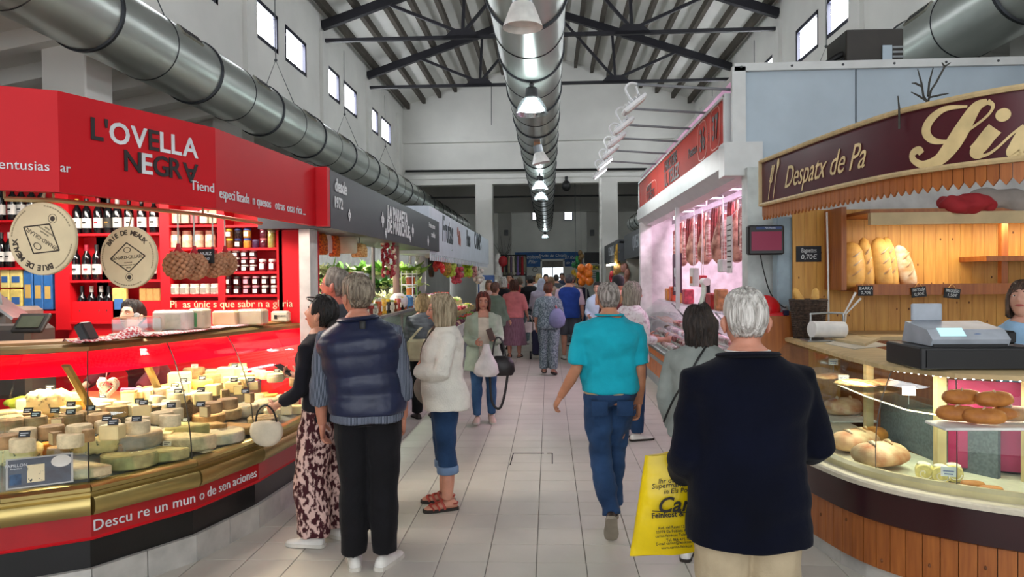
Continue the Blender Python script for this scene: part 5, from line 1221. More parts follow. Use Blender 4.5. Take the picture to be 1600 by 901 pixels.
# back walls, canopies and lights of both stalls
CREAM = mat('stall_cream', '#d9d6c9', rough=0.7, var=0.05)
m = MB(); m.box(-3.9, 8.95, 0, 0.1, 5.4, 2.55); single('partition_wall', m, CREAM, 'cream side wall of the black dried-fruit stall', 'wall panel')
m = MB(); m.box(-3.9, 16.9, 0, 0.1, 10.2, 2.75); single('partition_wall', m, mat('stall_grey', '#8f9498', rough=0.7), 'grey back wall of the white fruit stall', 'wall panel')
m = MB(); m.box(-3.1, 8.95, 2.52, 1.5, 5.3, 0.05); single('stall_roof', m, CREAM, 'flat cream roof behind the slate sign', 'roof panel'); m = MB(); m.box(-3.0, 16.9, 2.72, 1.9, 10.2, 0.05); single('stall_roof', m, CREAM, 'flat cream roof behind the white fruit sign', 'roof panel')
for i, (y, n) in enumerate(((7.0, 'end by the red stall'), (9.0, 'middle'), (11.0, 'end by the fruit stall'))):
    m = MB(); m.box(-2.7, y, 2.44, 0.1, 1.5, 0.05); t = single('strip_light', m, emit_mat('strip_glow', '#fffbe8', 7.0), 'bright strip light inside the slate-signed stall, its '+n, 'light', 'strip lights in the slate stall'); area('strip_lamp', (-2.7, y, 2.42), 0.12, 30, (1, 0.97, 0.88), sy=1.5)
for i in range(5):
    y = 12.6+i*2.1; m = MB(); m.box(-2.3, y, 2.62, 0.1, 1.6, 0.05); single('strip_light', m, MATS['strip_glow'], 'bright strip light inside the white fruit stall', 'light', 'strip lights in the fruit stall'); area('strip_lamp', (-2.3, y, 2.6), 0.12, 42, (1, 0.97, 0.88), sy=1.6)
# dried-fruit counter
ct = thing('glass_counter', 'long glass-fronted counter of the dried-fruit stall', 'counter', (-2.1, 8.38, 0))
m = MB(); m.box(-2.15, 8.38, 0, 0.7, 4.14, 0.55); m.build('base', mat('counter_grey', '#a9aaa8', rough=0.4), ct)
m = MB(); m.box(-1.79, 8.38, 0.55, 0.012, 4.14, 0.74); m.build('glass_front', GLASS, ct); m = MB(); m.box(-2.1, 8.38, 1.28, 0.62, 4.14, 0.025); m.build('top_shelf', glass_mat('shelf_glass', '#e8f2ee', base=0.1), ct)
m = MB(); m.box(-1.79, 8.38, 1.28, 0.03, 4.14, 0.03); m.build('top_rail', STEELB, ct); m = MB(); m.box(-2.45, 8.38, 0.55, 0.04, 4.14, 0.72); m.build('back_board', mat('counter_rose', '#a87c70', rough=0.6), ct)
for y in (6.5, 7.7, 8.9, 10.4): m = MB(); m.box(-1.80, y, 0.55, 0.02, 0.02, 0.73); m.build('upright', STEELB, ct)
random.seed(11)
cols = ['#8a5a2c', '#c9963c', '#6b3a22', '#d8c690', '#a8442c', '#7a6a4a', '#c8a878', '#5b7a3a']
for k in range(19):
    y = 6.6+k*0.2; x = -2.1; z = 0.56; c = cols[k % 8]; m = MB(); m.box(x, y, z, 0.5, 0.18, 0.1, b=0.01); t = thing('goods_tray', 'tray of %s dried goods behind the counter glass' % ('brown nuts', 'golden raisins', 'dates', 'almonds', 'red berries', 'seeds', 'pistachios', 'green herbs')[k % 8], 'tray', (x, y, z), group='trays in the dried-fruit counter'); m.build('tray', STEELB, t); m = MB(); m.box(x, y, z+0.09, 0.46, 0.155, 0.05, b=0.02); m.build('contents', mat('goods_'+c.strip('#'), c, rough=0.8, var=0.35, vscale=60, bump=0.8, bscale=60), t)
# goods on top of the counter
TOPZ = 1.305
kinds = [('#d9a52c', '#e3c05a'), ('#7a3a1c', '#c9a02c'), ('#c9622a', '#d9d0c0'), ('#e2dcc8', '#6a8a4a'), ('#2a2420', '#e0c020'), ('#b0453a', '#e8e2d8')]
kn = ('mustard', 'brown', 'orange', 'cream', 'black', 'red')
for k in range(34):
    c, l = kinds[(k*5+k//6) % 6]; nm = kn[(k*5+k//6) % 6]; y = 6.9+(k//2)*0.205+random.uniform(-0.03, 0.03); x = -1.9-(k % 2)*0.14; h = 0.13+0.06*((k*7) % 5)/5; r = 0.04
    t = thing('spice_jar', '%s jar on the near row of the dried-fruit counter' % nm if k % 2 == 0 else '%s jar on the rear row of the dried-fruit counter' % nm, 'jar', (x, y, TOPZ), group='jars on the dried-fruit counter')
    m = MB(); m.lathe([(r*0.9, 0), (r, 0.01), (r, h*0.78), (r*0.8, h*0.84)], 12, M=T(x, y, TOPZ)); m.build('jar_body', mat('spice_'+c.strip('#'), c, rough=0.25, var=0.3, vscale=50), t, 40); m = MB(); m.lathe([(r*0.85, h*0.82), (r*0.85, h)], 12, M=T(x, y, TOPZ)); m.build('lid', mat('slid_'+l.strip('#'), l, rough=0.4), t, 40); m = MB(); m.box(x+r-0.002, y, TOPZ+h*0.2, 0.006, 0.05, h*0.35); m.build('jar_label', PAPER, t)
for i, (u, v0, v1, Y, c, lab) in enumerate(((545, 425, 448, 7.6, '#7a5138', 'brown carton on the dried-fruit counter'), (558, 424, 449, 7.7, '#c9c8c4', 'white printed carton with a small picture on the dried-fruit counter'), (566, 427, 449, 7.9, '#b4bbc0', 'pale grey carton on the dried-fruit counter'))):
    a, b = at(u-7, v1, Y=Y), at(u+7, v0, Y=Y); t = thing('carton', lab, 'box', (a.x, Y, a.z)); m = MB(); m.box((a.x+b.x)/2, Y+0.05, a.z-0.11, b.x-a.x, 0.1, b.z-a.z+0.11, b=0.004); m.build('box', mat('carton_'+c.strip('#'), c, rough=0.6), t); m = MB(); m.box((a.x+b.x)/2, Y-0.003, a.z+0.02, 0.035, 0.004, 0.05); m.build('picture', mat('carton_pic', '#b5603c', rough=0.6), t)
for i in range(5):
    p = at(556+i*5.5, 462, Y=7.4+i*0.12); x, y = p.x, p.y; t = thing('honey_jar', 'dark honey jar with a yellow label below the cartons', 'jar', (x, y, TOPZ+0.12), group='honey jars'); m = MB(); m.lathe([(0.033, -0.12), (0.036, 0), (0.036, 0.09), (0.03, 0.1)], 12, M=T(x, y, TOPZ+0.12)); m.build('jar_body', mat('honey_dark', '#2b1810', rough=0.15), t, 40); m = MB(); m.lathe([(0.0375, 0.02), (0.0375, 0.065)], 12, M=T(x, y, TOPZ+0.12), cap=False); m.build('jar_label', mat('honey_label', '#d8c220', rough=0.5), t, 40)
# rack with jars
ry = 10.2; rkT = thing('jar_rack', 'white wire rack of sauce jars on the dried-fruit counter', 'rack', (-1.95, ry, TOPZ))
for q in range(4): m = MB(); m.box(-1.95, ry, TOPZ+q*0.15, 0.16, 0.36, 0.012); m.build('shelf', LWHITE, rkT)
for s in (-1, 1):
    for w in (-1, 1): m = MB(); m.tube([(-1.95+w*0.075, ry+s*0.175, TOPZ), (-1.95+w*0.075, ry+s*0.175, TOPZ+0.5)], 0.006, 5); m.build('wire_leg', LWHITE, rkT)
for q in range(3):
    for j in range(3):
        y = ry-0.12+j*0.12; z = TOPZ+0.012+q*0.15; t = thing('sauce_jar', ('dark', 'amber', 'rust')[(q+j) % 3]+' sauce jar in the white wire rack, %s level' % ('lowest', 'middle', 'top')[q], 'jar', (-1.93, y, z), group='sauce jars in the wire rack'); m = MB(); m.lathe([(0.04, 0), (0.042, 0.08), (0.036, 0.1)], 12, M=T(-1.93, y, z)); m.build('jar_body', mat('sauce_%d' % ((q+j) % 3), ('#2b1a14', '#b9691c', '#8a3a1c')[(q+j) % 3], rough=0.2), t, 40); m = MB(); m.lathe([(0.036, 0.098), (0.036, 0.115)], 12, M=T(-1.93, y, z)); m.build('lid', LWHITE, t)
# tubular post, hanging white coat, hanging bags
pp = at(619, 430, X=-2.0); m = MB(); m.tube([(-2.0, pp.y, 1.3), (-2.0, pp.y, 2.14)], 0.045, 14); single('stall_post', m, mat('post_brown', '#8c7264', rough=0.4), 'round brown post on the dried-fruit counter', 'post', smooth=40)
for u in (583, 641): q = at(u, 410, X=-2.35); m = MB(); m.tube([(-2.35, q.y, 0.1), (-2.35, q.y, 2.5)], 0.025, 10); single('stall_post', m, mat('post_steel', '#6e6a66', rough=0.4, metal=0.5), 'thin steel post %s' % ('behind the cartons' if u == 583 else 'by the white coat'), 'post', smooth=40)
c = at(657, 420, X=-2.15); t = thing('hanging_coat', 'white work coat hanging from the stall roof edge', 'coat', (c.x, c.y, 1.5)); m = MB(); n = 22; m.loft([[Vector((-2.15+d*sin(2*pi*k/n), c.y+w*cos(2*pi*k/n)*(1+0.05*sin(3*k)), z)) for k in range(n)] for z, w, d in ((1.48, .34, .07), (1.7, .33, .08), (1.95, .27, .08), (2.1, .16, .06), (2.16, .05, .03))]); m.build('coat', mat('coat_white', '#dfe3d6', rough=0.8), t, 60); m = MB(); m.tube([(-2.15, c.y, 2.15), (-2.15, c.y, 2.5)], 0.006, 5); m.build('hook', STEELB, t)
ORB = mat('corn_orange', '#d07818', col2='#8a3f10', rough=0.4, vscale=70, thresh=(0.4, 0.6), bump=0.6, bscale=80)
for k, (u, v0, v1, w, mt, lab) in enumerate(((500, 362, 398, 0.075, ORB, 'orange bag of snacks hanging next to the white post'), (513, 365, 395, 0.04, film_mat('clear_bag', '#e8e6e0', 0.5), 'clear bag of nuts hanging between the orange bags'), (523, 366, 401, 0.055, ORB, 'orange bag of snacks hanging beside the pale bag'), (541, 365, 396, 0.11, mat('pale_bag', '#c9c6a8', rough=0.35, bump=0.4, bscale=12), 'large pale green paper bag hanging in the dried-fruit stall'), (562, 380, 402, 0.08, mat('nut_bag', '#a8783c', col2='#d8b878', rough=0.6, vscale=60, thresh=(0.4, 0.6)), 'round net bag of mixed nuts'))):
    Y = 6.6+k*0.18; a, b = at(u, v1, Y=Y), at(u, v0, Y=Y); t = thing('hanging_bag', lab, 'bag', (a.x, Y, a.z)); h = b.z-a.z; n = 18; m = MB(); m.loft([[Vector((a.x+w*f*cos(2*pi*i/n)*(1+0.04*sin(i*3)), Y+0.035*g*sin(2*pi*i/n), a.z+h*z)) for i in range(n)] for z, f, g in ((0, .85, .5), (0.06, 1, 1), (0.6, 1, 1.1), (0.88, 0.8, .7), (1.0, 0.3, 0.3))]); m.build('sack', mt, t, 60); m = MB(); m.tube([(a.x, Y, b.z-0.01), (a.x, Y, 2.5)], 0.004, 5); m.build('string', WIRE, t)
# leafy greens on the sloping rack at the back
gr = thing('vegetable_rack', 'sloping rack of leafy vegetables at the far end of the dried-fruit stall', 'rack', (-2.8, 11.2, 0)); m = MB(); m.loft([[(x, 10.5, 1.22), (x, 11.5, 1.92), (x, 11.5, 1.2), (x, 10.5, 1.17)] for x in (-3.75, -1.95)]); m.build('rack_board', STEELB, gr); m = MB(); m.box(-2.85, 11.0, 0, 1.75, 0.95, 1.18); m.build('rack_base', mat('rack_grey', '#8f9290'), gr)
LEAF = [mat('leaf_%d' % i, c, rough=0.5, var=0.2, vscale=20) for i, c in enumerate(('#5c8f2c', '#86b23c', '#3f7a2a', '#c9d88a', '#d9dcb0'))]; ORV = mat('carrot', '#d2691e', rough=0.5); RADI = mat('chilli', '#9c2430', rough=0.4)
def leaf(mb, p, d, L, w, droop):
    d = Vector(d).normalized(); s = d.cross(Vector((0, 0, 1))); s = s.normalized() if s.length > 0.01 else Vector((1, 0, 0)); pts = []
    for t in (0, 0.35, 0.7, 1.0):
        q = p+d*L*t-Vector((0, 0, droop*t*t*L)); ww = w*(0.35, 1, 0.8, 0.05)[(0, 0.35, 0.7, 1.0).index(t)]; pts.append((q-s*ww, q+Vector((0, 0, -0.006)), q+s*ww))
    vs = [tuple(v) for r in pts for v in r]; mb.add(vs, [(i*3+j, i*3+j+1, i*3+j+4, i*3+j+3) for i in range(3) for j in range(2)])
names = ('chard', 'lettuce', 'spinach', 'pale lettuce', 'leeks')
for k in range(27):
    q = k % 3; x = -2.05-(k//3)*0.2+random.uniform(-.04, .04); y = 10.68+q*0.3; z = 1.22+(y-10.5)*0.7+0.05; j = (k*3+k//4) % 5; t = thing('vegetable_bunch', 'bunch of %s on the %s row of the sloping rack' % (names[j], ('front', 'middle', 'back')[q]), 'vegetables', (x, y, z), group='leafy bunches')
    m = MB()
    for i in range(26):
        a = random.uniform(0, 2*pi); leaf(m, Vector((x+random.uniform(-.1, .1), y+random.uniform(-.07, .07), z-0.03)), (cos(a)*0.8, sin(a)*0.7-0.5, random.uniform(0.4, 1.3)), random.uniform(0.16, 0.3), random.uniform(0.03, 0.06), random.uniform(0, 0.6))
    tag(m.build('leaves', LEAF[j], t, 60), kind='stuff')
    m = MB(); m.ball((x, y, z), (0.08, 0.1, 0.07), 8, 6); m.build('heart', LEAF[3 if j != 4 else 4], t, 180)
q = at(607, 405, Y=8.6); t = thing('garlic_string', 'hanging string of dried red chillies and garlic beside the brown post', 'string', (q.x, 8.6, 1.75)); m = MB()
for i in range(70): a = random.uniform(0, 2*pi); z = random.uniform(1.72, 2.35); m.ball((q.x+0.07*cos(a), 8.6+0.07*sin(a), z), (0.022, 0.022, 0.03), 6, 4)
tag(m.build('pods', RADI, t, 180), kind='stuff'); m = MB()
for i in range(26): a = random.uniform(0, 2*pi); z = random.uniform(1.72, 2.35); m.ball((q.x+0.075*cos(a), 8.6+0.075*sin(a), z), 0.024, 6, 4)
tag(m.build('garlic_heads', mat('garlic', '#d8c8a8', rough=0.7), t, 180), kind='stuff'); m = MB(); m.tube([(q.x, 8.6, 2.3), (q.x, 8.6, 2.52)], 0.004, 5); m.build('string', WIRE, t)
p = at(671, 461, X=-1.95); p.y = 9.8; packetT = thing('tissue_pack', 'bright blue tissue pack on the end of the dried-fruit counter', 'pack', (p.x, p.y, TOPZ)); m = MB(); m.box(p.x, p.y, TOPZ, 0.2, 0.32, 0.17, b=0.03); m.build('pack', mat('tissue_blue', '#4a93cc', rough=0.4, var=0.2, vscale=14), packetT)
p = at(681, 462, X=-1.95); p.y = 9.45; m = MB(); m.ball((p.x, p.y, TOPZ+0.1), (0.12, 0.22, 0.11), 12, 8); single('carrier_pack', m, mat('bag_pale', '#d8cfd0', rough=0.4, bump=0.4, bscale=14), 'crumpled pale carrier bags beside the blue tissue pack', 'bag', smooth=180)
# fruit stall: stepped crates
fs_ = thing('fruit_stand', 'stepped stand carrying the crates of the fruit stall', 'stand', (-2.4, 16.6, 0))
for q in range(4): m = MB(); m.box(-1.98-q*0.36, 16.7, 0, 0.36, 9.4, 0.62+q*0.16); m.build('step', mat('stand_grey', '#9aa0a0', rough=0.6), fs_)
m = MB(); m.box(-1.79, 16.7, 0.5, 0.02, 9.4, 0.25); m.build('front_board', LWHITE, fs_)
FRU = [('#c23a2c', 'red apples', .04), ('#e0852a', 'oranges', .042), ('#d9c23a', 'lemons', .034), ('#7ba838', 'green pears', .04), ('#c8545c', 'peaches', .04), ('#6a2c48', 'aubergines', .05), ('#dcd6a0', 'melons', .06), ('#b02a3a', 'tomatoes', .04), ('#4f8a34', 'cucumbers', .035), ('#e3b9a0', 'onions', .036)]
ub = MB().ball((0, 0, 0), 1, 7, 5)
cr = MB(); cr.box(0, 0, 0, 0.34, 0.44, 0.02)
for s in (-1, 1): cr.box(s*0.165, 0, 0, 0.012, 0.44, 0.1); cr.box(0, s*0.215, 0, 0.34, 0.012, 0.1)
crm = cr.mesh('crate'); crm.materials.append(mat('crate_wood', '#c2a878', rough=0.7))
random.seed(5)
for q in range(4):
    for k in range(19):
        c, nm, r = FRU[(k*3+q*4+(k*k) % 5) % 10]; x = -1.98-q*0.36; y = 12.25+k*0.49; z = 0.62+q*0.16; t = thing('fruit_crate', 'crate of %s on the %s step of the fruit stand' % (nm, ('front', 'second', 'third', 'back')[q]), 'crate', (x, y, z), group='crates of the fruit stand')
        inst('crate', crm, T(x, y, z), parent=t); m = MB()
        for i in range(30): p = Vector((x+random.uniform(-.13, .13), y+random.uniform(-.18, .18), z+0.07+random.uniform(0, .08))); m.add([tuple(Vector(v)*r+p) for v in ub.v], ub.f)
        tag(m.build('fruit', mat('fruit_'+c.strip('#'), c, rough=0.4, var=0.15, vscale=12), t, 180), kind='stuff')
# hanging fruit
PINE = mat('pineapple', '#b5862e', col2='#6e5a1e', rough=0.7, vscale=40, thresh=(0.4, 0.6), bump=0.6, bscale=40); NETR = mat('net_pink', '#d04a5c', rough=0.6, var=0.3, vscale=30)
for k, (u, v, s, mt, lab) in enumerate(((686, 414, 0.12, mat('tomato_red', '#cc2a24', rough=0.35), 'bunch of red tomatoes hanging under the fringed sign'), (697, 418, 0.14, PINE, 'ripe pineapple hanging under the fringed sign'), (704, 421, 0.13, mat('banana_green', '#a8b83a', rough=0.5), 'bunch of green bananas hanging behind the pineapple'), (715, 430, 0.15, NETR, 'pink net of onions hanging in the fruit stall'), (731, 421, 0.15, mat('pepper_green', '#b0c830', rough=0.4), 'bright green hanging peppers'), (738, 425, 0.13, mat('garlic_pink', '#d8938c', rough=0.6, var=0.25, vscale=24), 'pink garlic string hanging by the green peppers'), (748, 432, 0.18, mat('white_net', '#e3d9d4', rough=0.6), 'white net of garlic near the end of the fruit stall'))):
    p = at(u, v, X=-1.9); t = thing('hanging_fruit', lab, 'fruit', p-Vector((0, 0, s)), group='hanging fruit'); m = MB()
    if mt is PINE:
        m.ball(p, (s*0.75, s*0.75, s*1.15), 12, 8); m.build('fruit', mt, t, 180); m = MB()
        for i in range(14): a = i*2.4; leaf(m, p+Vector((0, 0, s*1.05)), (cos(a), sin(a), 2.2), 0.3, 0.03, 0.3)
        tag(m.build('crown', LEAF[2], t), kind='stuff')
    else:
        for i in range(26): m.ball((p.x+random.uniform(-s, s)*0.6, p.y+random.uniform(-s, s)*0.7, p.z+random.uniform(-s, s)*0.9), s*0.36, 7, 5)
        tag(m.build('fruit', mt, t, 180), kind='stuff')
    m = MB(); m.tube([p, Vector((p.x, p.y, 2.72))], 0.01, 5); m.build('string', WIRE, t)
p = at(674, 416, X=-2.2); m = MB(); m.lathe([(0.001, -0.03), (0.2, -0.03), (0.2, 0.03), (0.001, 0.03)], 20, M=T(p)@Matrix.Rotation(pi/2, 4, 'Y')); t = thing('wall_fan', 'black round hanging fan next to the white coat', 'fan', p-Vector((0, 0, 0.2))); m.build('disc', BLACK, t, 40); m = MB(); m.tube([p, (p.x, p.y, 2.72)], 0.012, 6); m.build('rod', BLACK, t)
fv = person('stallholder in dark clothes reaching over the fruit stand', Vector((-3.5, 14.2, 0)), heading=-100, h=1.7, vox=0.018, skinc='#c08a70', armR=dict(u=(0.2, 0.7, -0.6), f=(0.1, 1, 0.1)), armL=dict(u=(0.2, 0.6, -0.8), f=(0, 1, 0.2)), over=dict(name='shirt', mat=fabric('charcoal_tee', '#2b2c33'), sleeve=0.5, ease=0.03), bottom=dict(mat=fabric('black_trousers', '#0d0c11', var=0.2)), shoes=dict(mat=mat('brown_shoe', '#2a1f1b', rough=0.45)), hair=dict(style='short', mat=hairm('#2a201b'), vol=0.02, seed=50), face=True)
# ================================================================== BUTCHER STALL (RIGHT)
XR = 1.65
ALU = mat('white_aluminium', '#c9cbca', rough=0.35, var=0.04); SIGR = mat('sign_brick_red', '#b5301f', rough=0.6, var=0.05, vscale=3, spec=0.12); BGREY = mat('panel_blue_grey', '#a9b7c2', rough=0.45, var=0.06, vscale=2); SLT = mat('sign_dark_letters', '#3a1512', rough=0.5)
st = thing('charcuterie_stall', 'white metal stall frame with a brick-red sign band over the charcuterie', 'stall', (2.6, 10.2, 0))
m = MB(); m.box(XR+0.03, 10.2, 2.90, 0.06, 6.5, 0.46); m.build('sign_band', SIGR, st)
for z in (2.885, 3.355): m = MB(); m.box(XR+0.02, 10.2, z, 0.08, 6.56, 0.03); m.build('sign_edge', ALU, st)
for y in (6.94, 13.46): m = MB(); m.box(XR+0.02, y, 2.9, 0.08, 0.05, 0.47); m.build('sign_edge', ALU, st)
m = MB(); m.loft([[(XR-0.04, y, 2.70), (XR-0.04, y, 2.89), (XR+0.25, y, 2.89), (XR+0.25, y, 2.60), (XR+0.08, y, 2.60)] for y in (6.9, 13.5)]); m.build('awning_box', ALU, st)
def right_text(s, u, v, size, parent, mt, X=XR, **k): p = at(u, v, X=X-0.005); lettering(s, onto(p, (0, -1, 0)), mt, parent, size, **k)
right_text('CHARCUTERIA', 1047, 254, 0.22, st, SLT, offset=0.002, sx=0.72); right_text('J.L. TELLEZ', 1049, 275, 0.26, st, SLT, offset=0.004, sx=0.95)
right_text('Puestos', 1082, 236, 0.16, st, SLT); right_text('36', 1097, 220, 0.33, st, SLT, offset=0.006, sx=0.8); right_text('i', 1107, 214, 0.14, st, SLT); right_text('37', 1117, 201, 0.33, st, SLT, offset=0.006, sx=0.8)
right_text('JAMONES', 1014, 294, 0.14, st, SLT); right_text('Y QUESOS', 1016, 305, 0.2, st, SLT)
PINKL = mat('sign_pink_line', '#e08a78', rough=0.4)
for (u, v, w, h) in ((1097, 220, 0.42, 0.4), (1117, 201, 0.42, 0.4), (1017, 300, 1.2, 0.3)):
    p = at(u, v, X=XR-0.003); M = onto(p, (0, -1, 0)); pts = []
    for k in range(33): a = 2*pi*k/32; c, s = cos(a), sin(a); pts.append((w/2*math.copysign(abs(c)**0.5, c), h/2*math.copysign(abs(s)**0.5, s)))
    m = MB(); ribbon(m, pts, 0.012, M); m.build('number_frame', PINKL, st)
# near upper box, post, roof
m = MB(); m.box(4.2, 6.85, 2.66, 5.0, 0.06, 0.93); m.build('end_panel', BGREY, st)
m = MB(); m.box(4.2, 6.80, 3.55, 5.02, 0.05, 0.07); m.box(1.73, 6.80, 2.66, 0.12, 0.05, 0.93); m.build('panel_frame', ALU, st)
m = MB(); m.box(2.78, 6.815, 2.66, 0.01, 0.01, 0.9); m.build('panel_joint', mat('joint_grey', '#5d6870'), st)
for k in range(12):
    m = MB(); m.ball((1.75+0.45*k, 6.774, 3.585), 0.012, 6, 4); m.build('rivet', mat('rivet', '#4a4c50'), st)
m = MB(); m.box(4.2, 10.3, 3.50, 5.0, 6.8, 0.05); m.build('roof_panel', ALU, st)
m = MB(); m.box(1.93, 6.72, 0, 0.34, 0.2, 2.66); m.build('corner_post', mat('post_pale', '#c5cbc8', rough=0.5), st); m = MB(); m.box(1.75, 6.82, 2.6, 0.34, 0.22, 0.3); m.build('corner_bracket', ALU, st)
m = MB(); m.box(1.74, 13.4, 0, 0.2, 0.2, 2.65); m.build('end_post', mat('post_end_white', '#cfcfcc', rough=0.5), st)
m = MB(); m.box(4.4, 10.2, 0, 0.1, 6.6, 3.5); m.build('back_wall', mat('butcher_wall', '#d3d1ce', rough=0.6), st); m = MB(); m.box(3.1, 13.6, 0, 2.8, 0.06, 3.5); m.build('end_wall', MATS['butcher_wall'], st); m = MB(); m.box(3.3, 6.95, 0, 2.4, 0.05, 2.66); m.build('near_wall', MATS['butcher_wall'], st)
for y in (9.95,): m = MB(); m.box(1.72, y, 1.25, 0.05, 0.06, 1.36); m.build('front_mullion', ALU, st)
PKL = emit_mat('pink_tube', '#ffb0f0', 6.0)
for i, (x, y) in enumerate(((2.3, 8.3), (2.3, 10.3), (2.3, 12.2), (3.3, 9.2), (3.3, 11.4))):
    m = MB(); m.box(x, y, 3.12 if x > 3 else 2.86, 0.06, 1.5, 0.04); single('strip_light', m, PKL, 'pinkish meat-counter strip light inside the charcuterie', 'light', 'pink strip lights'); area('pink_lamp', (x, y, 3.08 if x > 3 else 2.83), 0.1, 34, (1, 0.70, 0.92), sy=1.5)
for i in range(6): m = MB(); y = 7.6+i*1.05; m.tube([(1.8, y, 3.3), (3.6, y+0.9, 3.05)], 0.018, 6); m.tube([(1.8, y+0.5, 2.75), (4.3, y+0.5, 2.75)], 0.015, 6); m.build('roof_brace', mat('brace_grey', '#b2b2b4', rough=0.5), st)
# counter
bc = thing('meat_counter', 'refrigerated meat counter with orange panels and curved glass', 'counter', (2.0, 10.4, 0))
m = MB(); m.box(2.05, 10.3, 0, 0.78, 6.2, 0.14); m.build('plinth', mat('plinth_grey', '#a5a8a8'), bc)
for k in range(10):
    y = 7.5+k*0.63; m = MB(); m.box(1.68, y, 0.14, 0.04, 0.62, 0.26, b=0.006); m.build('lower_panel', mat('panel_orange', '#d77a3c', rough=0.35), bc); m = MB(); m.box(1.67, y, 0.44, 0.04, 0.62, 0.1, b=0.006); m.build('upper_panel', MATS['panel_orange'], bc)
m = MB(); m.box(1.66, 10.3, 0.39, 0.05, 6.2, 0.05); m.build('grey_strip', mat('strip_grey', '#8d9292', rough=0.4), bc); m = MB(); m.box(1.68, 10.3, 0.54, 0.1, 6.2, 0.06, b=0.012); m.build('steel_rim', STEELB, bc)
m = MB(); m.loft([[(1.7, y, 0.14), (1.7, y, 0.58), (2.35, y, 0.86), (2.44, y, 0.86), (2.44, y, 0.14)] for y in (7.2, 13.4)]); m.build('deck', mat('deck_steel', '#b9b9b9', rough=0.4, metal=0.3), bc)
for k in range(4):
    y0 = 7.2+k*1.55; m = MB(); m.loft([[(a, y, z) for a, z in ((1.69, 0.6), (1.66, 0.85), (1.74, 1.1), (1.95, 1.27), (1.956, 1.265), (1.746, 1.095), (1.666, 0.85), (1.696, 0.6))] for y in (y0+0.005, y0+1.545)]); m.build('glass_pane', GLASS, bc, 40); m = MB(); m.tube([(1.95, y0, 1.26), (2.2, y0, 0.98), (2.4, y0, 0.86)], 0.012, 6); m.build('glass_support', BLACK, bc)
m = MB(); m.box(2.1, 10.3, 1.26, 0.3, 6.2, 0.02); m.build('top_shelf', MATS['shelf_glass'], bc)
MEAT = [mat('meat_%d' % i, c, col2=d, rough=0.35, vscale=18, thresh=(0.42, 0.58)) for i, (c, d) in enumerate((('#a83a40', '#e0b8b4'), ('#d8959a', '#f0d0cc'), ('#8a2a30', '#c87878'), ('#c9a0a4', '#e8dcd8'), ('#5a3a34', '#8a6a5c')))]
MN = ('marbled red steaks', 'pale pink chops', 'dark red joints', 'wrapped pork pieces', 'cured sausages')
random.seed(21)
mb_ = [MB().box(0, 0, 0, 0.17, 0.2, 0.075, b=0.025), MB().ball((0, 0, 0.05), (0.1, 0.12, 0.06), 10, 7), MB().tube([(0, -0.12, 0.035), (0, -0.04, 0.04), (0, 0.05, 0.04), (0, 0.13, 0.035)], [0.02, 0.042, 0.042, 0.02], 9)]
mme = [q.mesh('piece', 50) for q in mb_]
for k in range(72):
    r = k % 4; y = 7.4+(k//4)*0.33; x = 1.78+r*0.155; z = 0.575+(x-1.7)/0.65*0.28+0.005; j = (k*7+k//5) % 5; me = mme[2 if j == 4 else (k % 2)]
    t = thing('meat_tray', 'tray of %s in the %s row of the meat counter' % (MN[j], ('front', 'second', 'third', 'back')[r]), 'meat', (x, y, z), group='trays of meat'); m = MB(); m.box(x, y, z-0.004, 0.145, 0.3, 0.014); m.build('tray', LWHITE, t)
    for q in range(2): M2 = me.copy(); M2.materials.clear(); M2.materials.append(MEAT[j]); inst('meat', M2, T(x, y-0.07+q*0.14, z+0.008)@rotz(random.uniform(-0.6, 0.6))@Matrix.Diagonal((0.72, 0.72, 0.9, 1)), parent=t)
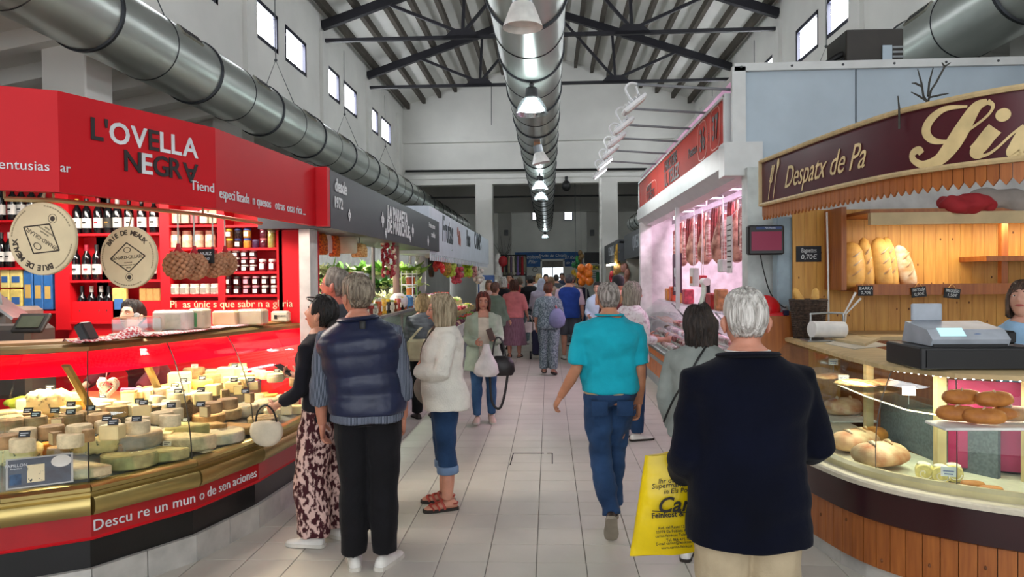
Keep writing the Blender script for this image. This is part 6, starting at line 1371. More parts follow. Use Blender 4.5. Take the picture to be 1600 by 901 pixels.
# hanging rail with cured meats
hr = thing('meat_rail', 'steel rail with hooks for cured meats above the meat counter', 'rail', (2.2, 10.5, 2.6)); m = MB(); m.box(2.2, 10.4, 2.60, 0.03, 5.6, 0.07); m.build('rail', STEELB, hr)
for y in (7.7, 10.4, 13.1): m = MB(); m.tube([(2.2, y, 2.66), (2.2, y, 3.5)], 0.012, 6); m.build('hanger', STEELB, hr)
HAM = mat('ham_brown', '#7a4636', col2='#c99a84', rough=0.5, vscale=9, thresh=(0.4, 0.62), bump=0.3, bscale=20); SAU = mat('sausage_red', '#8a3a34', rough=0.5, var=0.25, vscale=20); BAC = mat('bacon', '#b5726a', col2='#e2c6bc', rough=0.5, vscale=6, stretch=(1, 1, 5), thresh=(0.45, 0.55))
for k in range(24):
    y = 7.85+k*0.22; j = (k*5) % 4; x = 2.2; t = None
    if j == 0:
        t = thing('hanging_ham', 'cured ham leg hanging from the steel rail', 'ham', (x, y, 1.85), group='hams on the rail'); m = MB(); m.tube([(x, y, 2.58), (x, y, 2.4), (x, y+0.02, 2.25), (x, y+0.03, 2.08), (x, y+0.02, 1.93), (x, y, 1.86)], [0.018, 0.028, 0.07, 0.11, 0.1, 0.04], 12); m.build('ham', HAM, t, 60)
    elif j == 1:
        t = thing('sausage_bunch', 'bunch of red sausages hanging from the steel rail', 'sausages', (x, y, 1.9), group='sausages on the rail')
        for i in range(4): m = MB(); m.tube(spline([(x-0.04+i*0.03, y, 2.58), (x-0.06+i*0.04, y-0.03, 2.3), (x-0.05+i*0.04, y, 2.02)], 4), [0.012]+[0.02]*7+[0.012], 8); m.build('sausage', SAU, t, 60)
    elif j == 2:
        t = thing('bacon_slab', 'slab of streaky bacon hanging from the steel rail', 'bacon', (x, y, 1.9), group='bacon slabs on the rail'); m = MB(); m.box(x, y, 1.95, 0.16, 0.1, 0.52, b=0.02); m.build('slab', BAC, t)
    else:
        t = thing('hanging_salami', 'thick dark salami hanging from the steel rail', 'salami', (x, y, 1.95), group='salamis on the rail'); m = MB(); m.tube([(x, y, 2.58), (x, y, 2.5), (x, y, 2.44), (x, y, 2.05), (x, y, 1.98)], [0.006, 0.01, 0.045, 0.05, 0.02], 12); m.build('salami', MEAT[4], t, 60)
    m = MB(); m.tube([(x, y, 2.67), (x+0.012, y, 2.62), (x, y, 2.56)], 0.005, 5); m.build('hook', STEELB, t)
# purple sign, bags, price lists
p = at(1056, 428, X=2.0); t = thing('purple_sign', 'purple sign reading 100% hanging behind the meat counter', 'sign', (2.0, p.y, p.z-0.3)); m = MB(); m.box(2.02, p.y, p.z-0.34, 0.02, 0.75, 0.66); m.build('board', mat('purple_board', '#4a1a38', rough=0.4), t)
lettering('100%', onto((2.005, p.y, p.z+0.02), (0, -1, 0)), LETW, t, 0.2, offset=0.004); lettering('Natural', onto((2.005, p.y, p.z-0.12), (0, -1, 0)), mat('lilac_letters', '#b58aa8'), t, 0.12); lettering('SIN gluten', onto((2.005, p.y, p.z-0.24), (0, -1, 0)), LETW, t, 0.1)
for u, v0, v1, X, w, c, lab in ((1085, 418, 447, 1.95, 0.26, '#dcdad6', 'pale paper carrier bag with an orange print hanging in the charcuterie'), (1098, 430, 448, 2.1, 0.2, '#c0303a', 'red and white paper bag hanging in the charcuterie'), (1130, 405, 425, 1.95, 0.22, '#dad8d4', 'plain pale paper bag hanging below the bacon')):
    a, b = at(u, v1, X=X), at(u, v0, X=X); t = thing('paper_bag', lab, 'bag', a); m = MB(); m.box(X, a.y, a.z, 0.08, w, b.z-a.z, b=0.01); m.build('bag', mat('pbag_'+c.strip('#'), c, rough=0.6), t); m = MB(); m.tube([(X, a.y-0.06, b.z), (X, a.y, 2.6), (X, a.y+0.06, b.z)], 0.005, 5); m.build('cord', LWHITE, t)
    if w > 0.25: m = MB(); m.box(X-0.042, a.y, a.z+0.04, 0.004, 0.16, 0.09); m.build('print', mat('print_orange', '#c8641e'), t)
p = at(1140, 385, X=1.9); m = MB(); m.box(1.9, p.y, p.z-0.28, 0.01, 0.22, 0.6); t = thing('price_list', 'long white price list hanging from the charcuterie rail', 'list', (1.9, p.y, p.z-0.28)); m.build('sheet', mat('sheet_white', '#d5d2d0', rough=0.7), t)
for k in range(9): m = MB(); m.box(1.893, p.y, p.z-0.22+k*0.055, 0.003, 0.15, 0.012); m.build('text_line', INK, t)
m = MB(); m.tube([(1.9, p.y, p.z+0.3), (2.2, p.y, 2.62)], 0.004, 5); m.build('cord', LWHITE, t)
# shelf with slicer and packets on top of the meat counter
for k, (y, c, w, h, lab) in enumerate(((12.6, '#e08a3a', 0.3, 0.2, 'orange snack packets standing on the meat counter top'), (12.2, '#d8563a', 0.26, 0.24, 'red and white snack packet on the meat counter top'), (11.5, '#e0a05a', 0.28, 0.16, 'apricot snack packet on the meat counter top'), (11.0, '#c84a5a', 0.22, 0.22, 'pink packet on the meat counter top'), (9.3, '#b02a2a', 0.3, 0.2, 'dark red box on the meat counter top'), (8.9, '#c98a5a', 0.16, 0.26, 'tan cardboard stand on the meat counter top'))):
    m = MB(); m.box(2.05, y, 1.28, 0.14, w, h, b=0.015); single('snack_packet', m, mat('snack_'+c.strip('#'), c, rough=0.4, var=0.25, vscale=16), lab, 'packet')
t = thing('meat_slicer', 'meat slicer with a dark plate standing behind the meat counter', 'slicer', (2.75, 8.9, 0)); m = MB(); m.box(2.75, 8.9, 0, 0.5, 0.8, 1.45, b=0.02); m.build('cabinet', mat('cabinet_dark', '#2b2430', rough=0.4), t); m = MB(); m.box(2.7, 8.9, 1.45, 0.6, 0.9, 0.04, b=0.01); m.build('plate', STEELB, t); m = MB(); m.lathe([(0.001, -0.01), (0.17, -0.006), (0.17, 0.006), (0.001, 0.01)], 24, M=T(2.6, 8.9, 1.68)@Matrix.Rotation(pi/2, 4, 'Y')); m.build('blade', STEELB, t, 40); m = MB(); m.box(2.72, 9.15, 1.49, 0.3, 0.2, 0.22, b=0.03); m.build('motor', mat('motor_red', '#a82a30', rough=0.4), t)
t = thing('paper_dispenser', 'long strip of white receipts hanging over the meat counter edge', 'paper', (1.93, 9.55, 1.0)); m = MB(); m.loft([[(1.96+0.02*sin(z*9), y, 1.62-z*0.6) for y in (9.45, 9.68)]+[(1.975+0.02*sin(z*9), y, 1.62-z*0.6) for y in (9.68, 9.45)] for z in [k/8 for k in range(9)]]); m.build('strip', mat('receipt', '#d8e2d4', rough=0.7), t)
m = MB(); m.lathe([(0.02, -0.12), (0.05, -0.12), (0.05, 0.12), (0.02, 0.12)], 16, M=T(2.0, 9.56, 1.62)@Matrix.Rotation(pi/2, 4, 'X')); m.build('roll', LWHITE, t, 40); m = MB(); m.box(2.02, 9.56, 1.28, 0.06, 0.12, 0.34); m.build('stand', BLACK, t)
# condenser unit on the stall roof
t = thing('condenser_unit', 'black condenser unit with hoses on top of the blue-grey panel', 'machine', (3.0, 7.4, 3.55)); a, b = at(1322, 92, Y=7.3), at(1412, 52, Y=7.3)
m = MB(); m.box((a.x+b.x)/2, 7.55, 3.55, b.x-a.x, 0.5, b.z-3.5, b=0.01); m.build('housing', mat('unit_dark', '#2a241e', rough=0.5), t)
for k in range(7): m = MB(); m.box(b.x-0.06, 7.29, 3.6+k*0.045, 0.1, 0.01, 0.02); m.build('fin', mat('fin_grey', '#8b8f90'), t)
m = MB(); m.box(b.x-0.16, 7.29, 3.56, 0.09, 0.012, 0.34); m.build('side_plate', BGREY, t)
m = MB(); m.tube(spline([(a.x-0.25, 7.4, 3.56), (a.x-0.2, 7.4, 3.72), (a.x+0.02, 7.4, 3.86), (a.x+0.1, 7.4, 3.75), (a.x+0.1, 7.4, 3.56)], 6), 0.03, 8); m.build('hose', BLACK, t, 60)
m = MB(); m.tube(spline([(a.x-0.1, 7.35, 3.56), (a.x-0.02, 7.35, 3.78), (a.x+0.16, 7.35, 3.88), (a.x+0.5, 7.35, 3.9)], 6), 0.015, 8); m.build('hose', BLACK, t, 60); m = MB(); m.lathe([(0.08, 0), (0.1, 0.02), (0.1, 0.1), (0.04, 0.14)], 14, M=T(a.x-0.08, 7.45, 3.55)); m.build('compressor', BLACK, t, 40)
# ================================================================== FURTHER RIGHT STALLS
for i, (X, y0, y1, txt, c) in enumerate(((1.95, 14.3, 19.2, 'QUESOS', '#3a3d42'), (1.95, 21.0, 26.0, 'PESCADOS', '#3d4046'))):
    s2 = thing('grey_stall', ('grey stall with a dark fascia next to the charcuterie', 'grey stall with a dark fascia beside the white portal column')[i], 'stall', (2.6, (y0+y1)/2, 0)); yc = (y0+y1)/2; L = y1-y0
    m = MB(); m.box(X+0.2, yc, 2.12, 0.4, L, 0.6); m.build('fascia', mat('fascia_grey_%d' % i, c, rough=0.5), s2); lettering(txt, onto((X-0.005, yc-0.3, 2.45), (0, -1, 0)), mat('fascia_pale', '#aab0b8'), s2, 0.42)
    m = MB(); m.box(4.2, yc, 0, 0.1, L, 2.6); m.build('back_wall', CREAM, s2); m = MB(); m.box(3.1, yc, 2.62, 2.2, L, 0.05); m.build('roof', CREAM, s2); m = MB(); m.box(3.1, y1, 0, 2.2, 0.06, 2.6); m.build('side_wall', CREAM, s2)
    m = MB(); m.box(2.3, yc, 0, 0.7, L, 0.95); m.build('counter', mat('counter_pale', '#b9bcba', rough=0.4), s2); m = MB(); m.box(2.0, yc, 0.95, 0.02, L, 0.35); m.build('glass', GLASS, s2); m = MB(); m.box(1.96, yc, 0.55, 0.03, L, 0.2); m.build('dark_band', BLACK, s2)
    m = MB(); m.box(2.7, yc, 2.5, 0.1, L*0.7, 0.05); m.build('unlit_batten', LWHITE, s2)
    for k in range(9):
        cc = ('#3f7fb0', '#c9b23a', '#c05a4a', '#d8d4c8', '#4a7a4a')[k % 5]; y = y0+0.3+k*L/9.5; m = MB(); m.box(2.3, y, 0.95, 0.4, 0.3, 0.14+0.05*(k % 3), b=0.03); single('goods_box', m, mat('goods2_'+cc.strip('#'), cc, rough=0.5), '%s goods on the counter of the %s grey stall' % (('blue', 'yellow', 'red', 'white', 'green')[k % 5], ('nearer', 'farther')[i]), 'box', 'goods in the grey stalls')
for k, (u, v, lab) in enumerate(((1010, 415, 'cream apron hanging under the nearer grey fascia'),)):
    p = at(u-4, v, X=2.35); t = thing('hanging_apron', lab, 'apron', p-Vector((0, 0, 0.3))); m = MB(); n = 16; m.loft([[Vector((p.x+0.04*sin(2*pi*i/n), p.y+w*cos(2*pi*i/n)*(1+0.06*sin(3*i)), p.z+z)) for i in range(n)] for z, w in ((-0.28, .33), (0, .3), (0.2, .24), (0.3, .1))]); m.build('cloth', mat('apron_cream', '#d9d3bd', rough=0.8), t, 60); m = MB(); m.tube([p+Vector((0, 0, 0.28)), Vector((p.x, p.y, 2.65))], 0.006, 5); m.build('hook', STEELB, t)
p = at(1003, 437, X=2.3); t = thing('chalk_board', 'small dark board with a white photo on the nearer grey stall counter', 'board', (p.x, p.y, 0.95)); m = MB(); m.box(p.x, p.y, 1.1, 0.03, 0.6, 0.5); m.build('board', mat('board_green', '#2e332c', rough=0.6), t); m = MB(); m.box(p.x-0.02, p.y+0.2, 1.35, 0.012, 0.2, 0.22); m.build('photo', LWHITE, t); m = MB(); m.box(p.x, p.y, 0.95, 0.05, 0.05, 0.16); m.build('foot', BLACK, t)
t = thing('tube_light', 'bare white tube light under the farther grey fascia', 'light', at(950, 412, X=1.85)); m = MB(); m.box(1.85, 22.2, 2.0, 0.06, 2.6, 0.05); m.build('tube', MATS['strip_glow'], t); m = MB(); m.tube([(1.95, 21.5, 2.03), (1.95, 21.5, 2.14)], 0.01, 5); m.tube([(1.86, 21.5, 2.03), (1.97, 21.5, 2.03)], 0.01, 5); m.build('bracket', BLACK, t)
for k, (u, v, c, lab) in enumerate(((968, 394, '#d9a83a', 'yellow packet hanging between the grey fascias'), (966, 419, '#d8a05a', 'yellow-pink toys hanging below the yellow packet'), (973, 430, '#c88a7a', 'salmon pink hanging goods beside the cream apron'), (956, 433, '#c02838', 'red cap hanging at the farther grey stall'))):
    p = at(u, v, X=1.97); p.y = min(p.y, 19.0) if p.y < 20.6 else max(p.y, 21.3); m = MB(); 
    for i in range(7): m.ball((p.x+random.uniform(-.06, .06), p.y+random.uniform(-.25, .25), p.z+random.uniform(-.2, .2)), (0.07, 0.12, 0.12), 8, 6)
    t = thing('hanging_goods', lab, 'goods', p-Vector((0, 0, 0.3)), group='hanging goods'); tag(m.build('items', mat('hang_'+c.strip('#'), c, rough=0.5, var=0.3, vscale=8), t, 180), kind='stuff'); m = MB(); m.tube([p, Vector((p.x, p.y, 2.65))], 0.008, 5); m.build('string', WIRE, t)
# ================================================================== BAKERY (RIGHT FOREGROUND)
PINEW = mat('pine_wood', '#cf9a44', col2='#b87f30', rough=0.45, vscale=5, stretch=(9, 9, 0.7), thresh=(0.3, 0.7), bump=0.05, bscale=12); PINED = mat('pine_dark', '#a8622a', col2='#8a4a1c', rough=0.4, vscale=5, stretch=(9, 9, 0.7), thresh=(0.3, 0.7)); KNOT = mat('pine_knot', '#6e3d17', rough=0.6)
PALEW = mat('pale_oak', '#c9b083', rough=0.45, var=0.1, vscale=5, stretch=(1, 5, 1)); BURG = mat('burgundy', '#4a0f1c', rough=0.3, var=0.08, vscale=3); GOLDL = mat('sign_gold', '#d9c08a', rough=0.5); WINE = mat('band_wine', '#2f0b10', rough=0.25, var=0.1)
BC = [(1.62, 6.1), (1.62, 5.5), (1.61, 4.9), (1.675, 4.46), (1.775, 4.16), (1.96, 3.92), (2.3, 3.68), (2.8, 3.5), (3.4, 3.45)]
BC = [tuple(p) for p in spline([(a, b, 0) for a, b in BC], 3)]; BC = [(p[0], p[1]) for p in BC]
TB = [(1.94, 6.1), (1.9, 5.2), (1.9, 4.37), (2.01, 4.02), (2.39, 3.83), (2.9, 3.7), (3.4, 3.68)]
def resample(poly, n):
    P = [Vector((p[0], p[1])) for p in poly]; D = [0]
    for a, b in zip(P, P[1:]): D.append(D[-1]+(b-a).length)
    out = []
    for k in range(n+1):
        s = D[-1]*k/n; i = max(j for j in range(len(D)) if D[j] <= s+1e-9); i = min(i, len(P)-2); out.append(P[i].lerp(P[i+1], (s-D[i])/(D[i+1]-D[i])))
    return out
bk_c = thing('bakery_counter', 'curved bakery counter clad in pine boards with a glass display', 'counter', (2.2, 4.6, 0))
pl = resample(BC, 46)
for i in range(46):
    a, b = pl[i], pl[i+1]; d = (b-a).normalized(); m = MB(); band(m, [(0.0, 0.09), (0.0, 0.35), (0.02, 0.35), (0.02, 0.09)], [a+d*0.002, b-d*0.002]); m.build('pine_board', PINED, bk_c)
    if i % 3 == 0: c = a.lerp(b, 0.4); n = Vector((d.y, -d.x)); m = MB(); m.ball((c.x+n.x*0.0, c.y+n.y*0.0, 0.14+0.05*((i*7) % 4)), (0.008, 0.008, 0.012), 6, 4); m.build('knot', KNOT, bk_c)
pt = resample(BC, 18)
for i in range(18): d = (pt[i+1]-pt[i]).normalized(); m = MB(); band(m, [(0.02, 0), (0.02, 0.09), (0.06, 0.09), (0.06, 0)], [pt[i]+d*0.002, pt[i+1]-d*0.002]); m.build('plinth_tile', PLIN, bk_c)
m = MB(); band(m, [(0.03, 0.02), (0.03, 0.52), (0.7, 0.52), (0.7, 0.02)], BC); m.build('carcass', CBLK, bk_c)
m = MB(); band(m, [(-0.012, 0.35), (-0.03, 0.36), (-0.03, 0.53), (0.0, 0.54), (0.03, 0.54), (0.03, 0.35)], BC); m.build('wine_band', WINE, bk_c, 40)
m = MB(); band(m, [(-0.06, 0.54), (-0.065, 0.565), (-0.055, 0.575), (0.66, 0.575), (0.66, 0.54)], BC); m.build('stone_ledge', mat('stone_ledge', '#d6cdb9', rough=0.35, var=0.06, vscale=30), bk_c, 30)
m = MB(); band(m, [(0.02, 0.575), (0.015, 0.61), (0.03, 0.63), (0.05, 0.63), (0.05, 0.575)], BC); m.build('glass_rim', mat('rim_pale_gold', '#c9c29a', rough=0.35, metal=0.4), bk_c, 30)
TBr = resample(TB, 6); BCr = [Vector(p) for p in (BC[0], BC[5], BC[8], BC[12], BC[16], BC[20], BC[-1])]
BCo = offs([tuple(p) for p in BCr], 0.04)
TBs = [Vector(p) for p in ((1.94, 6.1), (1.92, 5.3), (1.9, 4.75), (1.93, 4.25), (2.12, 3.95), (2.5, 3.79), (3.4, 3.68))]
def bg_pt(i, t, d=0): a = Vector((*BCo[i], 0.62)); b = Vector((TBs[i].x, TBs[i].y, 1.165)); p = a.lerp(b, t); n = Vector((b.x-a.x, b.y-a.y, 0)); n = n.normalized() if n.length > 0.01 else Vector((1, 0, 0)); return p-n*(0.05*sin(pi*t)+d)+Vector((0, 0, 0.03*sin(pi*t)))
for i in range(6):
    m = MB(); r = []
    for k in range(7):
        t = k/6; a, b = bg_pt(i, t), bg_pt(i+1, t); e = (b-a).normalized()*0.003; o = Vector((0.005, 0.003, 0)); r.append([a+e, b-e, b-e+o, a+e+o])
    m.loft(r); m.build('glass_pane', GLASS, bk_c, 40); 
    if i in (2, 3, 4): m = MB(); m.tube([bg_pt(i+1, k/6, 0.002) for k in range(7)], 0.003, 5); m.build('pane_seam', MATS['seam_dark'], bk_c)
TBl = [tuple(p) for p in TBs]
m = MB(); band(m, [(-0.02, 1.165), (-0.025, 1.19), (0.0, 1.2), (0.34, 1.2), (0.34, 1.165)], TBl); m.build('counter_top', PALEW, bk_c, 30)
m = MB(); band(m, [(0.10, 0.93), (0.10, 0.938), (0.42, 0.938), (0.42, 0.93)], TBl[1:]); m.build('glass_shelf', MATS['shelf_glass'], bk_c)
m = MB(); band(m, [(0.098, 0.931), (0.095, 0.935), (0.098, 0.939), (0.101, 0.935)], TBl[1:]); m.build('shelf_light', emit_mat('shelf_led', '#fff0d0', 1.6), bk_c)
m = MB(); LEDP = resample(offs(TBl, 0.04)[2:6], 30); LEDM = MB().ball((0, 0, 0), 0.006, 6, 4).mesh('led', 180); LEDM.materials.append(emit_mat('led_white', '#eaf2ff', 8.0))
for q in LEDP: inst('led', LEDM, T(q.x, q.y, 1.158), parent=bk_c)
m = MB()
for i in range(2, 6):
    a, b = offs(TBl, 0.14)[i], offs(TBl, 0.14)[i-1]; area('bakery_case_light', ((a[0]+b[0])/2, (a[1]+b[1])/2, 1.14), 0.4, 3.2, (1, 0.9, 0.72), rot=(0, 0, math.atan2(b[1]-a[1], b[0]-a[0])), sy=0.05)
for i in (1, 3, 5): q = offs(TBl, 0.32)[i]; m = MB(); m.box(q[0], q[1], 0.575, 0.05, 0.05, 0.6); m.build('support_post', PALEW, bk_c)
m = MB(); band(m, [(0.4, 0.575), (0.4, 0.9), (0.43, 0.9), (0.43, 0.575)], TBl[1:5]); m.build('crate_back', mat('crate_grey', '#4a5158', col2='#5d656c', vscale=60, thresh=(0.4, 0.6), rough=0.6), bk_c)
m = MB(); band(m, [(0.42, 0.6), (0.42, 1.1), (0.44, 1.1), (0.44, 0.6)], TBl[4:6]); m.build('magenta_panel', mat('magenta_panel', '#a01850', rough=0.5), bk_c)
# breads
CR1 = mat('crust_gold', '#c8843c', col2='#9a5a22', rough=0.6, vscale=12, bump=0.2, bscale=30); CR2 = mat('crust_brown', '#a85c30', col2='#d8b890', rough=0.65, vscale=9, thresh=(0.35, 0.7), bump=0.25, bscale=24); CR3 = mat('baguette_crust', '#dcae5e', col2='#c08a3c', rough=0.6, vscale=10, bump=0.2, bscale=20); FLOUR = mat('floured_crust', '#d8c8ac', col2='#b98a58', rough=0.8, vscale=10, thresh=(0.38, 0.62)); FLAT = mat('flatbread', '#d8b078', col2='#b5703c', rough=0.7, vscale=16, thresh=(0.38, 0.6)); SPNG = mat('sponge', '#e3d28a', rough=0.8, var=0.15, vscale=30); CREM = mat('roll_cream', '#efe6d2', rough=0.7)
def loaf(name, p, dims, rz, mt, label, cat='bread', group=None, slash=2, tilt=0, sm=0.05):
    t = thing(name, label, cat, p, rad(rz), group); L, Wd, H = (q*1.15 for q in dims); m = MB(); n = 14
    R = Matrix.Rotation(rad(tilt), 4, 'Y')
    m.loft([[R@Vector((x*L/2, Wd/2*f*cos(2*pi*k/n), H*0.5+H/2*f*(sin(2*pi*k/n) if sin(2*pi*k/n) > 0 else 0.85*sin(2*pi*k/n)))) for k in range(n)] for x, f in ((-1, .15), (-.94, .5), (-.8, .8), (-.5, .97), (0, 1), (.5, .97), (.8, .8), (.94, .5), (1, .15))]); m.build('crust', mt, t, 180, world=False)
    for k in range(slash):
        x = (k-(slash-1)/2)*L*0.75/max(1, slash); m = MB(); m.tube([R@Vector((x-L*0.07, -Wd*0.22, H*0.965)), R@Vector((x, 0, H*1.01)), R@Vector((x+L*0.07, Wd*0.22, H*0.965))], [0.004, Wd*0.06, 0.004], 6); m.build('slash', FLOUR, t, 180, world=False)
    return t
def dk(u, v, z): return at(u, v, z=z)
DZ = 0.577; SZ = 0.94
loaf('round_loaf', dk(1375, 730, DZ), (0.27, 0.22, 0.13), 20, CR2, 'big round brown loaf dusted with flour at the front of the case', slash=2)
loaf('round_loaf', dk(1335, 705, DZ), (0.28, 0.2, 0.12), 30, CR2, 'big round brown loaf behind the dusted one', slash=2); loaf('golden_loaf', dk(1352, 694, DZ), (0.3, 0.14, 0.1), 25, CR1, 'golden oval loaf at the back of the pair of round loaves', slash=1)
loaf('round_loaf', dk(1318, 650, DZ), (0.26, 0.2, 0.13), 10, CR2, 'red-brown loaf on a white tray in the middle of the case')
m = MB(); p = dk(1325, 655, DZ); m.box(p.x, p.y, DZ, 0.34, 0.26, 0.012, b=0.004); single('bread_tray', m, LWHITE, 'white tray under the red-brown loaf', 'tray')
for k, (u, v, L, lab) in enumerate(((1298, 592, 0.24, 'flatbread with olives on the glass shelf next to the navy blazer'), (1330, 602, 0.22, 'pale flatbread overlapping another on the glass shelf'), (1352, 604, 0.22, 'flatbread with ham on the glass shelf'), (1382, 602, 0.2, 'thin flatbread at the end of the flatbread row'))):
    loaf('flatbread', dk(u, v, SZ), (L, 0.16, 0.035), 30+k*9, FLAT, lab, slash=0)
for k, (u, v, dz, lab) in enumerate(((1496, 663, 0, 'long bread roll, bottom of the stack at its end'), (1538, 668, 0, 'long bread roll, bottom middle of the stack'), (1580, 664, 0, 'long bread roll, bottom of the stack near the magenta panel'), (1503, 660, 0.075, 'golden bread roll on top of the stack'), (1553, 664, 0.075, 'golden bread roll lying across the stack'))):
    p = dk(u, v, SZ); p.z = SZ+0.012+dz; loaf('bread_roll', p, (0.17, 0.09, 0.075), -20+k*8, CR1, lab, slash=1, group='bread rolls on the glass shelf')
m = MB(); p = dk(1540, 666, SZ); m.box(p.x, p.y, SZ-0.002, 0.5, 0.2, 0.014, M=None, b=0.004); single('bread_tray', m, LWHITE, 'white tray under the stack of bread rolls', 'tray')
for k, (u, v) in enumerate(((1444, 748), (1470, 752), (1490, 750))):
    p = dk(u, v, DZ); t = thing('sponge_roll', 'slice of cream sponge roll dusted with sugar', 'cake', p, group='sponge rolls'); m = MB(); M = T(p.x, p.y, DZ+0.045)@rotz(rad(-25))@Matrix.Rotation(pi/2, 4, 'X'); m.lathe([(0.0, -0.05), (0.043, -0.05), (0.046, -0.04), (0.046, 0.04), (0.043, 0.05), (0.0, 0.05)], 18, M=M, cap=False); m.build('sponge', SPNG, t, 50); m = MB(); m.tube([M@Vector((0.006*a*cos(a), 0.006*a*sin(a), 0.051)) for a in [0.3*q for q in range(22)]], 0.0035, 5); m.build('cream_swirl', CREM, t, 180); m = MB(); m.ball((p.x, p.y, DZ+0.083), (0.035, 0.045, 0.012), 10, 5); m.build('sugar_top', CREM, t, 180)
for k, (u, v) in enumerate(((1520, 762), (1548, 770))): loaf('pastry', dk(u, v, DZ), (0.1, 0.06, 0.035), -15, CR1, 'small glazed pastry %s' % ('beside the sponge rolls' if k == 0 else 'at the end of the front row'), slash=0)
for k, (u, v, z, lab) in enumerate(((1302, 566, SZ+0.05, 'on the flatbread with olives'), (1318, 592, SZ+0.02, 'in front of the pale flatbread'), (1482, 738, DZ+0.1, 'on the sponge rolls'), (1420, 612, 1.02, 'below the LED strip'), (1490, 612, 1.02, 'beside the bread rolls'), (1552, 614, 1.03, 'on the magenta panel'))):
    p = dk(u, v, z); t = thing('price_tag', 'white price tag '+lab, 'tag', p, rad(-20)); m = MB(); m.box(0, 0, -0.02, 0.07, 0.004, 0.05); m.build('card', LWHITE, t, world=False); m = MB(); m.box(0, -0.003, 0.005, 0.05, 0.001, 0.006); m.box(0, -0.003, -0.01, 0.04, 0.001, 0.006); m.build('print', mat('tag_print', '#7a80a8'), t, world=False)
    m = MB(); m.tube([(0, 0.002, -0.02), (0, 0.01, -0.075)], 0.002, 5); m.build('pin', STEELB, t, world=False)
# sign
SB = [(1.75, 6.14), (1.82, 5.5), (1.88, 5.0), (2.0, 4.37), (2.17, 4.03), (2.37, 3.8), (2.75, 3.55), (3.3, 3.42)]
SBs = [(p[0], p[1]) for p in spline([(a, b, 0) for a, b in SB], 5)]
sn = thing('bakery_sign', 'curved burgundy bakery sign with cream script lettering and pale edging', 'sign', (2.2, 4.8, 2.27))
m = MB(); band(m, [(0, 2.29), (0, 2.62), (0.04, 2.62), (0.04, 2.29)], SBs); m.build('sign_board', BURG, sn, 30)
for z0 in (2.265, 2.62): m = MB(); band(m, [(-0.02, z0), (-0.028, z0+0.014), (-0.02, z0+0.028), (0.05, z0+0.028), (0.05, z0)], SBs); m.build('edging', PALEW, sn, 30)
m = MB(); m.box(SBs[0][0], SBs[0][1]+0.01, 2.27, 0.05, 0.02, 0.37); m.build('edging', PALEW, sn)
# lettering bent along the sign
PS = [Vector((p[0], p[1], 0)) for p in SBs]; DS = [0]
for a, b in zip(PS, PS[1:]): DS.append(DS[-1]+(b-a).length)
def on_sign(s, z, out=0.004):
    i = max(j for j in range(len(DS)-1) if DS[j] <= s or j == 0); t = (s-DS[i])/(DS[i+1]-DS[i]); p = PS[i].lerp(PS[i+1], t); d = (PS[i+1]-PS[i]).normalized(); n = Vector((d.y, -d.x, 0)); return Vector((p.x+n.x*out, p.y+n.y*out, z))
def s_at(u):
    """distance along the sign where a photo column meets it"""
    best = (9e9, 0)
    for k in range(400):
        s = DS[-1]*k/400; p = on_sign(s, 2.45); d = p-Vector((0, 0, CAM_H)); w = d.dot(c_f); uu = IW/2+F_PX*d.dot(c_r)/w; best = min(best, (abs(uu-u), s))
    return best[1]
def bend(me, s0, z0, nm='lettering', mt=GOLDL):
    for v in me.vertices: v.co = on_sign(s0+v.co.x, z0+v.co.y, 0.004+v.co.z)
    me.materials.append(mt); inv = ROOTM[sn.name].inverted(); me.transform(inv); o = bpy.data.objects.new(nm, me); COL.objects.link(o); o.parent = sn; return o
s0, s1 = s_at(1225), s_at(1353)
tm_ = text_mesh('Despatx de Pa', 0.23, shear=0.5, extrude=0.001, offset=0.0, align='LEFT'); wd = max(v.co.x for v in tm_.vertices); k = (s1-s0)/wd
bm = bmesh.new(); bm.from_mesh(tm_); bmesh.ops.subdivide_edges(bm, edges=[e for e in bm.edges if e.calc_length() > 0.05], cuts=2); bm.to_mesh(tm_); bm.free()
for v in tm_.vertices: v.co.x *= k
bend(tm_, s0, 2.435)
def sign_px(x, y):
    """photo point (in the zoomed crop of the sign) to distance along the sign and height"""
    u, v = 1160+x/3.218, 80+y/3.218; s = s_at(u); p = on_sign(s, 2.4); return s, at(u, v, Y=p.y).z
def stroke(pts, ws):
    q = spline([(*sign_px(*p), w) for p, w in zip(pts, ws)], 7); m = MB(); wid = [max(0.008, p.z) for p in q]
    ribbon(m, [(p.x, p.y) for p in q], wid, Matrix(), th=0.004); bend(m.mesh('letter'), 0, 0, 'letter')
stroke([(1130, 278), (1020, 290), (945, 345), (925, 405), (960, 450), (1050, 448), (1150, 390), (1235, 325), (1263, 275), (1235, 253)], (.012, .03, .046, .048, .034, .016, .013, .013, .016, .03))
stroke([(1235, 253), (1180, 282), (1110, 380), (1050, 475), (985, 548), (910, 570), (860, 545), (857, 512), (885, 497), (905, 515)], (.03, .055, .08, .085, .065, .042, .034, .038, .042, .03))
stroke([(1145, 485), (1190, 435), (1235, 395)], (.01, .013, .03)); stroke([(1268, 388), (1240, 420), (1200, 470), (1178, 510), (1200, 528)], (.075, .075, .075, .06, .03)); stroke([(1195, 530), (1240, 515), (1290, 478), (1350, 420), (1416, 372)], (.02, .014, .012, .012, .014))
stroke([(1445, 385), (1415, 430), (1380, 480), (1368, 510), (1390, 526)], (.075, .08, .075, .06, .03)); stroke([(1385, 528), (1440, 505), (1500, 440), (1540, 400)], (.02, .014, .012, .014))
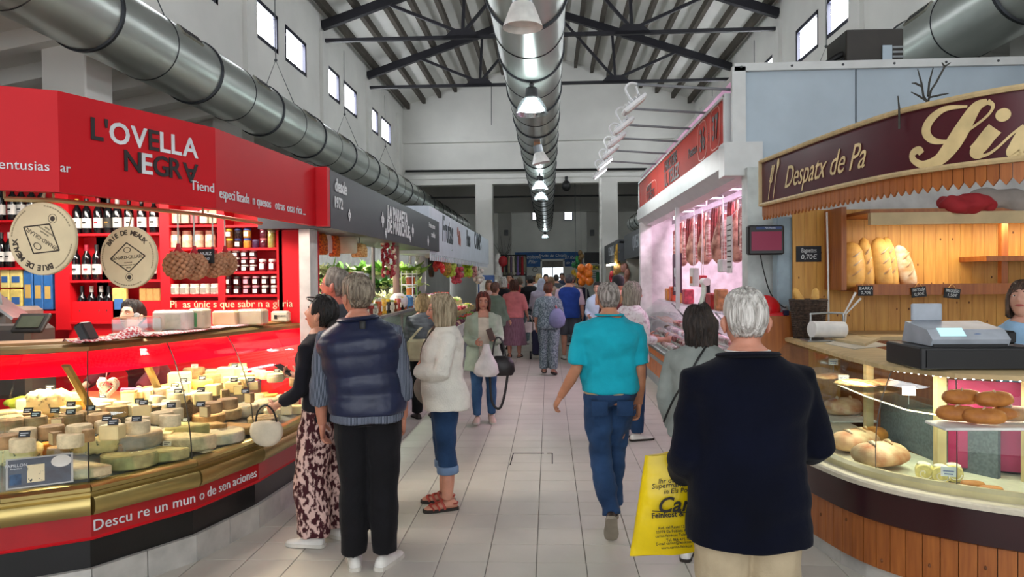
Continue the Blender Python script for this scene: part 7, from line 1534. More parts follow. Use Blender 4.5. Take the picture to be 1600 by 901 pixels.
m = MB(); sd, zd = sign_px(1315, 320); m.lathe([(0.001, 0), (0.034, 0), (0.034, 0.004), (0.001, 0.004)], 18, M=T(sd, zd, 0)); bend(m.mesh('letter'), 0, 0, 'letter')
# wheat emblem
for u, h0, h1 in ((1204, 2.31, 2.57), (1212, 2.31, 2.58)):
    s = s_at(u); m = MB(); ribbon(m, [(-0.05, 0), (0.0, (h1-h0)*0.6), (0.05, h1-h0)], 0.008, Matrix()); bend(m.mesh('stalk'), s, h0, 'wheat_stalk')
    if u == 1204:
        for k in range(7):
            for sd in (-1, 1): m = MB(); m.lathe([(0.001, 0), (0.011, 0), (0.011, 0.003), (0.001, 0.003)], 8, M=T(0.005+k*0.008+sd*0.016, 0.14+k*0.018, 0)@rotz(-sd*0.5)@Matrix.Diagonal((0.7, 1.5, 1, 1))); bend(m.mesh('grain'), s, h0, 'wheat_grain')
    else: m = MB(); m.lathe([(0.001, 0), (0.03, 0), (0.03, 0.003), (0.001, 0.003)], 12, M=T(0.05, 0.26, 0)@rotz(-0.3)@Matrix.Diagonal((0.6, 1.3, 1, 1))); bend(m.mesh('head'), s, h0, 'wheat_head')
# pointed wooden fringe
fr = resample(SBs, 62)
for i in range(62):
    a, b = fr[i], fr[i+1]; d = (b-a).normalized(); n = Vector((-d.y, d.x)); w = (b-a).length-0.004; M = onto((a.x+d.x*0.002+n.x*0.0, a.y+d.y*0.002+n.y*0.0, 2.265), (d.x, d.y, 0)); m = MB(); m.prism([(0, 0), (0, -0.075), (w/2, -0.11), (w, -0.075), (w, 0)], -0.014, 0.0, M=M); m.build('fringe_slat', PINED, sn)
# back wall of planks, header, shelf
YW = 6.35
bw = thing('plank_backdrop', 'pine plank backdrop of the bakery with a header and bread shelves', 'backdrop', (3.2, YW, 0))
for k in range(32):
    x = 2.06+k*0.098+0.049; m = MB(); m.box(x, YW, 0, 0.0955, 0.03, 2.25); m.build('plank', PINEW, bw)
    for q in range(2):
        z = 1.15+((k*37+q*53) % 90)/100; m = MB(); m.ball((x+((k*13+q*7) % 5-2)*0.012, YW-0.014, z), (0.007, 0.004, 0.011), 7, 5); m.build('knot', KNOT, bw)
m = MB(); m.box(2.34, YW-0.2, 1.58, 0.04, 0.36, 0.66); m.build('side_cheek', PINED, bw)
a, b = at(1320, 352, Y=YW-0.7), at(1600, 337, Y=YW-0.7); m = MB(); m.box(3.55, YW-0.7, a.z, 2.3, 0.05, 0.09); m.build('header', PALEW, bw); m = MB(); m.box(3.5, YW-0.36, a.z+0.09, 2.2, 0.7, 0.025); m.build('header_top', PINED, bw)
m = MB(); m.box(3.58, YW-0.4, a.z+0.045, 1.8, 0.05, 0.03); m.build('strip_light', emit_mat('bakery_strip', '#fff3cf', 6.0), bw); area('bakery_light', (3.58, YW-0.4, a.z+0.04), 1.8, 11, (1, 0.93, 0.8), sy=0.08)
zs = at(1450, 448, Y=YW-0.35).z
m = MB(); m.box(3.4, YW-0.2, zs-0.03, 1.95, 0.4, 0.03); m.box(3.4, YW-0.405, zs-0.06, 1.95, 0.02, 0.085); m.build('shelf', PINED, bw); a = at(1540, 408, Y=YW-0.3); m = MB(); m.box(a.x+0.4, YW-0.2, a.z, 0.9, 0.4, 0.04); m.build('shelf', PINED, bw); m = MB(); m.box(at(1567, 400, Y=YW-0.3).x, YW-0.3, zs, 0.05, 0.05, 0.55); m.build('upright', PINED, bw)
for u, Y in ((1310, YW-0.3),): pass
# low back worktop
m = MB(); m.box(3.45, YW-0.29, 0, 2.0, 0.54, 1.2); t = single('back_cabinet', m, PINED, 'pine cabinet along the back of the bakery', 'cabinet'); m = MB(); m.box(3.45, YW-0.32, 1.2, 2.05, 0.60, 0.03); single('back_worktop', m, PALEW, 'pale worktop on the pine back cabinet', 'worktop')
# baguettes on the shelf
for k, (u0, v0, u1, v1, w, lab) in enumerate(((1330, 440, 1330, 380, 0.115, 'broad pale loaf, first on the shelf beside the pine cheek'), (1357, 440, 1349, 372, 0.06, 'slim baguette between two broad loaves'), (1383, 440, 1372, 372, 0.085, 'broad golden loaf in the middle of the shelf'), (1395, 440, 1384, 371, 0.06, 'golden loaf leaning behind the broad middle one'), (1422, 440, 1403, 384, 0.075, 'floury rustic loaf leaning at the end of the row'))):
    a, b = at(u0, v0, Y=YW-0.3), at(u1, v1, Y=YW-0.14); a.z = zs; t = thing('baguette', lab, 'bread', a); m = MB(); P = [a.lerp(b, q) for q in (0, .06, .2, .5, .8, .94, 1.0)]; m.tube(P, [w*f for f in (.55, .8, .95, 1, .85, .6, .25)], 12, flat=0.75, up=(1, 0, 0)); m.build('crust', FLOUR if k == 4 else CR3, t, 180)
    for q in range(3): c = a.lerp(b, 0.28+0.2*q); m = MB(); m.tube([c+Vector((-w*0.5, -w*0.62, -0.03)), c+Vector((0, -w*0.78, 0.01)), c+Vector((w*0.5, -w*0.6, 0.05))], [0.003, 0.009, 0.003], 6); m.build('slash', FLOUR, t, 180)
# chalk cards
CHK = mat('chalk_board', '#20242a', rough=0.7); CHW = mat('chalk_white', '#dfe3e4', rough=0.8)
def chalk(u0, v0, u1, v1, Y, lines, label, rot=0):
    a, b = at(u0, v1, Y=Y), at(u1, v0, Y=Y); cx, cz = (a.x+b.x)/2, (a.z+b.z)/2; w, h = b.x-a.x, b.z-a.z; t = thing('chalk_card', label, 'card', (cx, Y, a.z)); M = T(cx, Y, cz)@Matrix.Rotation(rad(rot), 4, 'Y')@Matrix.Rotation(pi/2, 4, 'X'); m = MB(); m.box(0, 0, -0.004, w, h, 0.008, M=M); m.build('card', CHK, t)
    for i, s in enumerate(lines): lettering(s, M@T(0, h*(0.22-0.42*i) if len(lines) == 2 else h*(0.3-0.3*i), 0.006), CHW, t, h*(0.42 if len(lines) == 2 else 0.3), name='chalk', extrude=0.0006, shear=0.1, sx=min(1, w/(h*0.30*len(s)+1e-6)) if len(s)*h*0.24 > w else 1)
    return t
chalk(1244, 384, 1283, 409, YW-0.02, ('Baguettes', '0,70€'), 'chalk card reading Baguettes on the pine wall')
for (u0, v0, u1, v1, ln, rt_, lab) in ((1341, 446, 1364, 462, ('BARRA', '0,70€'), 0, 'small chalk card reading BARRA on the bread shelf edge'), (1424, 448, 1447, 464, ('PAN TOLEÑA', '0,90€'), -6, 'small chalk card reading PAN TOLENA on the bread shelf edge'), (1475, 450, 1500, 466, ('PAN GALLEGO', '1,50€'), 6, 'small chalk card reading PAN GALLEGO on the bread shelf edge')):
    t = chalk(u0, v0, u1, v1, YW-0.43, ln, lab, rt_); a = at((u0+u1)/2, v0, Y=YW-0.43); m = MB(); m.tube([a+Vector((-0.03, 0, -0.003)), a+Vector((0, 0.004, 0.035)), a+Vector((0.03, 0, -0.003))], 0.002, 5); m.build('string', CR3, t)
# basket with baguettes
WK = mat('dark_wicker', '#4a382c', col2='#2a1d16', rough=0.7, vscale=50, thresh=(0.4, 0.6), bump=0.8, bscale=60)
bp = at(1263, 524, Y=5.98); bs = thing('wicker_basket', 'tall dark wicker basket of baguettes on the counter', 'basket', (bp.x, 5.98, 1.2))
for k in range(20):
    f = k/19; r = 0.105+0.035*f; z = 1.205+0.30*f; m = MB(); m.tube([(bp.x+(r+0.005*(-1)**i)*cos(2*pi*i/24), 5.98+(r+0.005*(-1)**i)*0.85*sin(2*pi*i/24), z) for i in range(25)], 0.009, 5); m.build('weave', WK, bs, 60)
m = MB(); m.lathe([(0.1, 1.2), (0.135, 1.5), (0.12, 1.5), (0.09, 1.21)], 20, M=T(bp.x, 5.98, 0)@Matrix.Diagonal((1, 0.85, 1, 1)), cap=True); m.build('lining', WK, bs, 60)
for k, (dx, tl) in enumerate(((-0.06, -0.1), (0.05, 0.02))): m = MB(); m.tube([(bp.x+dx*0.5, 5.98, 1.25), (bp.x+dx, 5.98, 1.5), (bp.x+dx+tl*0.4, 5.98, 1.58), (bp.x+dx+tl*0.5, 5.98, 1.6)], [0.03, 0.034, 0.026, 0.008], 10); single('baguette', m, CR3, ('baguette end leaning out of the wicker basket', 'upright baguette end in the wicker basket')[k], 'bread', smooth=180)
# paper roll holder
pr = at(1296, 533, z=1.2); ph_ = thing('paper_holder', 'paper roll in a bent steel holder on the bakery counter', 'holder', (pr.x, pr.y, 1.2)); X0, X1 = at(1266, 500, Y=pr.y).x, at(1320, 500, Y=pr.y).x
m = MB(); m.tube([(X0, pr.y-0.03, 1.295), (X1, pr.y+0.03, 1.285)], 0.062, 22); m.build('paper_roll', mat('roll_paper', '#e6e4e2', rough=0.7), ph_, 40); m = MB(); m.tube([(X1-0.002, pr.y+0.03, 1.285), (X1+0.004, pr.y+0.03, 1.285)], 0.02, 14); m.build('core', BLACK, ph_)
m = MB(); m.tube(spline([(X0+0.01, pr.y+0.02, 1.2), (X0+0.01, pr.y+0.02, 1.38), (X0+0.03, pr.y+0.02, 1.41), (X1-0.02, pr.y+0.05, 1.41), (X1+0.01, pr.y+0.05, 1.38), (X1+0.01, pr.y+0.05, 1.2)], 5), 0.009, 8); m.build('steel_bar', STEELB, ph_, 60); m = MB(); m.box((X0+X1)/2, pr.y+0.03, 1.2, X1-X0+0.08, 0.18, 0.012, b=0.004); m.build('base', STEELB, ph_)
for (u0, v0, u1, v1) in ((1318, 492, 1337, 457), (1322, 490, 1345, 466)):
    a, b = at(u0, v0, Y=pr.y+0.1), at(u1, v1, Y=pr.y+0.12); m = MB(); m.tube([Vector((a.x-0.02, a.y, 1.2)), a, b], [0.006, 0.006, 0.009], 8); single('tongs', m, LWHITE, 'white-handled %s tongs beside the paper roll' % ('long' if v1 == 457 else 'short'), 'tongs', smooth=50)
for k, (pix, z, c, lab) in enumerate(((((1290, 537), (1335, 546), (1390, 540), (1330, 527)), 1.201, '#cfc6b4', 'sheaf of wrapping paper on the bakery counter'), (((1300, 532), (1352, 541), (1378, 530), (1330, 522)), 1.206, '#c9b48c', 'tan paper pad beside the paper roll'))):
    P = [at(*q, z=z) for q in pix]; m = MB(); m.prism([(p.x, p.y) for p in P], z, z+0.02 if k else z+0.006); single('paper_pile', m, mat('ppr_'+c.strip('#'), c, rough=0.7), lab, 'paper')
# till
tl = at(1438, 578, Y=3.98); X0 = tl.x; tillT = thing('cash_register', 'pale grey cash register with a small screen on its black cash drawer', 'cash register', (X0+0.3, 4.18, 1.2)); m = MB(); m.box(X0+0.31, 4.18, 1.2, 0.62, 0.4, 0.12, b=0.008); m.build('drawer', mat('drawer_black', '#121316', rough=0.4), tillT); m = MB(); m.box(X0+0.31, 3.976, 1.215, 0.56, 0.006, 0.09); m.build('drawer_front', BLACK, tillT)
rg = tillT; LG = mat('register_grey', '#a9b0ba', rough=0.4)
x0, x1 = at(1457, 520, Y=4.0).x, at(1580, 520, Y=4.0).x; m = MB(); m.loft([[(x, 4.02, 1.325), (x, 4.0, 1.36), (x, 4.06, 1.41), (x, 4.3, 1.44), (x, 4.34, 1.325)] for x in (x0, x1)]); m.build('housing', LG, rg); m = MB(); m.box((x0+x1)/2, 4.15, 1.32, x1-x0-0.02, 0.28, 0.015); m.build('foot', BLACK, rg)
xa, xb = at(1468, 510, Y=4.03).x, at(1508, 510, Y=4.03).x; M = T((xa+xb)/2, 4.045, 1.392)@Matrix.Rotation(rad(42), 4, 'X'); m = MB(); m.box(0, 0, 0, xb-xa, 0.06, 0.008, M=M); m.build('screen', emit_mat('lcd', '#b8dfe2', 0.5), rg); m = MB(); m.box((xa+xb)/2, 4.3, 1.44, 0.17, 0.02, 0.1, b=0.006); m.build('customer_display', LG, rg)
q = at(1533, 526, Y=4.0); m = MB(); m.lathe([(0.001, 0), (0.022, 0), (0.022, 0.002), (0.001, 0.002)], 18, M=T(q.x, 4.025, q.z)@Matrix.Rotation(rad(55), 4, 'X')@Matrix.Diagonal((1.4, 0.8, 1, 1))); m.build('badge', mat('badge_blue', '#2a5a9a', rough=0.4), rg)
m = MB(); m.box(x1+0.03, 4.1, 1.33, 0.05, 0.12, 0.07, M=None, b=0.01); m.build('printer', BLACK, rg)
oc = at(1441, 560, z=1.2); m = MB(); m.lathe([(0.034, 0), (0.026, 0.1), (0.022, 0.1), (0.03, 0.004)], 16, M=T(oc.x-0.01, oc.y+0.02, 1.2)); single('orange_cup', m, mat('cup_orange', '#e0641c', rough=0.45), 'orange plastic cup next to the cash drawer', 'cup', smooth=40)
# weighing screen on the post, cable, red scale
mp = at(1197, 375, Y=6.25); mo = thing('monitor', 'small black monitor with a dark red screen on the pale post', 'monitor', (mp.x, 6.25, mp.z-0.13)); a, b = at(1170, 398, Y=6.25), at(1226, 351, Y=6.25)
m = MB(); m.box((a.x+b.x)/2, 6.3, a.z, b.x-a.x, 0.09, b.z-a.z, b=0.012); m.build('casing', mat('monitor_black', '#17171a', rough=0.4), mo); m = MB(); m.box((a.x+b.x)/2, 6.253, a.z+0.035, (b.x-a.x)*0.84, 0.006, (b.z-a.z)*0.64); m.build('screen', emit_mat('screen_red', '#6a1030', 0.35), mo); m = MB(); m.box((a.x+b.x)/2+0.02, 6.253, b.z-0.035, (b.x-a.x)*0.7, 0.006, 0.022); m.build('title_bar', mat('title_blue', '#24407a', rough=0.4), mo); lettering('Pan Horno', T((a.x+b.x)/2+0.03, 6.249, b.z-0.024)@Matrix.Rotation(pi/2, 4, 'X'), LETW, mo, 0.02, extrude=0.0005)
m = MB(); m.box((a.x+b.x)/2, 6.5, mp.z-0.04, 0.08, 0.32, 0.08); m.build('bracket', BLACK, mo)
m = MB(); q = [at(1188, 398, Y=6.3), at(1195, 430, Y=6.3), at(1205, 460, Y=6.3), at(1222, 478, Y=6.25), at(1228, 480, Y=6.2)]; m.tube(spline(q, 5), 0.005, 6); m.build('cable', BLACK, mo, 60)
m = MB(); q = at(1218, 430, Y=6.45); m.box(q.x+0.03, 6.45, 0, 0.14, 0.14, 2.2, b=0.01); single('stall_post', m, mat('post_blue_grey', '#8fa3ae', rough=0.4), 'blue-grey square post at the corner of the bakery', 'post')
m = MB(); q = at(1225, 520, Y=6.3); m.tube([(q.x, 6.3, 0.0), (q.x, 6.3, 1.45)], 0.03, 12); single('drain_pipe', m, mat('pipe_grey', '#9aa5ab', rough=0.4), 'round grey pipe below the blue-grey post', 'pipe', smooth=40)
q = at(1206, 490, Y=6.25); rs_ = thing('red_scale', 'red rounded scale hood beside the white-haired man', 'scale', (q.x, 6.25, 0)); m = MB(); m.ball((q.x-0.05, 6.25, 1.42), (0.12, 0.1, 0.12), 16, 10); m.build('hood', mat('scale_red', '#d01820', rough=0.3), rs_, 180); m = MB(); m.box(q.x-0.02, 6.25, 1.36, 0.24, 0.2, 0.035, b=0.01); m.build('rim', MATS['scale_red'], rs_); m = MB(); m.box(q.x+0.08, 6.14, 1.375, 0.04, 0.04, 0.04); m.build('knob', mat('knob_navy', '#1c1c3c', rough=0.4), rs_); m = MB(); m.box(q.x-0.05, 6.25, 0.0, 0.34, 0.22, 1.37); m.build('stand', PINED, rs_)
m = MB(); q = at(1258, 420, Y=YW-0.1); m.tube([(at(1292, 345, Y=6.2).x, 6.2, 2.22), (at(1294, 420, Y=6.2).x, 6.2, 1.75), (at(1295, 500, Y=6.2).x, 6.2, 1.25)], 0.008, 6); single('white_cable', m, LWHITE, 'white cable running down the pine wall beside the basket', 'cable', smooth=60)
# red cloth bag on the header and dry twigs above the sign
q = at(1510, 318, Y=5.7); m = MB(); m.ball((q.x, 5.7, q.z-0.01), (0.22, 0.14, 0.07), 16, 8); me = remesh(m, 0.02, 1, 0.03, (9, 9, 9)); o = bpy.data.objects.new('red_bag', me); COL.objects.link(o); me.materials.append(mat('red_cloth', '#a8222a', rough=0.8)); tag(recentre(o), 'crumpled red cloth bag lying on the bakery header', 'bag')
q = at(1570, 315, Y=5.75); m = MB(); m.ball((q.x, 5.75, q.z), (0.3, 0.16, 0.1), 14, 8); me = remesh(m, 0.025, 1, 0.03, (7, 7, 7)); o = bpy.data.objects.new('paper_sack', me); COL.objects.link(o); me.materials.append(mat('sack_grey', '#9a8f88', rough=0.8)); tag(recentre(o), 'grey sack lying beside the red cloth bag', 'sack')
tw = thing('dry_twigs', 'bare dry twigs standing above the burgundy sign', 'twigs', (2.6, 4.6, 2.5)); TWG = mat('twig', '#3c3a34', rough=0.8)
b0 = at(1450, 160, Y=4.3); 
for (pp) in (((1450, 160), (1455, 140), (1462, 130), (1476, 104), (1485, 98)), ((1450, 160), (1443, 150), (1440, 130), (1434, 108)), ((1448, 158), (1436, 150), (1424, 144)), ((1450, 150), (1452, 128), (1458, 106)), ((1476, 104), (1472, 98)), ((1452, 152), (1470, 148), (1482, 146)), ((1440, 135), (1430, 130), (1425, 130)), ((1405, 168), (1403, 150))):
    m = MB(); P = [at(u, v, Y=4.3+0.05*i) for i, (u, v) in enumerate(pp)]
    if pp[0][1] > 155: P = [P[0]-Vector((0, 0, 0.12))]+P
    m.tube(P, [0.006]*(len(P)-1)+[0.003], 5); m.build('twig', TWG, tw)
# bakery side cladding near the post
m = MB(); m.box(2.1, 6.33, 0, 0.16, 0.03, 1.4); single('pine_panel', m, PINED, 'pine panel under the pale post beside the bakery counter', 'panel')
# ================================================================== PEOPLE
def gp(u, v): p = at(u, v, z=0); return Vector((p.x, p.y, 0))
def ga(u, Y): p = at(u, 430, Y=Y); return Vector((p.x, p.y, 0))
JEANS = fabric('jeans_blue', '#27446a', col2='#162c4a', vscale=5, thresh=(0.3, 0.7)); BLKT = fabric('black_trousers', '#0d0c11', var=0.2)
GLM = mat('glasses_frame', '#55202a', rough=0.3); GLG = mat('glasses_metal', '#5c5650', rough=0.3, metal=0.7)
WHSH = mat('white_sneaker', '#d9d6d0', rough=0.6); BRSH = mat('brown_shoe', '#2a1f1b', rough=0.45); SOLW = mat('sole_white', '#c9c4ba', rough=0.6); SOLD = mat('sole_dark', '#2a2420', rough=0.8)
REDS = mat('red_leather', '#a83a2a', rough=0.5); LEA = mat('black_leather', '#1b1719', rough=0.4, bump=0.15, bscale=80)
# --- man in navy blazer with the yellow carrier bag
NAVY = fabric('navy_wool', '#060a1c', var=0.25, vscale=3, bump=0.1, rough=0.95, spec=0.15)
bl = person('white-haired man in a navy blazer and beige trousers holding a yellow carrier bag', ga(1166, 2.75), heading=4, h=1.665, girth=1.06, belly=0.02, vox=0.0095, skinc='#c98a72', head=(-6, 4),
    armL=dict(u=(0.16, 0.05, -1), f=(-0.12, 0.8, -0.5), curl=1.1, palm=(-1, 0, 0)), armR=dict(u=(0.34, 0.0, -1), f=(-0.1, 1, 0.02), curl=0.8),
    top=dict(name='shirt', mat=fabric('white_shirt', '#e3e3e0'), ease=0.008, topz=1.475, sleeve=1.0, se=(0.006, 0.008)),
    over=dict(name='blazer', mat=NAVY, ease=0.034, hem=0.76, se=(0.022, 0.028), wr=0.007, wf=(5, 5, 9), flare=0.02, smooth=4),
    bottom=dict(mat=fabric('beige_chino', '#b5a487', var=0.08), ease=(0.02, 0.045), wr=0.008), shoes=dict(mat=BRSH),
    hair=dict(style='short', mat=hairm('#e4dfd9', '#a39c95'), vol=0.02, back=118, side=84, front=46, seed=3, rough=0.009, na=110))
c = MB(); TTb = bl['TT']
c.tube([TTb((0.105*cos(a)*0.86, -0.014+0.092*sin(a), 1.452+0.012*sin(-a))) for a in [pi*0.92+pi*1.16*k/18 for k in range(19)]], [(0.011, 0.03)]*19, 8, up=(0, 0, 1)); add(bl, 'collar', c, NAVY)
c = MB(); c.tube([TTb((0.07*cos(a), -0.010+0.068*sin(a), 1.468)) for a in [pi*0.9+pi*1.2*k/16 for k in range(17)]], [(0.004, 0.016)]*17, 6, up=(0, 0, 1)); add(bl, 'shirt_collar', c, MATS['white_shirt'])
# --- yellow plastic bag
YB = mat('yellow_plastic', '#e8c800', rough=0.32, var=0.1, vscale=7, bump=0.35, bscale=9, spec=0.5)
YINK = mat('bag_ink', '#171310', rough=0.6)
by = 2.93
q = [at(1008, 711, Y=by), at(1085, 702, Y=by), at(1097, 860, Y=by), at(984, 868, Y=by)]
bag = thing('carrier_bag', 'yellow plastic carrier bag with black lettering held beside the navy blazer', 'bag', ((q[2]+q[3])/2))
m = MB(); rings = []
for j in range(13):
    t = j/12; a = q[0].lerp(q[3], t); b = q[1].lerp(q[2], t)+Vector((0.05, 0.01, 0)); fat = 0.006+0.05*sin(pi*min(1, t*0.9+0.06))**0.8; r = []
    for k in range(24):
        w = k/24; ang = 2*pi*w; f = 0.5-0.5*cos(ang); p = a.lerp(b, f)
        p = p+Vector((0, -1, 0))*(fat*sin(ang))+Vector((0, 0.008*mnoise.noise(Vector((f*7, t*6, sin(ang)))), 0)); p.z += 0.012*sin(f*9)*(t-0.5)*0.5; r.append(p)
    rings.append(r)
m.loft(rings); m.build('sack', YB, bag, 60)
hx = bl['handL']
for o in (-0.012, 0.012):
    m = MB(); tp = Vector((hx.x, hx.y, hx.z)); a = q[0].lerp(q[1], 0.38)+Vector((0, o, -0.02)); b = q[0].lerp(q[1], 0.8)+Vector((0, o, -0.02))
    m.tube(spline([a, a.lerp(tp, 0.55), tp+Vector((-0.01, o, 0.0)), tp+Vector((0.02, o, 0)), b.lerp(tp, 0.5), b], 5), [(0.016, 0.0025)]*26, 6, up=(1, 0, 0)); m.build('handle', YB, bag, 60)
rt = (q[2]-q[3]).normalized()
def bagtext(s, u, v, size, **k):
    p = at(u, v, Y=by-0.062); lettering(s, onto(p, rt), YINK, bag, size, align='LEFT', extrude=0.0012, name='print', **k)
bagtext('Ihr deutscher', 1028, 752, 0.0264, shear=0.2); bagtext('Supermarkt', 1018, 760, 0.0276, shear=0.2); bagtext('in Els Poblets', 1037, 768, 0.0264, shear=0.2)
bagtext('Carlos', 1025, 791, 0.0828, shear=0.35, offset=0.0012); bagtext('Feinkost & Deli', 1018, 806, 0.0287, offset=0.0006)
m = MB(); a = at(1019, 798, Y=by-0.062); b = at(1082, 801, Y=by-0.062); m.tube([a, b], 0.0015, 5); m.build('print', YINK, bag)
for j, (s, u, v) in enumerate((('Avd. del Raset 12', 1028, 825), ('03779 Els Poblets Alicante', 1025, 831.5), ('carlos-feinkost Telefon', 1024, 838), ('Tel. 966 475 182', 1041, 844), ('E-mail carlos@feinkost', 1025, 850), ('www.carlos-feinkost', 1033, 856))): bagtext(s, u, v, 0.0145)
# --- man in turquoise polo walking away
TURQ = fabric('turquoise_pique', '#12a0b4', var=0.1, vscale=5)
tq = person('man in a turquoise polo shirt and blue jeans walking away down the aisle', gp(957, 850)+Vector((0, 0.12, 0)), heading=2, h=1.61, girth=0.98, vox=0.010, skinc='#b67b5c', belly=0.03, head=(5, 3),
    armL=dict(u=(0.22, -0.06, -1), f=(0.42, 0.45, -0.8), curl=0.5), armR=dict(u=(0.12, -0.02, -1), f=(-0.02, 0.25, -1), curl=0.5),
    legL=dict(t=(-0.04, 0.06, -1), s=(-0.16, -0.42, -1), pitch=-48, toe=-6), legR=dict(t=(-0.10, 0.36, -1), s=(-0.03, 0.02, -1), pitch=4),
    top=dict(name='polo_shirt', mat=TURQ, ease=0.026, hem=0.935, sleeve=0.45, se=(0.022, 0.034), wr=0.011, wf=(8, 8, 9)),
    bottom=dict(mat=JEANS, ease=(0.014, 0.026), wr=0.011, wf=(10, 10, 9)), shoes=dict(mat=BRSH, sole=mat('sole_tan', '#8d8374')),
    hair=dict(style='short', mat=hairm('#a9a09a', '#5f5650'), vol=0.010, start=28, front=50, side=86, back=122, seed=5, rough=0.004, na=100))
c = MB(); c.tube([tq['TT']((0.082*cos(a), -0.013+0.078*sin(a), 1.462)) for a in [2*pi*k/24 for k in range(25)]], [(0.008, 0.022)]*25, 6, up=(0, 0, 1)); add(tq, 'collar', c, TURQ)
c = MB(); c.loft([sell(0.183*0.98, 0.139*0.98, 0, 0.002, z, 28, 2.3) for z in (0.925, 0.93, 0.955, 0.96)]); add(tq, 'belt', c, fabric('belt_tan', '#b09a78'))
for sd in (-1, 1):
    c = MB(); c.box(sd*0.085, -0.15, 0.79, 0.11, 0.012, 0.1, b=0.004); add(tq, 'pocket', c, JEANS)
# --- man in navy quilted vest
VEST = fabric('navy_quilt', '#141d3c', rough=0.4, var=0.12, vscale=6, bump=0.12, bscale=30, spec=0.45); SHST = stripe_mat('striped_blue_shirt', '#2e3442', '#747a88', 40, 'X')
vs_ = person('grey-haired man in a navy quilted vest and black trousers at the cheese counter', gp(577, 884), heading=6, h=1.73, girth=1.05, vox=0.010, skinc='#b87a62', belly=0.02, side=-5, head=(38, -2),
    armL=dict(u=(0.20, 0.08, -1), f=(0.02, 0.3, -1), curl=0.4), armR=dict(u=(0.20, -0.02, -1), f=(0.0, 0.3, -1), curl=0.5),
    legL=dict(t=(-0.02, 0.02, -1), toe=10), legR=dict(t=(0.0, 0.0, -1), toe=22),
    top=dict(name='shirt', mat=SHST, ease=0.02, hem=0.86, sleeve=0.80, se=(0.02, 0.026), wr=0.006, flare=0.03),
    over=dict(name='quilted_vest', mat=VEST, ease=0.03, hem=0.905, sleeve=0, smooth=2, wr=0.005, extra=lambda z: (0.008+0.013*abs(sin((z-0.905)*pi/0.115))**0.5)*(1-0.8*sstep(z, 1.34, 1.44)), topz=1.45),
    bottom=dict(mat=BLKT, ease=(0.016, 0.034)), shoes=dict(mat=WHSH, sole=SOLW),
    hair=dict(style='short', mat=hairm('#9c8f7c', '#57493c'), vol=0.03, front=50, side=84, back=118, seed=9, rough=0.009, na=110))
c = MB(); c.tube([vs_['TT']((0.092*cos(a), -0.014+0.085*sin(a), 1.455)) for a in [2*pi*k/24 for k in range(25)]], [(0.014, 0.034)]*25, 8, up=(0, 0, 1)); add(vs_, 'vest_collar', c, VEST)
c = MB(); c.box(0, -0.135, 1.375, 0.035, 0.012, 0.07, b=0.004); c2 = add(vs_, 'hanging_loop', c, BLACK)
glasses(vs_, GLM)
# --- dark-haired woman with patterned trousers
PAT = mat('patterned_viscose', '#caa9a0', col2='#3d1a1f', rough=0.85, vscale=34, thresh=(0.47, 0.55), spec=0.2, stretch=(1, 1, 0.6)); BTOP = fabric('black_top', '#15141c')
wm = person('black-haired woman in patterned wide trousers looking at her phone by the cheese', gp(512, 846), heading=72, h=1.60, sex='f', vox=0.011, skinc='#c58c72', lean=6, head=(10, -22), face=True,
    armR=dict(u=(0.1, 0.35, -1), f=(-0.1, 1, 0.15), curl=0.7, palm=(-0.4, 0, 1)), armL=dict(u=(0.15, 0.1, -1), f=(-0.1, 0.8, -0.4), curl=0.8),
    legR=dict(t=(0.03, 0.02, -1), toe=10), legL=dict(t=(0.06, 0.12, -1), toe=10),
    top=dict(name='blouse', mat=BTOP, ease=0.018, hem=0.86, sleeve=0.9), bottom=dict(mat=PAT, ease=(0.03, 0.075), wr=0.012, wf=(10, 10, 4)), shoes=dict(mat=WHSH, sole=SOLW),
    hair=dict(style='short', mat=hairm('#15110f', '#070606'), vol=0.03, front=50, side=92, back=128, seed=2, rough=0.012, bun=((0, -0.11, -0.03), (0.05, 0.04, 0.05))))
c = MB(); HMw = wm['HM']; c.tube([HMw@Vector((0.1*cos(a), 0.035+0.085*sin(a), 0.09)) for a in [pi*k/10 for k in range(11)]], 0.006, 6); add(wm, 'sunglasses', c, GLG)
c = MB(); M = T(wm['handR'])@rotz(rad(72))@Matrix.Rotation(rad(28), 4, 'X'); c.box(0, 0.02, 0.012, 0.075, 0.15, 0.009, M=M, b=0.003); ph = single('smartphone', c, BLACK, 'black smartphone held by the black-haired woman over the cheese counter', 'phone')
m = MB(); hb = wm['handL']+Vector((0.0, -0.03, -0.13)); m.ball(hb, (0.11, 0.05, 0.10), 16, 12); m.v = [(a, b, c_ if c_ < hb.z+0.055 else hb.z+0.055+(c_-hb.z-0.055)*0.3) for a, b, c_ in m.v]
pb = thing('handbag', 'round cream handbag hanging at the hip of the woman in patterned trousers', 'bag', hb+Vector((0, 0, -0.1))); m.build('pouch', fabric('cream_canvas', '#cfc4ae'), pb, 180)
m = MB(); m.tube(spline([hb+Vector((-0.07, 0, 0.05)), hb+Vector((-0.05, -0.01, 0.13)), hb+Vector((0.0, -0.01, 0.17)), hb+Vector((0.05, -0.01, 0.13)), hb+Vector((0.07, 0, 0.05))], 5), 0.006, 6); m.build('strap', BLACK, pb, 60)
# --- tall man behind
gm = person('grey-haired man with a ruddy face behind the navy vest', ga(524, 5.35), heading=75, h=1.79, vox=0.016, skinc='#b96a58', head=(5, -8), face=True,
    top=dict(mat=fabric('slate_shirt', '#45464c'), sleeve=0.95), bottom=dict(mat=BLKT), shoes=dict(mat=BRSH), hair=dict(style='short', mat=hairm('#8f867c', '#5b524a'), vol=0.02, front=52, seed=4))
glasses(gm, GLG)
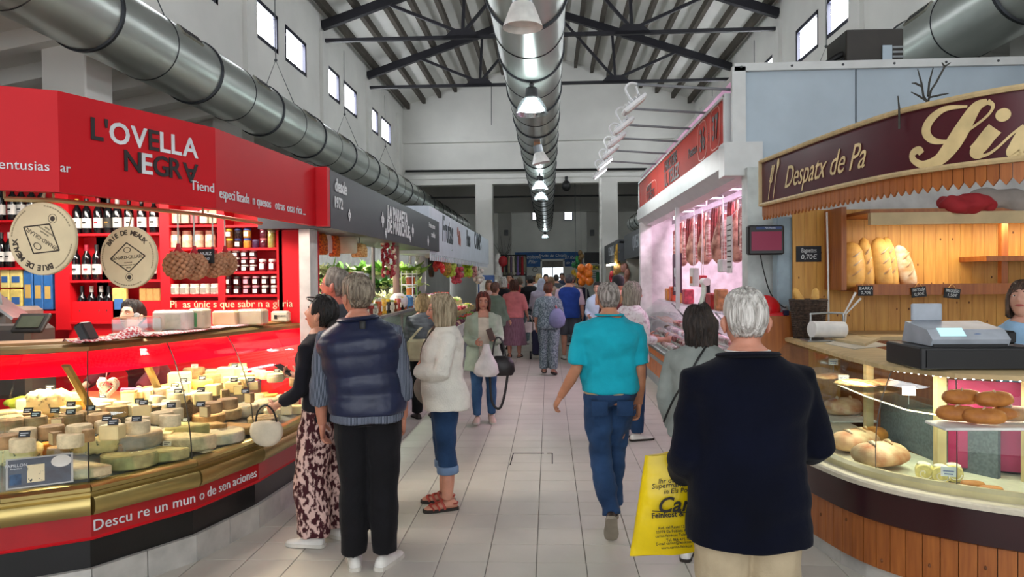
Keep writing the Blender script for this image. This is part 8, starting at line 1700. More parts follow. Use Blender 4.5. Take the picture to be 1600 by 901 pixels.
# --- woman in white cardigan
WCAR = fabric('white_knit', '#e4e0d6', bump=0.4, bscale=90, var=0.06); CUFF = fabric('jeans_cuff', '#6f87a8')
wc = person('fair-haired woman in a white cardigan, cropped jeans and red sandals, arms crossed', gp(696, 790), heading=104, h=1.585, sex='f', girth=1.12, vox=0.011, skinc='#c98c74', head=(-6, 0), face=True, belly=0.03,
    armR=dict(u=(0.2, 0.28, -1), f=(-1, 0.5, 0.2), curl=0.5, palm=(0, -1, 0.2), hand=(-1, 0.1, 0.3)), armL=dict(u=(0.26, 0.22, -1), f=(-0.9, 0.85, 0.12), curl=0.5, palm=(0, -1, 0), hand=(-1, -0.1, 0.25)),
    top=dict(name='top', mat=fabric('rose_top', '#b89a95'), ease=0.012, sleeve=0, topz=1.42, hem=0.88), over=dict(name='cardigan', mat=WCAR, ease=0.034, hem=0.80, se=(0.028, 0.03), wr=0.008, open=lambda z: 0.05 if z > 1.0 else 0.05, flare=0.02),
    bottom=dict(mat=JEANS, ease=(0.012, 0.022), frac=0.74, cuff=CUFF), shoes=dict(kind='sandal', mat=REDS, sole=SOLD), hair=dict(style='bob', mat=hairm('#b7a68a', '#75654c'), vol=0.024, ln=-0.125, front=60, aopen=58, seed=6, rough=0.012, na=120))
glasses(wc, GLG)
m = MB(); hb = wc['root'].location+Vector((-0.12, 0.16, 0.86)); m.ball(hb, (0.14, 0.07, 0.14), 16, 10); single('shoulder_bag', m, fabric('taupe_canvas', '#8f8880'), 'slouchy taupe bag hanging beside the white cardigan', 'bag', smooth=180)
# --- woman in green cardigan
GCAR = fabric('sage_knit', '#a7b5a2', var=0.08); 
gw = person('red-haired woman in a sage green cardigan walking with bags and a phone', gp(757, 661), heading=186, h=1.50, sex='f', girth=1.1, vox=0.012, skinc='#cf937c', head=(0, -3), face=True,
    armL=dict(u=(0.16, 0.12, -1), f=(-0.35, 1, 0.15), curl=0.9, palm=(-1, 0, 0.2)), armR=dict(u=(0.14, 0.12, -1), f=(-0.5, 1, -0.05), curl=0.7),
    legL=dict(t=(0, 0.02, -1), s=(0, -0.2, -1), pitch=-12), legR=dict(t=(0, 0.14, -1), s=(0, 0.02, -1), pitch=0),
    top=dict(name='blouse', mat=fabric('cream_blouse', '#d6cfbd'), ease=0.016, sleeve=0, hem=0.86, topz=1.40), over=dict(name='cardigan', mat=GCAR, ease=0.03, hem=0.68, se=(0.024, 0.026), open=lambda z: 0.065, flare=0.03, wr=0.008),
    bottom=dict(mat=fabric('jeans_light', '#3f6288', col2='#26466b', vscale=5), ease=(0.01, 0.012)), shoes=dict(mat=mat('blush_sneaker', '#cbb3a4', rough=0.6), sole=SOLW),
    hair=dict(style='bob', mat=hairm('#7a2f1b', '#3d130b'), vol=0.026, ln=-0.12, front=56, aopen=56, seed=8, rough=0.008, na=100))
glasses(gw, GLG)
m = MB(); M = T(gw['handL'])@Matrix.Rotation(rad(-20), 4, 'Y'); m.box(0, -0.02, -0.02, 0.07, 0.01, 0.14, M=M, b=0.003); single('smartphone', m, mat('brown_case', '#4a2f26', rough=0.5), 'phone in a brown case held by the red-haired woman', 'phone')
hb = gw['handL']+Vector((0.09, 0.04, -0.42)); m = MB(); n = 20
m.loft([[hb+Vector((w*cos(2*pi*k/n), d*sin(2*pi*k/n), z)) for k in range(n)] for z, w, d in ((0, .13, .06), (.05, .16, .075), (.14, .15, .07), (.2, .11, .04), (.22, .06, .02))])
pb = thing('handbag', 'dark leather handbag with a long strap carried by the red-haired woman', 'bag', hb); m.build('pouch', LEA, pb, 60)
m = MB(); m.tube(spline([hb+Vector((-0.1, 0, 0.19)), hb+Vector((-0.07, 0, 0.38)), hb+Vector((-0.03, 0, 0.43)), hb+Vector((0.02, 0, 0.38)), hb+Vector((0.06, 0, 0.19))], 5), 0.011, 6); m.build('handle', LEA, pb, 60)
m = MB(); m.tube(spline([hb+Vector((-0.13, 0, 0.1)), hb+Vector((-0.11, 0, -0.28)), hb+Vector((-0.03, 0, -0.38)), hb+Vector((0.03, 0, -0.26)), hb+Vector((0.08, 0, 0.03))], 5), [(0.014, 0.004)]*21, 6); m.build('strap', LEA, pb, 60)
m = MB(); hb = gw['handR']+Vector((0.09, -0.08, -0.36)); n = 18
m.loft([[hb+Vector((w*cos(2*pi*k/n)*(1+0.06*sin(5*k)), d*sin(2*pi*k/n), z)) for k in range(n)] for z, w, d in ((0, .1, .05), (.04, .14, .07), (.14, .12, .06), (.25, .06, .035), (.36, .03, .015))]); single('plastic_bag', m, mat('white_plastic', '#e2dedd', rough=0.4, bump=0.4, bscale=14), 'thin white plastic bag carried in front of the red-haired woman', 'bag', smooth=60)
# --- woman in grey jacket leaning to the fruit counter
gj = person('blonde woman in a silvery grey jacket leaning towards the glass counter', gp(664, 652), heading=22, h=1.5, sex='f', girth=1.12, vox=0.014, skinc='#c9927c', lean=8, head=(0, -18),
    armR=dict(u=(0.1, 0.5, -1), f=(-0.1, 1, -0.1)), armL=dict(u=(0.15, 0.3, -1), f=(-0.1, 1, -0.1)),
    over=dict(name='jacket', mat=fabric('silver_jacket', '#6d7278', rough=0.5, col2='#4b5056'), ease=0.03, hem=0.86, wr=0.012, wf=(7, 7, 24), se=(0.026, 0.024)), bottom=dict(mat=BLKT), shoes=dict(mat=BRSH),
    hair=dict(style='bob', mat=hairm('#bfa679', '#7c6743'), vol=0.03, ln=-0.09, front=56, seed=11, rough=0.014))
hb = gj['root'].location+Vector((-0.03, -0.24, 0.72)); pb = thing('handbag', 'cream shoulder bag on the woman in the grey jacket', 'bag', hb)
m = MB(); m.box(hb.x, hb.y, hb.z, 0.26, 0.1, 0.26, b=0.03); m.build('pouch', fabric('cream_leather', '#b9ad90'), pb)
m = MB(); m.tube(spline([hb+Vector((-0.1, 0, 0.25)), gj['shR']+Vector((-0.06, -0.1, 0.02)), gj['shR']+Vector((-0.02, 0.0, 0.05)), hb+Vector((0.1, 0.05, 0.25))], 6), [(0.016, 0.004)]*19, 6); m.build('strap', MATS['cream_leather'], pb, 60)
# --- pink woman
PINK = fabric('salmon_pink', '#cf7a7c'); 
pk = person('woman in a salmon pink top and long mauve skirt carrying a white bag', gp(804, 558), heading=-4, h=1.62, sex='f', girth=1.12, vox=0.016, skinc='#c48a72', armR=dict(u=(0.3, 0.0, -1), f=(0.15, 0.6, -0.8)), armL=dict(u=(0.35, 0, -1), f=(0.2, 0.6, -0.8)),
    over=dict(name='top', mat=PINK, ease=0.03, hem=0.88, sleeve=0.6, se=(0.03, 0.04)), bottom=dict(kind='skirt', mat=fabric('mauve_stripe', '#8d6a78', col2='#6e4f5d', vscale=12, stretch=(8, 8, 0.4)), hem=0.28, flare=0.08, pleat=0.03), shoes=dict(kind='sandal', mat=BRSH),
    hair=dict(style='bob', mat=hairm('#5d3324', '#3a1d13'), vol=0.03, ln=-0.09, front=56, seed=12, rough=0.016))
m = MB(); hb = pk['handR']+Vector((0.02, -0.02, -0.26)); pb = thing('handbag', 'white handbag hanging from the arm of the woman in pink', 'bag', hb); n = 16
m.loft([[hb+Vector((w*cos(2*pi*k/n), 0.06*sin(2*pi*k/n), z)) for k in range(n)] for z, w in ((0, .13), (.06, .16), (.15, .14), (.21, .09))]); m.build('pouch', mat('white_leather', '#dcd2cc', rough=0.5), pb, 60)
m = MB(); m.tube(spline([hb+Vector((-0.07, 0, 0.2)), hb+Vector((-0.03, 0, 0.34)), hb+Vector((0.03, 0, 0.34)), hb+Vector((0.07, 0, 0.2))], 4), 0.01, 6); m.build('handle', MATS['white_leather'], pb, 60)
# --- woman in grey outfit
GOUT = mat('grey_print', '#7f8e94', col2='#4b5a62', rough=0.85, vscale=40, thresh=(0.42, 0.58), spec=0.2)
go = person('auburn-haired woman in a grey patterned blouse and trousers walking away', gp(858, 586), heading=-6, h=1.56, sex='f', girth=1.08, vox=0.015, skinc='#c08a72', armR=dict(u=(0.2, 0, -1), f=(-0.1, 0.8, -0.6)), armL=dict(u=(0.25, 0, -1), f=(0.05, 0.5, -1)),
    legL=dict(t=(0, 0.1, -1)), legR=dict(t=(-0.02, -0.06, -1), s=(0, -0.12, -1), pitch=-14), over=dict(name='blouse', mat=GOUT, ease=0.036, hem=0.84, sleeve=0.55, se=(0.03, 0.05)), bottom=dict(mat=GOUT, ease=(0.03, 0.045)), shoes=dict(kind='sandal', mat=mat('tan_strap', '#8a5d49')),
    hair=dict(style='short', mat=hairm('#6f3c22', '#43210f'), vol=0.03, back=132, seed=13, rough=0.012))
m = MB(); hb = go['M']@Vector((0.17, -0.14, 0.86)); pb = thing('drawstring_bag', 'lilac drawstring backpack slung on the woman in the grey outfit', 'bag', hb); n = 18
m.loft([[hb+Vector((w*cos(2*pi*k/n)*(1+0.04*sin(4*k)), d*sin(2*pi*k/n), z)) for k in range(n)] for z, w, d in ((0, .06, .04), (.05, .13, .08), (.15, .15, .09), (.26, .12, .07), (.33, .05, .03))]); m.build('sack', fabric('lilac_canvas', '#757a9c'), pb, 60)
m = MB(); m.tube([hb+Vector((0, 0, 0.32)), hb+Vector((-0.06, 0.06, 0.5))], 0.012, 6); m.build('cord', mat('red_cord', '#a8434a'), pb)
# --- blue vest man, lilac woman with headscarf, shopping trolley
BLV = fabric('royal_blue_vest', '#23418e'); 
person('man in a royal blue vest, grey cap and shorts walking away', gp(890, 561), heading=0, h=1.74, girth=1.1, vox=0.016, skinc='#c28e76', armR=dict(u=(0.25, 0, -1), f=(0.05, 0.4, -1)), armL=dict(u=(0.2, 0, -1), f=(0, 0.6, -0.8)),
    legR=dict(t=(0.02, 0.05, -1)), top=dict(mat=fabric('pale_pink_shirt', '#cbb2bd'), sleeve=0.5, se=(0.03, 0.04)), over=dict(name='vest', mat=BLV, ease=0.034, sleeve=0, hem=0.83), bottom=dict(mat=fabric('stone_shorts', '#4a4d55'), ease=(0.03, 0.06), frac=0.48), shoes=dict(mat=WHSH),
    hair=dict(style='short', mat=hairm('#4d4b50', '#38363b'), vol=0.016, front=70, side=80, back=112, seed=14, rough=0.002))
ll = person('woman in a lilac blouse with a pale headscarf pushing a dark trolley', ga(846, 16.6), heading=0, h=1.64, sex='f', girth=1.15, vox=0.017, skinc='#c28e76', armL=dict(u=(0.2, 0.3, -1), f=(0.1, 1, -0.2)), armR=dict(u=(0.2, 0.1, -1)),
    over=dict(name='blouse', mat=fabric('lilac_blouse', '#a8a2b2'), ease=0.045, hem=0.76, se=(0.035, 0.04)), bottom=dict(mat=BLKT), shoes=dict(mat=BRSH), hair=dict(style='bob', mat=fabric('headscarf', '#aab0c2'), vol=0.03, ln=-0.17, front=58, seed=15, rough=0.003, flare=0.25))
p = gp(843, 561); tr = thing('shopping_trolley', 'dark fabric shopping trolley on wheels beside the lilac blouse', 'trolley', p)
m = MB(); m.box(p.x, p.y, 0.1, 0.3, 0.22, 0.5, b=0.03); m.build('bag_body', fabric('trolley_navy', '#22263a'), tr)
for s in (-1, 1):
    m = MB(); m.lathe([(0.03, -0.02), (0.085, -0.02), (0.085, 0.02), (0.03, 0.02)], 16, M=T(p.x+s*0.18, p.y, 0.085)@Matrix.Rotation(pi/2, 4, 'Y')); m.build('wheel', BLACK, tr, 40)
    m = MB(); m.tube([(p.x+s*0.13, p.y, 0.1), (p.x+s*0.13, p.y-0.04, 0.95)], 0.01, 6); m.build('handle_tube', GLG, tr)
# --- striped shirt woman, white top woman, cap man
person('dark-haired woman in a blue striped shirt standing beside the turquoise polo', ga(934, 14.0), heading=168, h=1.58, sex='f', girth=1.1, vox=0.016, skinc='#c99a80', head=(-10, 0), face=True, armR=dict(u=(0.2, 0.1, -1), f=(-0.3, 0.9, -0.2)), armL=dict(u=(0.2, 0.1, -1), f=(-0.3, 0.9, -0.2)),
    over=dict(name='shirt', mat=stripe_mat('sky_stripe', '#8fb0d6', '#dfe6ee', 40), ease=0.03, hem=0.84, sleeve=0.9, open=lambda z: 0.03 if z > 1.25 else 0), bottom=dict(mat=BLKT), shoes=dict(mat=BRSH), hair=dict(style='short', mat=hairm('#241a17', '#120d0c'), vol=0.03, front=50, side=98, back=132, seed=16, rough=0.01))
ww = person('grey-blonde woman in a white printed top at the charcuterie stall', ga(986, 7.75), heading=-62, h=1.64, sex='f', girth=1.08, vox=0.013, skinc='#c98f7a', head=(-6, 0), face=True, armR=dict(u=(0.1, 0.3, -1), f=(-0.1, 1, 0)), armL=dict(u=(0.1, 0.3, -1), f=(-0.3, 1, 0)),
    over=dict(name='top', mat=mat('white_print', '#d8cfd2', col2='#b59aa5', rough=0.85, vscale=30, thresh=(0.35, 0.5)), ease=0.03, hem=0.84, sleeve=0.8), bottom=dict(mat=JEANS), shoes=dict(mat=WHSH), hair=dict(style='bob', mat=hairm('#a39a8b', '#6e665a'), vol=0.024, ln=-0.12, front=56, aopen=60, seed=17, rough=0.01))
c = MB(); c.tube([ww['TT']((0.12*cos(a)-0.02, 0.0, 1.36+0.12*sin(a))) for a in [pi*k/6 for k in range(3)]], 0.01, 6); c.tube(spline([ww['TT']((-0.06, 0.1, 1.40)), ww['TT']((-0.09, 0.0, 1.47)), ww['TT']((-0.02, -0.13, 1.30)), ww['TT']((0.1, -0.16, 1.1))], 5), [(0.01, 0.004)]*16, 6); add(ww, 'strap', c, mat('teal_strap', '#3f6a78'))
cp = person('man in a black cap standing beyond the turquoise polo', ga(966, 9.2), heading=10, h=1.72, vox=0.016, skinc='#b57f66', top=dict(mat=fabric('dark_red_top', '#5c2a2c'), sleeve=1), bottom=dict(mat=BLKT), shoes=dict(mat=BRSH), hair=dict(style='short', mat=mat('black_cap', '#16151a', rough=0.8), vol=0.02, front=62, side=74, back=92, seed=18, rough=0.0))
# --- woman in grey sweater behind the blazer
gs = person('dark-haired woman in a grey sweater with a thin black shoulder strap', ga(1094, 4.45), heading=-24, h=1.52, sex='f', girth=1.08, vox=0.012, skinc='#c8927a', head=(-26, -6), face=True, armL=dict(u=(0.28, 0.0, -1), f=(-0.1, 0.5, -0.9)), armR=dict(u=(0.1, 0.3, -1), f=(-0.2, 1, 0)),
    over=dict(name='sweater', mat=fabric('grey_sweater', '#8d938f'), ease=0.03, hem=0.84, se=(0.026, 0.022)), bottom=dict(mat=JEANS), shoes=dict(mat=WHSH), hair=dict(style='bob', mat=hairm('#33251e', '#1a120e'), vol=0.03, ln=-0.135, front=58, aopen=62, seed=19, rough=0.016, na=110))
c = MB(); TTg = gs['TT']; c.tube(spline([TTg((0.03, 0.12, 1.34)), TTg((0.07, -0.01, 1.475)), TTg((0.03, -0.13, 1.40)), TTg((-0.03, -0.185, 1.28)), TTg((-0.14, -0.175, 1.1)), TTg((-0.23, -0.09, 0.93))], 6), [(0.008, 0.004)]*31, 6); add(gs, 'strap', c, BLACK)
# --- bakery clerk and cheese vendor
bk = person('bakery assistant with a brown fringe in a pale blue shirt behind the till', Vector((2.91, 4.62, 0)), heading=128, h=1.67, sex='f', vox=0.012, skinc='#c59480', lean=10, head=(6, -26), face=True, armR=dict(u=(0.15, 0.25, -1), f=(0.3, 1, -0.1), curl=0.3, palm=(0, 0, -1)), armL=dict(u=(0.3, 0.2, -1), f=(-0.4, 1, 0), palm=(0, 0, -1)),
    over=dict(name='shirt', mat=fabric('pale_blue_shirt', '#8fb3d2'), ease=0.022, sleeve=0.5, se=(0.02, 0.028)), bottom=dict(mat=BLKT), shoes=dict(mat=BRSH), hair=dict(style='bob', mat=hairm('#5b4232', '#35251b'), vol=0.02, ln=-0.1, front=72, aopen=60, seed=20, rough=0.008))
cvp = at(226, 492, Y=5.55)
cv = person('dark-haired cheese vendor in a maroon shirt bending over the counter', Vector((cvp.x-0.05, 5.72, 0)), heading=168, h=1.60, sex='f', vox=0.013, skinc='#c9957c', lean=26, head=(0, -30), face=True, armL=dict(u=(0.3, 0.4, -1), f=(0.1, 0.9, -0.5), palm=(0, 0, -1), curl=0.4), armR=dict(u=(0.3, 0.4, -1), f=(0, 1, -0.4), palm=(0, 0, -1)),
    over=dict(name='shirt', mat=fabric('maroon_shirt', '#5c1a26'), ease=0.022, sleeve=0.9), bottom=dict(mat=BLKT), shoes=dict(mat=BRSH), hair=dict(style='short', mat=hairm('#1f1412', '#0e0909'), vol=0.03, front=54, seed=21, rough=0.01))
# --- crowd further on
CROWD = [
 (764, 17.0, 1.62, 'f', 185, '#c8a49c', 'bob', '#8a6a58', 'in a pale rose top by the fruit stall'),
 (773, 13.6, 1.60, 'f', -30, '#6d7f70', 'short', '#6b4a3a', 'brown-haired in a green patterned blouse'),
 (786, 17.3, 1.68, 'f', -10, '#1c1b20', 'bob', '#d9d6ce', 'white-haired in a black top'),
 (797, 18.9, 1.78, 'm', 172, '#b4413f', 'short', '#2b211d', 'dark-haired facing this way in a red shirt'),
 (812, 19.5, 1.68, 'f', 5, '#7c6a55', 'short', '#6d5d49', 'in an olive brown top'),
 (828, 18.5, 1.72, 'm', 20, '#15161a', 'short', '#1a1715', 'in a black jacket beside the clothes rails'),
 (842, 21.0, 1.76, 'f', 0, '#cfd2d6', 'bob', '#cbb07c', 'blonde in a pale grey top'),
 (853, 24.0, 1.76, 'm', 180, '#2a2f4a', 'short', '#2c2320', 'in a navy top near the door'),
 (861, 19.8, 1.68, 'f', 0, '#b09a88', 'bob', '#8d6c4d', 'light-brown-haired in a beige top'),
 (869, 23.0, 1.74, 'm', 0, '#4c4f57', 'short', '#32281f', 'in a charcoal jacket before the door'),
 (887, 20.5, 1.70, 'f', 0, '#d4cdc6', 'short', '#a35a3a', 'red-haired in a white blouse'),
 (894, 18.0, 1.72, 'm', 8, '#6f6a5f', 'short', '#6b5442', 'in a grey-brown jacket'),
 (906, 19.0, 1.66, 'f', 0, '#2c2440', 'short', '#241b20', 'in a dark violet top by the orange balloons'),
 (835, 26.0, 1.70, 'f', 0, '#8a4c52', 'short', '#5b3c2c', 'in a wine red top'),
 (878, 27.0, 1.80, 'm', 180, '#39445c', 'short', '#3a2f28', 'tall in a slate blue top'),
]
for i, (u, Y, h, sx, hd, tc, st, hc, ds) in enumerate(CROWD):
    fm = fabric('crowd_%s' % tc.strip('#'), tc)
    person(('%s %s' % ('woman' if sx == 'f' else 'man', ds)), ga(u, Y), heading=hd, h=h, sex=sx, girth=1.08, vox=0.022, skinc='#c08d76', face=(abs(hd) > 90), armR=dict(u=(0.2, 0.1, -1), f=(-0.1, 0.8, -0.6)), armL=dict(u=(0.2, 0, -1)),
        over=dict(name='top', mat=fm, ease=0.035, hem=0.84, sleeve=0.9 if i % 2 else 0.5), bottom=dict(mat=(JEANS, BLKT, MATS['grey_print'])[i % 3]), shoes=dict(mat=(BRSH, WHSH)[i % 2]),
        hair=dict(style=st, mat=hairm(hc), vol=0.026, ln=-0.1, front=54, seed=30+i, rough=0.01, na=48, nt=12))
# ================================================================== FAR END
for sgn, nm in ((-1, 'left'), (1, 'right')):
    w = MB(); w.box(sgn*7.7, YE+0.3, 0, 5.0, 0.2, 5.0); struct('wall_%s_aisle_end' % nm, w, WALL)
BNB = mat('banner_blue', '#1c3f7a', col2='#2f6aa8', rough=0.6, vscale=1.4); 
a, b = at(805, 417, Y=YF-0.045), at(910, 393, Y=YF-0.045); bn = thing('blue_banner', 'blue banner with white script lettering above the far doorway', 'banner', ((a.x+b.x)/2, YF-0.045, a.z))
da, db = at(846, 405, Y=YF-0.045), at(882, 405, Y=YF-0.045)
m = MB(); m.box((a.x+da.x)/2, YF-0.045, a.z, da.x-a.x, 0.04, b.z-a.z); m.build('panel', BNB, bn); m = MB(); m.box((db.x+b.x)/2, YF-0.045, a.z, b.x-db.x, 0.04, b.z-a.z); m.build('panel', BNB, bn); m = MB(); m.box((da.x+db.x)/2, YF-0.045, da.z+0.02, db.x-da.x, 0.04, b.z-da.z-0.02); m.build('panel', BNB, bn)
def ft(s, u, v, size, Y, parent, mt=LETW, **k): p = at(u, v, Y=Y); lettering(s, T(p)@Matrix.Rotation(pi/2, 4, 'X'), mt, parent, size, **k)
ft("L'Apetitosa", 826, 401, 0.34, YF-0.072, bn, shear=0.3); ft('de Pilar', 827, 409, 0.32, YF-0.072, bn, shear=0.3); ft('Fruits de Oriola', 863, 399, 0.27, YF-0.072, bn, shear=0.3); ft('El Rebost', 897, 402, 0.3, YF-0.072, bn, shear=0.3); ft('de Maria', 896, 410, 0.28, YF-0.072, bn, shear=0.3)
c = at(836, 421, Y=YF-0.1); ck = thing('wall_clock', 'round wall clock with a dark rim beside the far door', 'clock', c-Vector((0, 0, 0.18))); M = T(c)@Matrix.Rotation(pi/2, 4, 'X')
m = MB(); m.lathe([(0.001, 0), (0.13, 0), (0.13, 0.02), (0.001, 0.02)], 24, M=M); m.build('face', LWHITE, ck); m = MB(); m.lathe([(0.125, 0), (0.16, 0), (0.16, 0.04), (0.125, 0.04), (0.125, 0)], 24, M=M, cap=False); m.build('rim', BLACK, ck, 40); m = MB(); m.box(0, 0.04, 0.022, 0.012, 0.09, 0.004, M=M); m.box(0.03, 0, 0.022, 0.07, 0.012, 0.004, M=M); m.build('hands', BLACK, ck)
# black sign and ONCE kiosk
a, b = at(913, 411, Y=30), at(936, 394, Y=30); m = MB(); m.box((a.x+b.x)/2, 30, a.z, b.x-a.x, 0.1, b.z-a.z); bs2 = thing('black_sign', 'plain black rectangular sign over the lottery kiosk', 'sign', ((a.x+b.x)/2, 30, a.z)); m.build('board', BLACK, bs2)
a2, b2 = at(916, 470, Y=30.1), at(937, 412, Y=30.1); kk = thing('lottery_kiosk', 'pale lottery kiosk with a yellow and black ONCE strip', 'kiosk', ((a2.x+b2.x)/2, 30.3, 0)); x0, x1 = a2.x, b2.x
m = MB(); m.box((x0+x1)/2, 30.5, 0, x1-x0, 0.8, b2.z); m.build('body', mat('kiosk_pale', '#b9bdb6', rough=0.6), kk); p = at(927, 418, Y=30.05); m = MB(); m.box(p.x, 30.08, p.z-0.08, x1-x0, 0.04, 0.17); m.build('yellow_strip', mat('once_yellow', '#d8d020', rough=0.5), kk); lettering('ONCE', T(p.x, 30.05, p.z)@Matrix.Rotation(pi/2, 4, 'X'), LETK, kk, 0.2, offset=0.006)
for k in range(4): q = at(926, 425+k*3, Y=30.05); m = MB(); m.box(q.x, 30.09, q.z, 0.3, 0.02, 0.03); m.build('text_line', mat('kiosk_text', '#6d7470'), kk)
q = at(934, 433, Y=30); m = MB(); m.box(q.x, 30.05, q.z-0.2, 0.14, 0.06, 0.42, b=0.03); m.build('green_panel', mat('kiosk_green', '#1d6a3c', rough=0.5), kk)
for s in (x0, x1): m = MB(); m.box((x0+x1)/2+(s-(x0+x1)/2)*0.9, 30.3, b2.z, 0.05, 0.05, a.z-b2.z+0.02); m.build('sign_post', BLACK, kk)
m = MB(); q = at(939, 430, Y=25); m.tube([(q.x, 25, 0), (q.x, 25, 5.0)], 0.05, 10); single('white_pole', m, LWHITE, 'slim white pole beside the lottery kiosk', 'pole', smooth=40)
# orange balloons (net of oranges) on a post
OB = mat('balloon_orange', '#e8781a', rough=0.35); ob = MB().ball((0, 0, 0), (0.1, 0.1, 0.11), 12, 8).mesh('orange_balloon', 180); ob.materials.append(OB); c0 = at(914, 433, Y=17.5)
for k, (dx, dz) in enumerate(((-0.09, 0.21), (0.09, 0.22), (-0.1, 0.06), (0.08, 0.08), (-0.02, 0.14), (-0.06, -0.1), (0.1, -0.09), (0.0, -0.02))):
    o = inst('orange_balloon', ob, T(c0+Vector((dx, (k % 3-1)*0.1, dz)))); tag(o, 'orange balloon in the cluster above the aisle crowd', 'balloon', 'cluster of orange balloons')
m = MB(); m.tube([(c0.x+0.03, 17.5, 0), (c0.x+0.03, 17.5, c0.z+0.2)], 0.02, 8); m.box(c0.x+0.03, 17.5, 0, 0.3, 0.3, 0.03); single('display_pole', m, STEELB, 'metal display pole carrying the orange balloons', 'pole')
for k, (u, v, col, lab) in enumerate(((900, 411, '#2c8a4c', 'green and white toy windmill hanging by the banner'), (899, 432, '#d8b030', 'yellow plush toy hanging by the balloons'), (908, 402, '#8a6a3a', 'dried flower bunch beside the black sign'))):
    p = at(u, v, Y=26.4); t = thing('hanging_toy', lab, 'toy', p-Vector((0, 0, 0.25))); m = MB()
    for i in range(6): m.ball((p.x+random.uniform(-.08, .08), p.y+random.uniform(-.08, .08), p.z+random.uniform(-.18, .18)), (0.08, 0.08, 0.1), 8, 6)
    tag(m.build('toy', mat('toy_'+col.strip('#'), col, rough=0.5, var=0.3), t, 180), kind='stuff'); m = MB(); m.tube([p, Vector((p.x, p.y, 5.0))], 0.006, 5); m.build('string', WIRE, t)
# clothes rails on the left of the far hall
cr_ = thing('clothes_rail', 'dark clothes rail crowded with garments under the far portal', 'rail', (-1.6, 27.5, 0)); a, b = at(783, 430, Y=27.5), at(822, 430, Y=27.5)
m = MB(); m.tube([(a.x, 27.5, 0), (a.x, 27.5, 2.5)], 0.03, 8); m.build('leg', BLACK, cr_); m = MB(); m.tube([(b.x, 27.5, 0), (b.x, 27.5, 2.5)], 0.03, 8); m.build('leg', BLACK, cr_); m = MB(); m.tube([(a.x, 27.5, 2.48), (b.x, 27.5, 2.48)], 0.03, 8); m.build('bar', BLACK, cr_); m = MB(); m.tube([(a.x, 27.5, 1.75), (b.x, 27.5, 1.75)], 0.03, 8); m.build('bar', BLACK, cr_)
gc = [('#8a1c24', 'dark red'), ('#6e6a5a', 'taupe'), ('#2a2a30', 'black'), ('#8d8468', 'olive'), ('#58485c', 'plum'), ('#b0a898', 'beige'), ('#3a4438', 'dark green'), ('#6a5a8a', 'violet'), ('#4a3a30', 'brown')]
for k in range(11):
    c, n = gc[k % 9]; x = lerp(a.x+0.05, b.x-0.05, k/10); m = MB(); N = 12; zt = 2.44; m.loft([[Vector((x+w*cos(2*pi*i/N), 27.5+0.16*sin(2*pi*i/N), z)) for i in range(N)] for z, w in ((1.85-0.1*(k % 2), .07), (2.2, .08), (2.38, .06), (2.46, .02))]); single('garment', m, fabric('garm_'+c.strip('#'), c), n+' garment hanging on the dark clothes rail', 'garment', 'garments on the clothes rail', smooth=60)
p = at(786, 408, Y=26.9); m = MB(); m.ball(p, (0.17, 0.12, 0.2), 12, 8); t = thing('red_backpack', 'red backpack hanging from the clothes rail', 'bag', p-Vector((0, 0, 0.2))); m.build('pack', mat('backpack_red', '#a01820', rough=0.6), t, 180); m = MB(); m.tube([p, Vector((p.x, p.y+0.6, 2.5))], 0.01, 5); m.build('strap', BLACK, t)
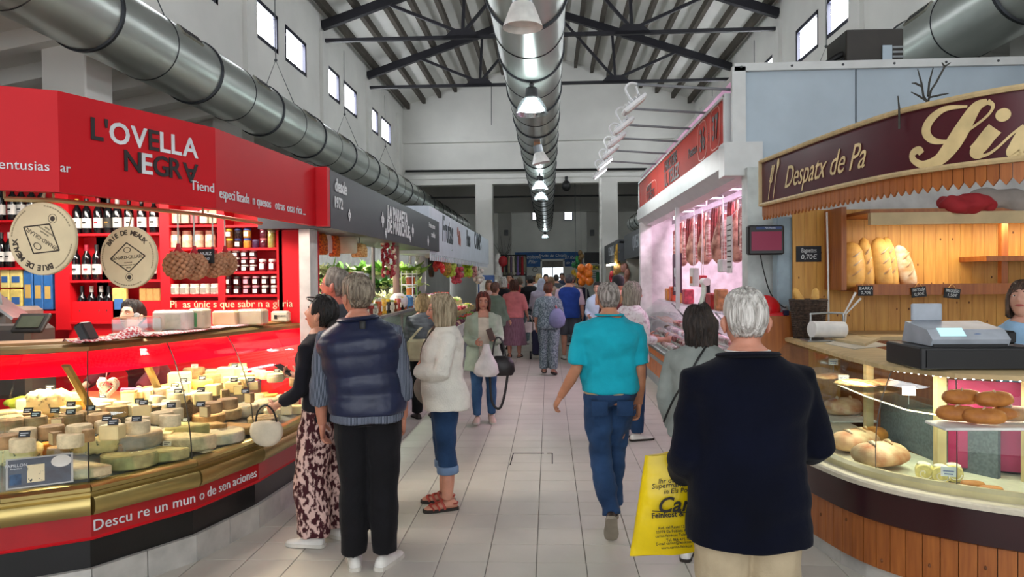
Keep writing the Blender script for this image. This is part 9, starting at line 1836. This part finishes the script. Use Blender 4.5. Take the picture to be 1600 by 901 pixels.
p = at(778, 420, Y=27); t = thing('mannequin', 'white dress form standing beside the portal column', 'mannequin', (p.x, 27, 0)); m = MB(); N = 14; m.loft([[Vector((p.x+w*cos(2*pi*i/N), 27+w*0.7*sin(2*pi*i/N), z)) for i in range(N)] for z, w in ((1.5, .16), (1.75, .17), (2.0, .13), (2.3, .17), (2.45, .1), (2.55, .05))]); m.build('form', LWHITE, t, 60); m = MB(); m.tube([(p.x, 27, 0), (p.x, 27, 1.55)], 0.03, 8); m.lathe([(0.2, 0), (0.2, 0.03)], 16, M=T(p.x, 27, 0)); m.build('stand', BLACK, t)
fl_ = at(794, 392, Y=35.7); m = MB(); t = thing('wall_branches', 'dry branch decoration on the grey far pier', 'decoration', fl_)
for k in range(9): a_ = rad(50+k*10); L_ = 0.5+0.2*(k % 3); m = MB(); m.tube([(fl_.x-0.2, 35.72, fl_.z-0.4), (fl_.x-0.2+L_*cos(a_)*0.6, 35.7, fl_.z-0.4+L_*0.6), (fl_.x-0.2+L_*cos(a_), 35.7, fl_.z-0.4+L_*sin(a_)*1.3)], [0.015, 0.01, 0.004], 5); m.build('branch', TWG, t)
for u in (805, 924):
    q = at(u-14 if u < 850 else u+1, 364, Y=35.7); m = MB(); m.box(q.x, 35.65, q.z-0.12, 0.2, 0.2, 0.28, b=0.02); single('wall_speaker', m, mat('speaker_grey', '#8a8d90', rough=0.5), 'small grey speaker on the far pier %s' % ('by the branches' if u < 850 else 'by the black sign'), 'speaker')
q = at(885, 290, Y=YE-0.3); m = MB(); m.ball((q.x, YE-0.25, q.z), (0.16, 0.16, 0.2), 12, 8); t = thing('security_camera', 'dark dome camera with a cable under the end wall beam', 'camera', q-Vector((0, 0, 0.2))); m.build('dome', BLACK, t, 180); m = MB(); m.box(q.x, YE-0.2, q.z+0.12, 0.1, 0.12, 0.22); m.build('mount', BLACK, t)
# small stall further left behind the fruit sign
for k, (u, Y, col) in enumerate(((760, 23.5, '#3f5f9a'), (768, 24.5, '#b9b4a8'))):
    p = at(u, 430, Y=Y); m = MB(); m.box(p.x, Y, 0, 0.5, 0.5, 1.75, b=0.03); t = thing('vending_cabinet', ('blue', 'pale')[k]+' cabinet standing beyond the fruit stall', 'cabinet', (p.x, Y, 0)); m.build('body', mat('cab_'+col.strip('#'), col, rough=0.5), t); m = MB(); m.box(p.x, Y-0.255, 0.9, 0.4, 0.01, 0.7); m.build('front_panel', LWHITE, t)

bpy.data.scenes.remove(TMP)
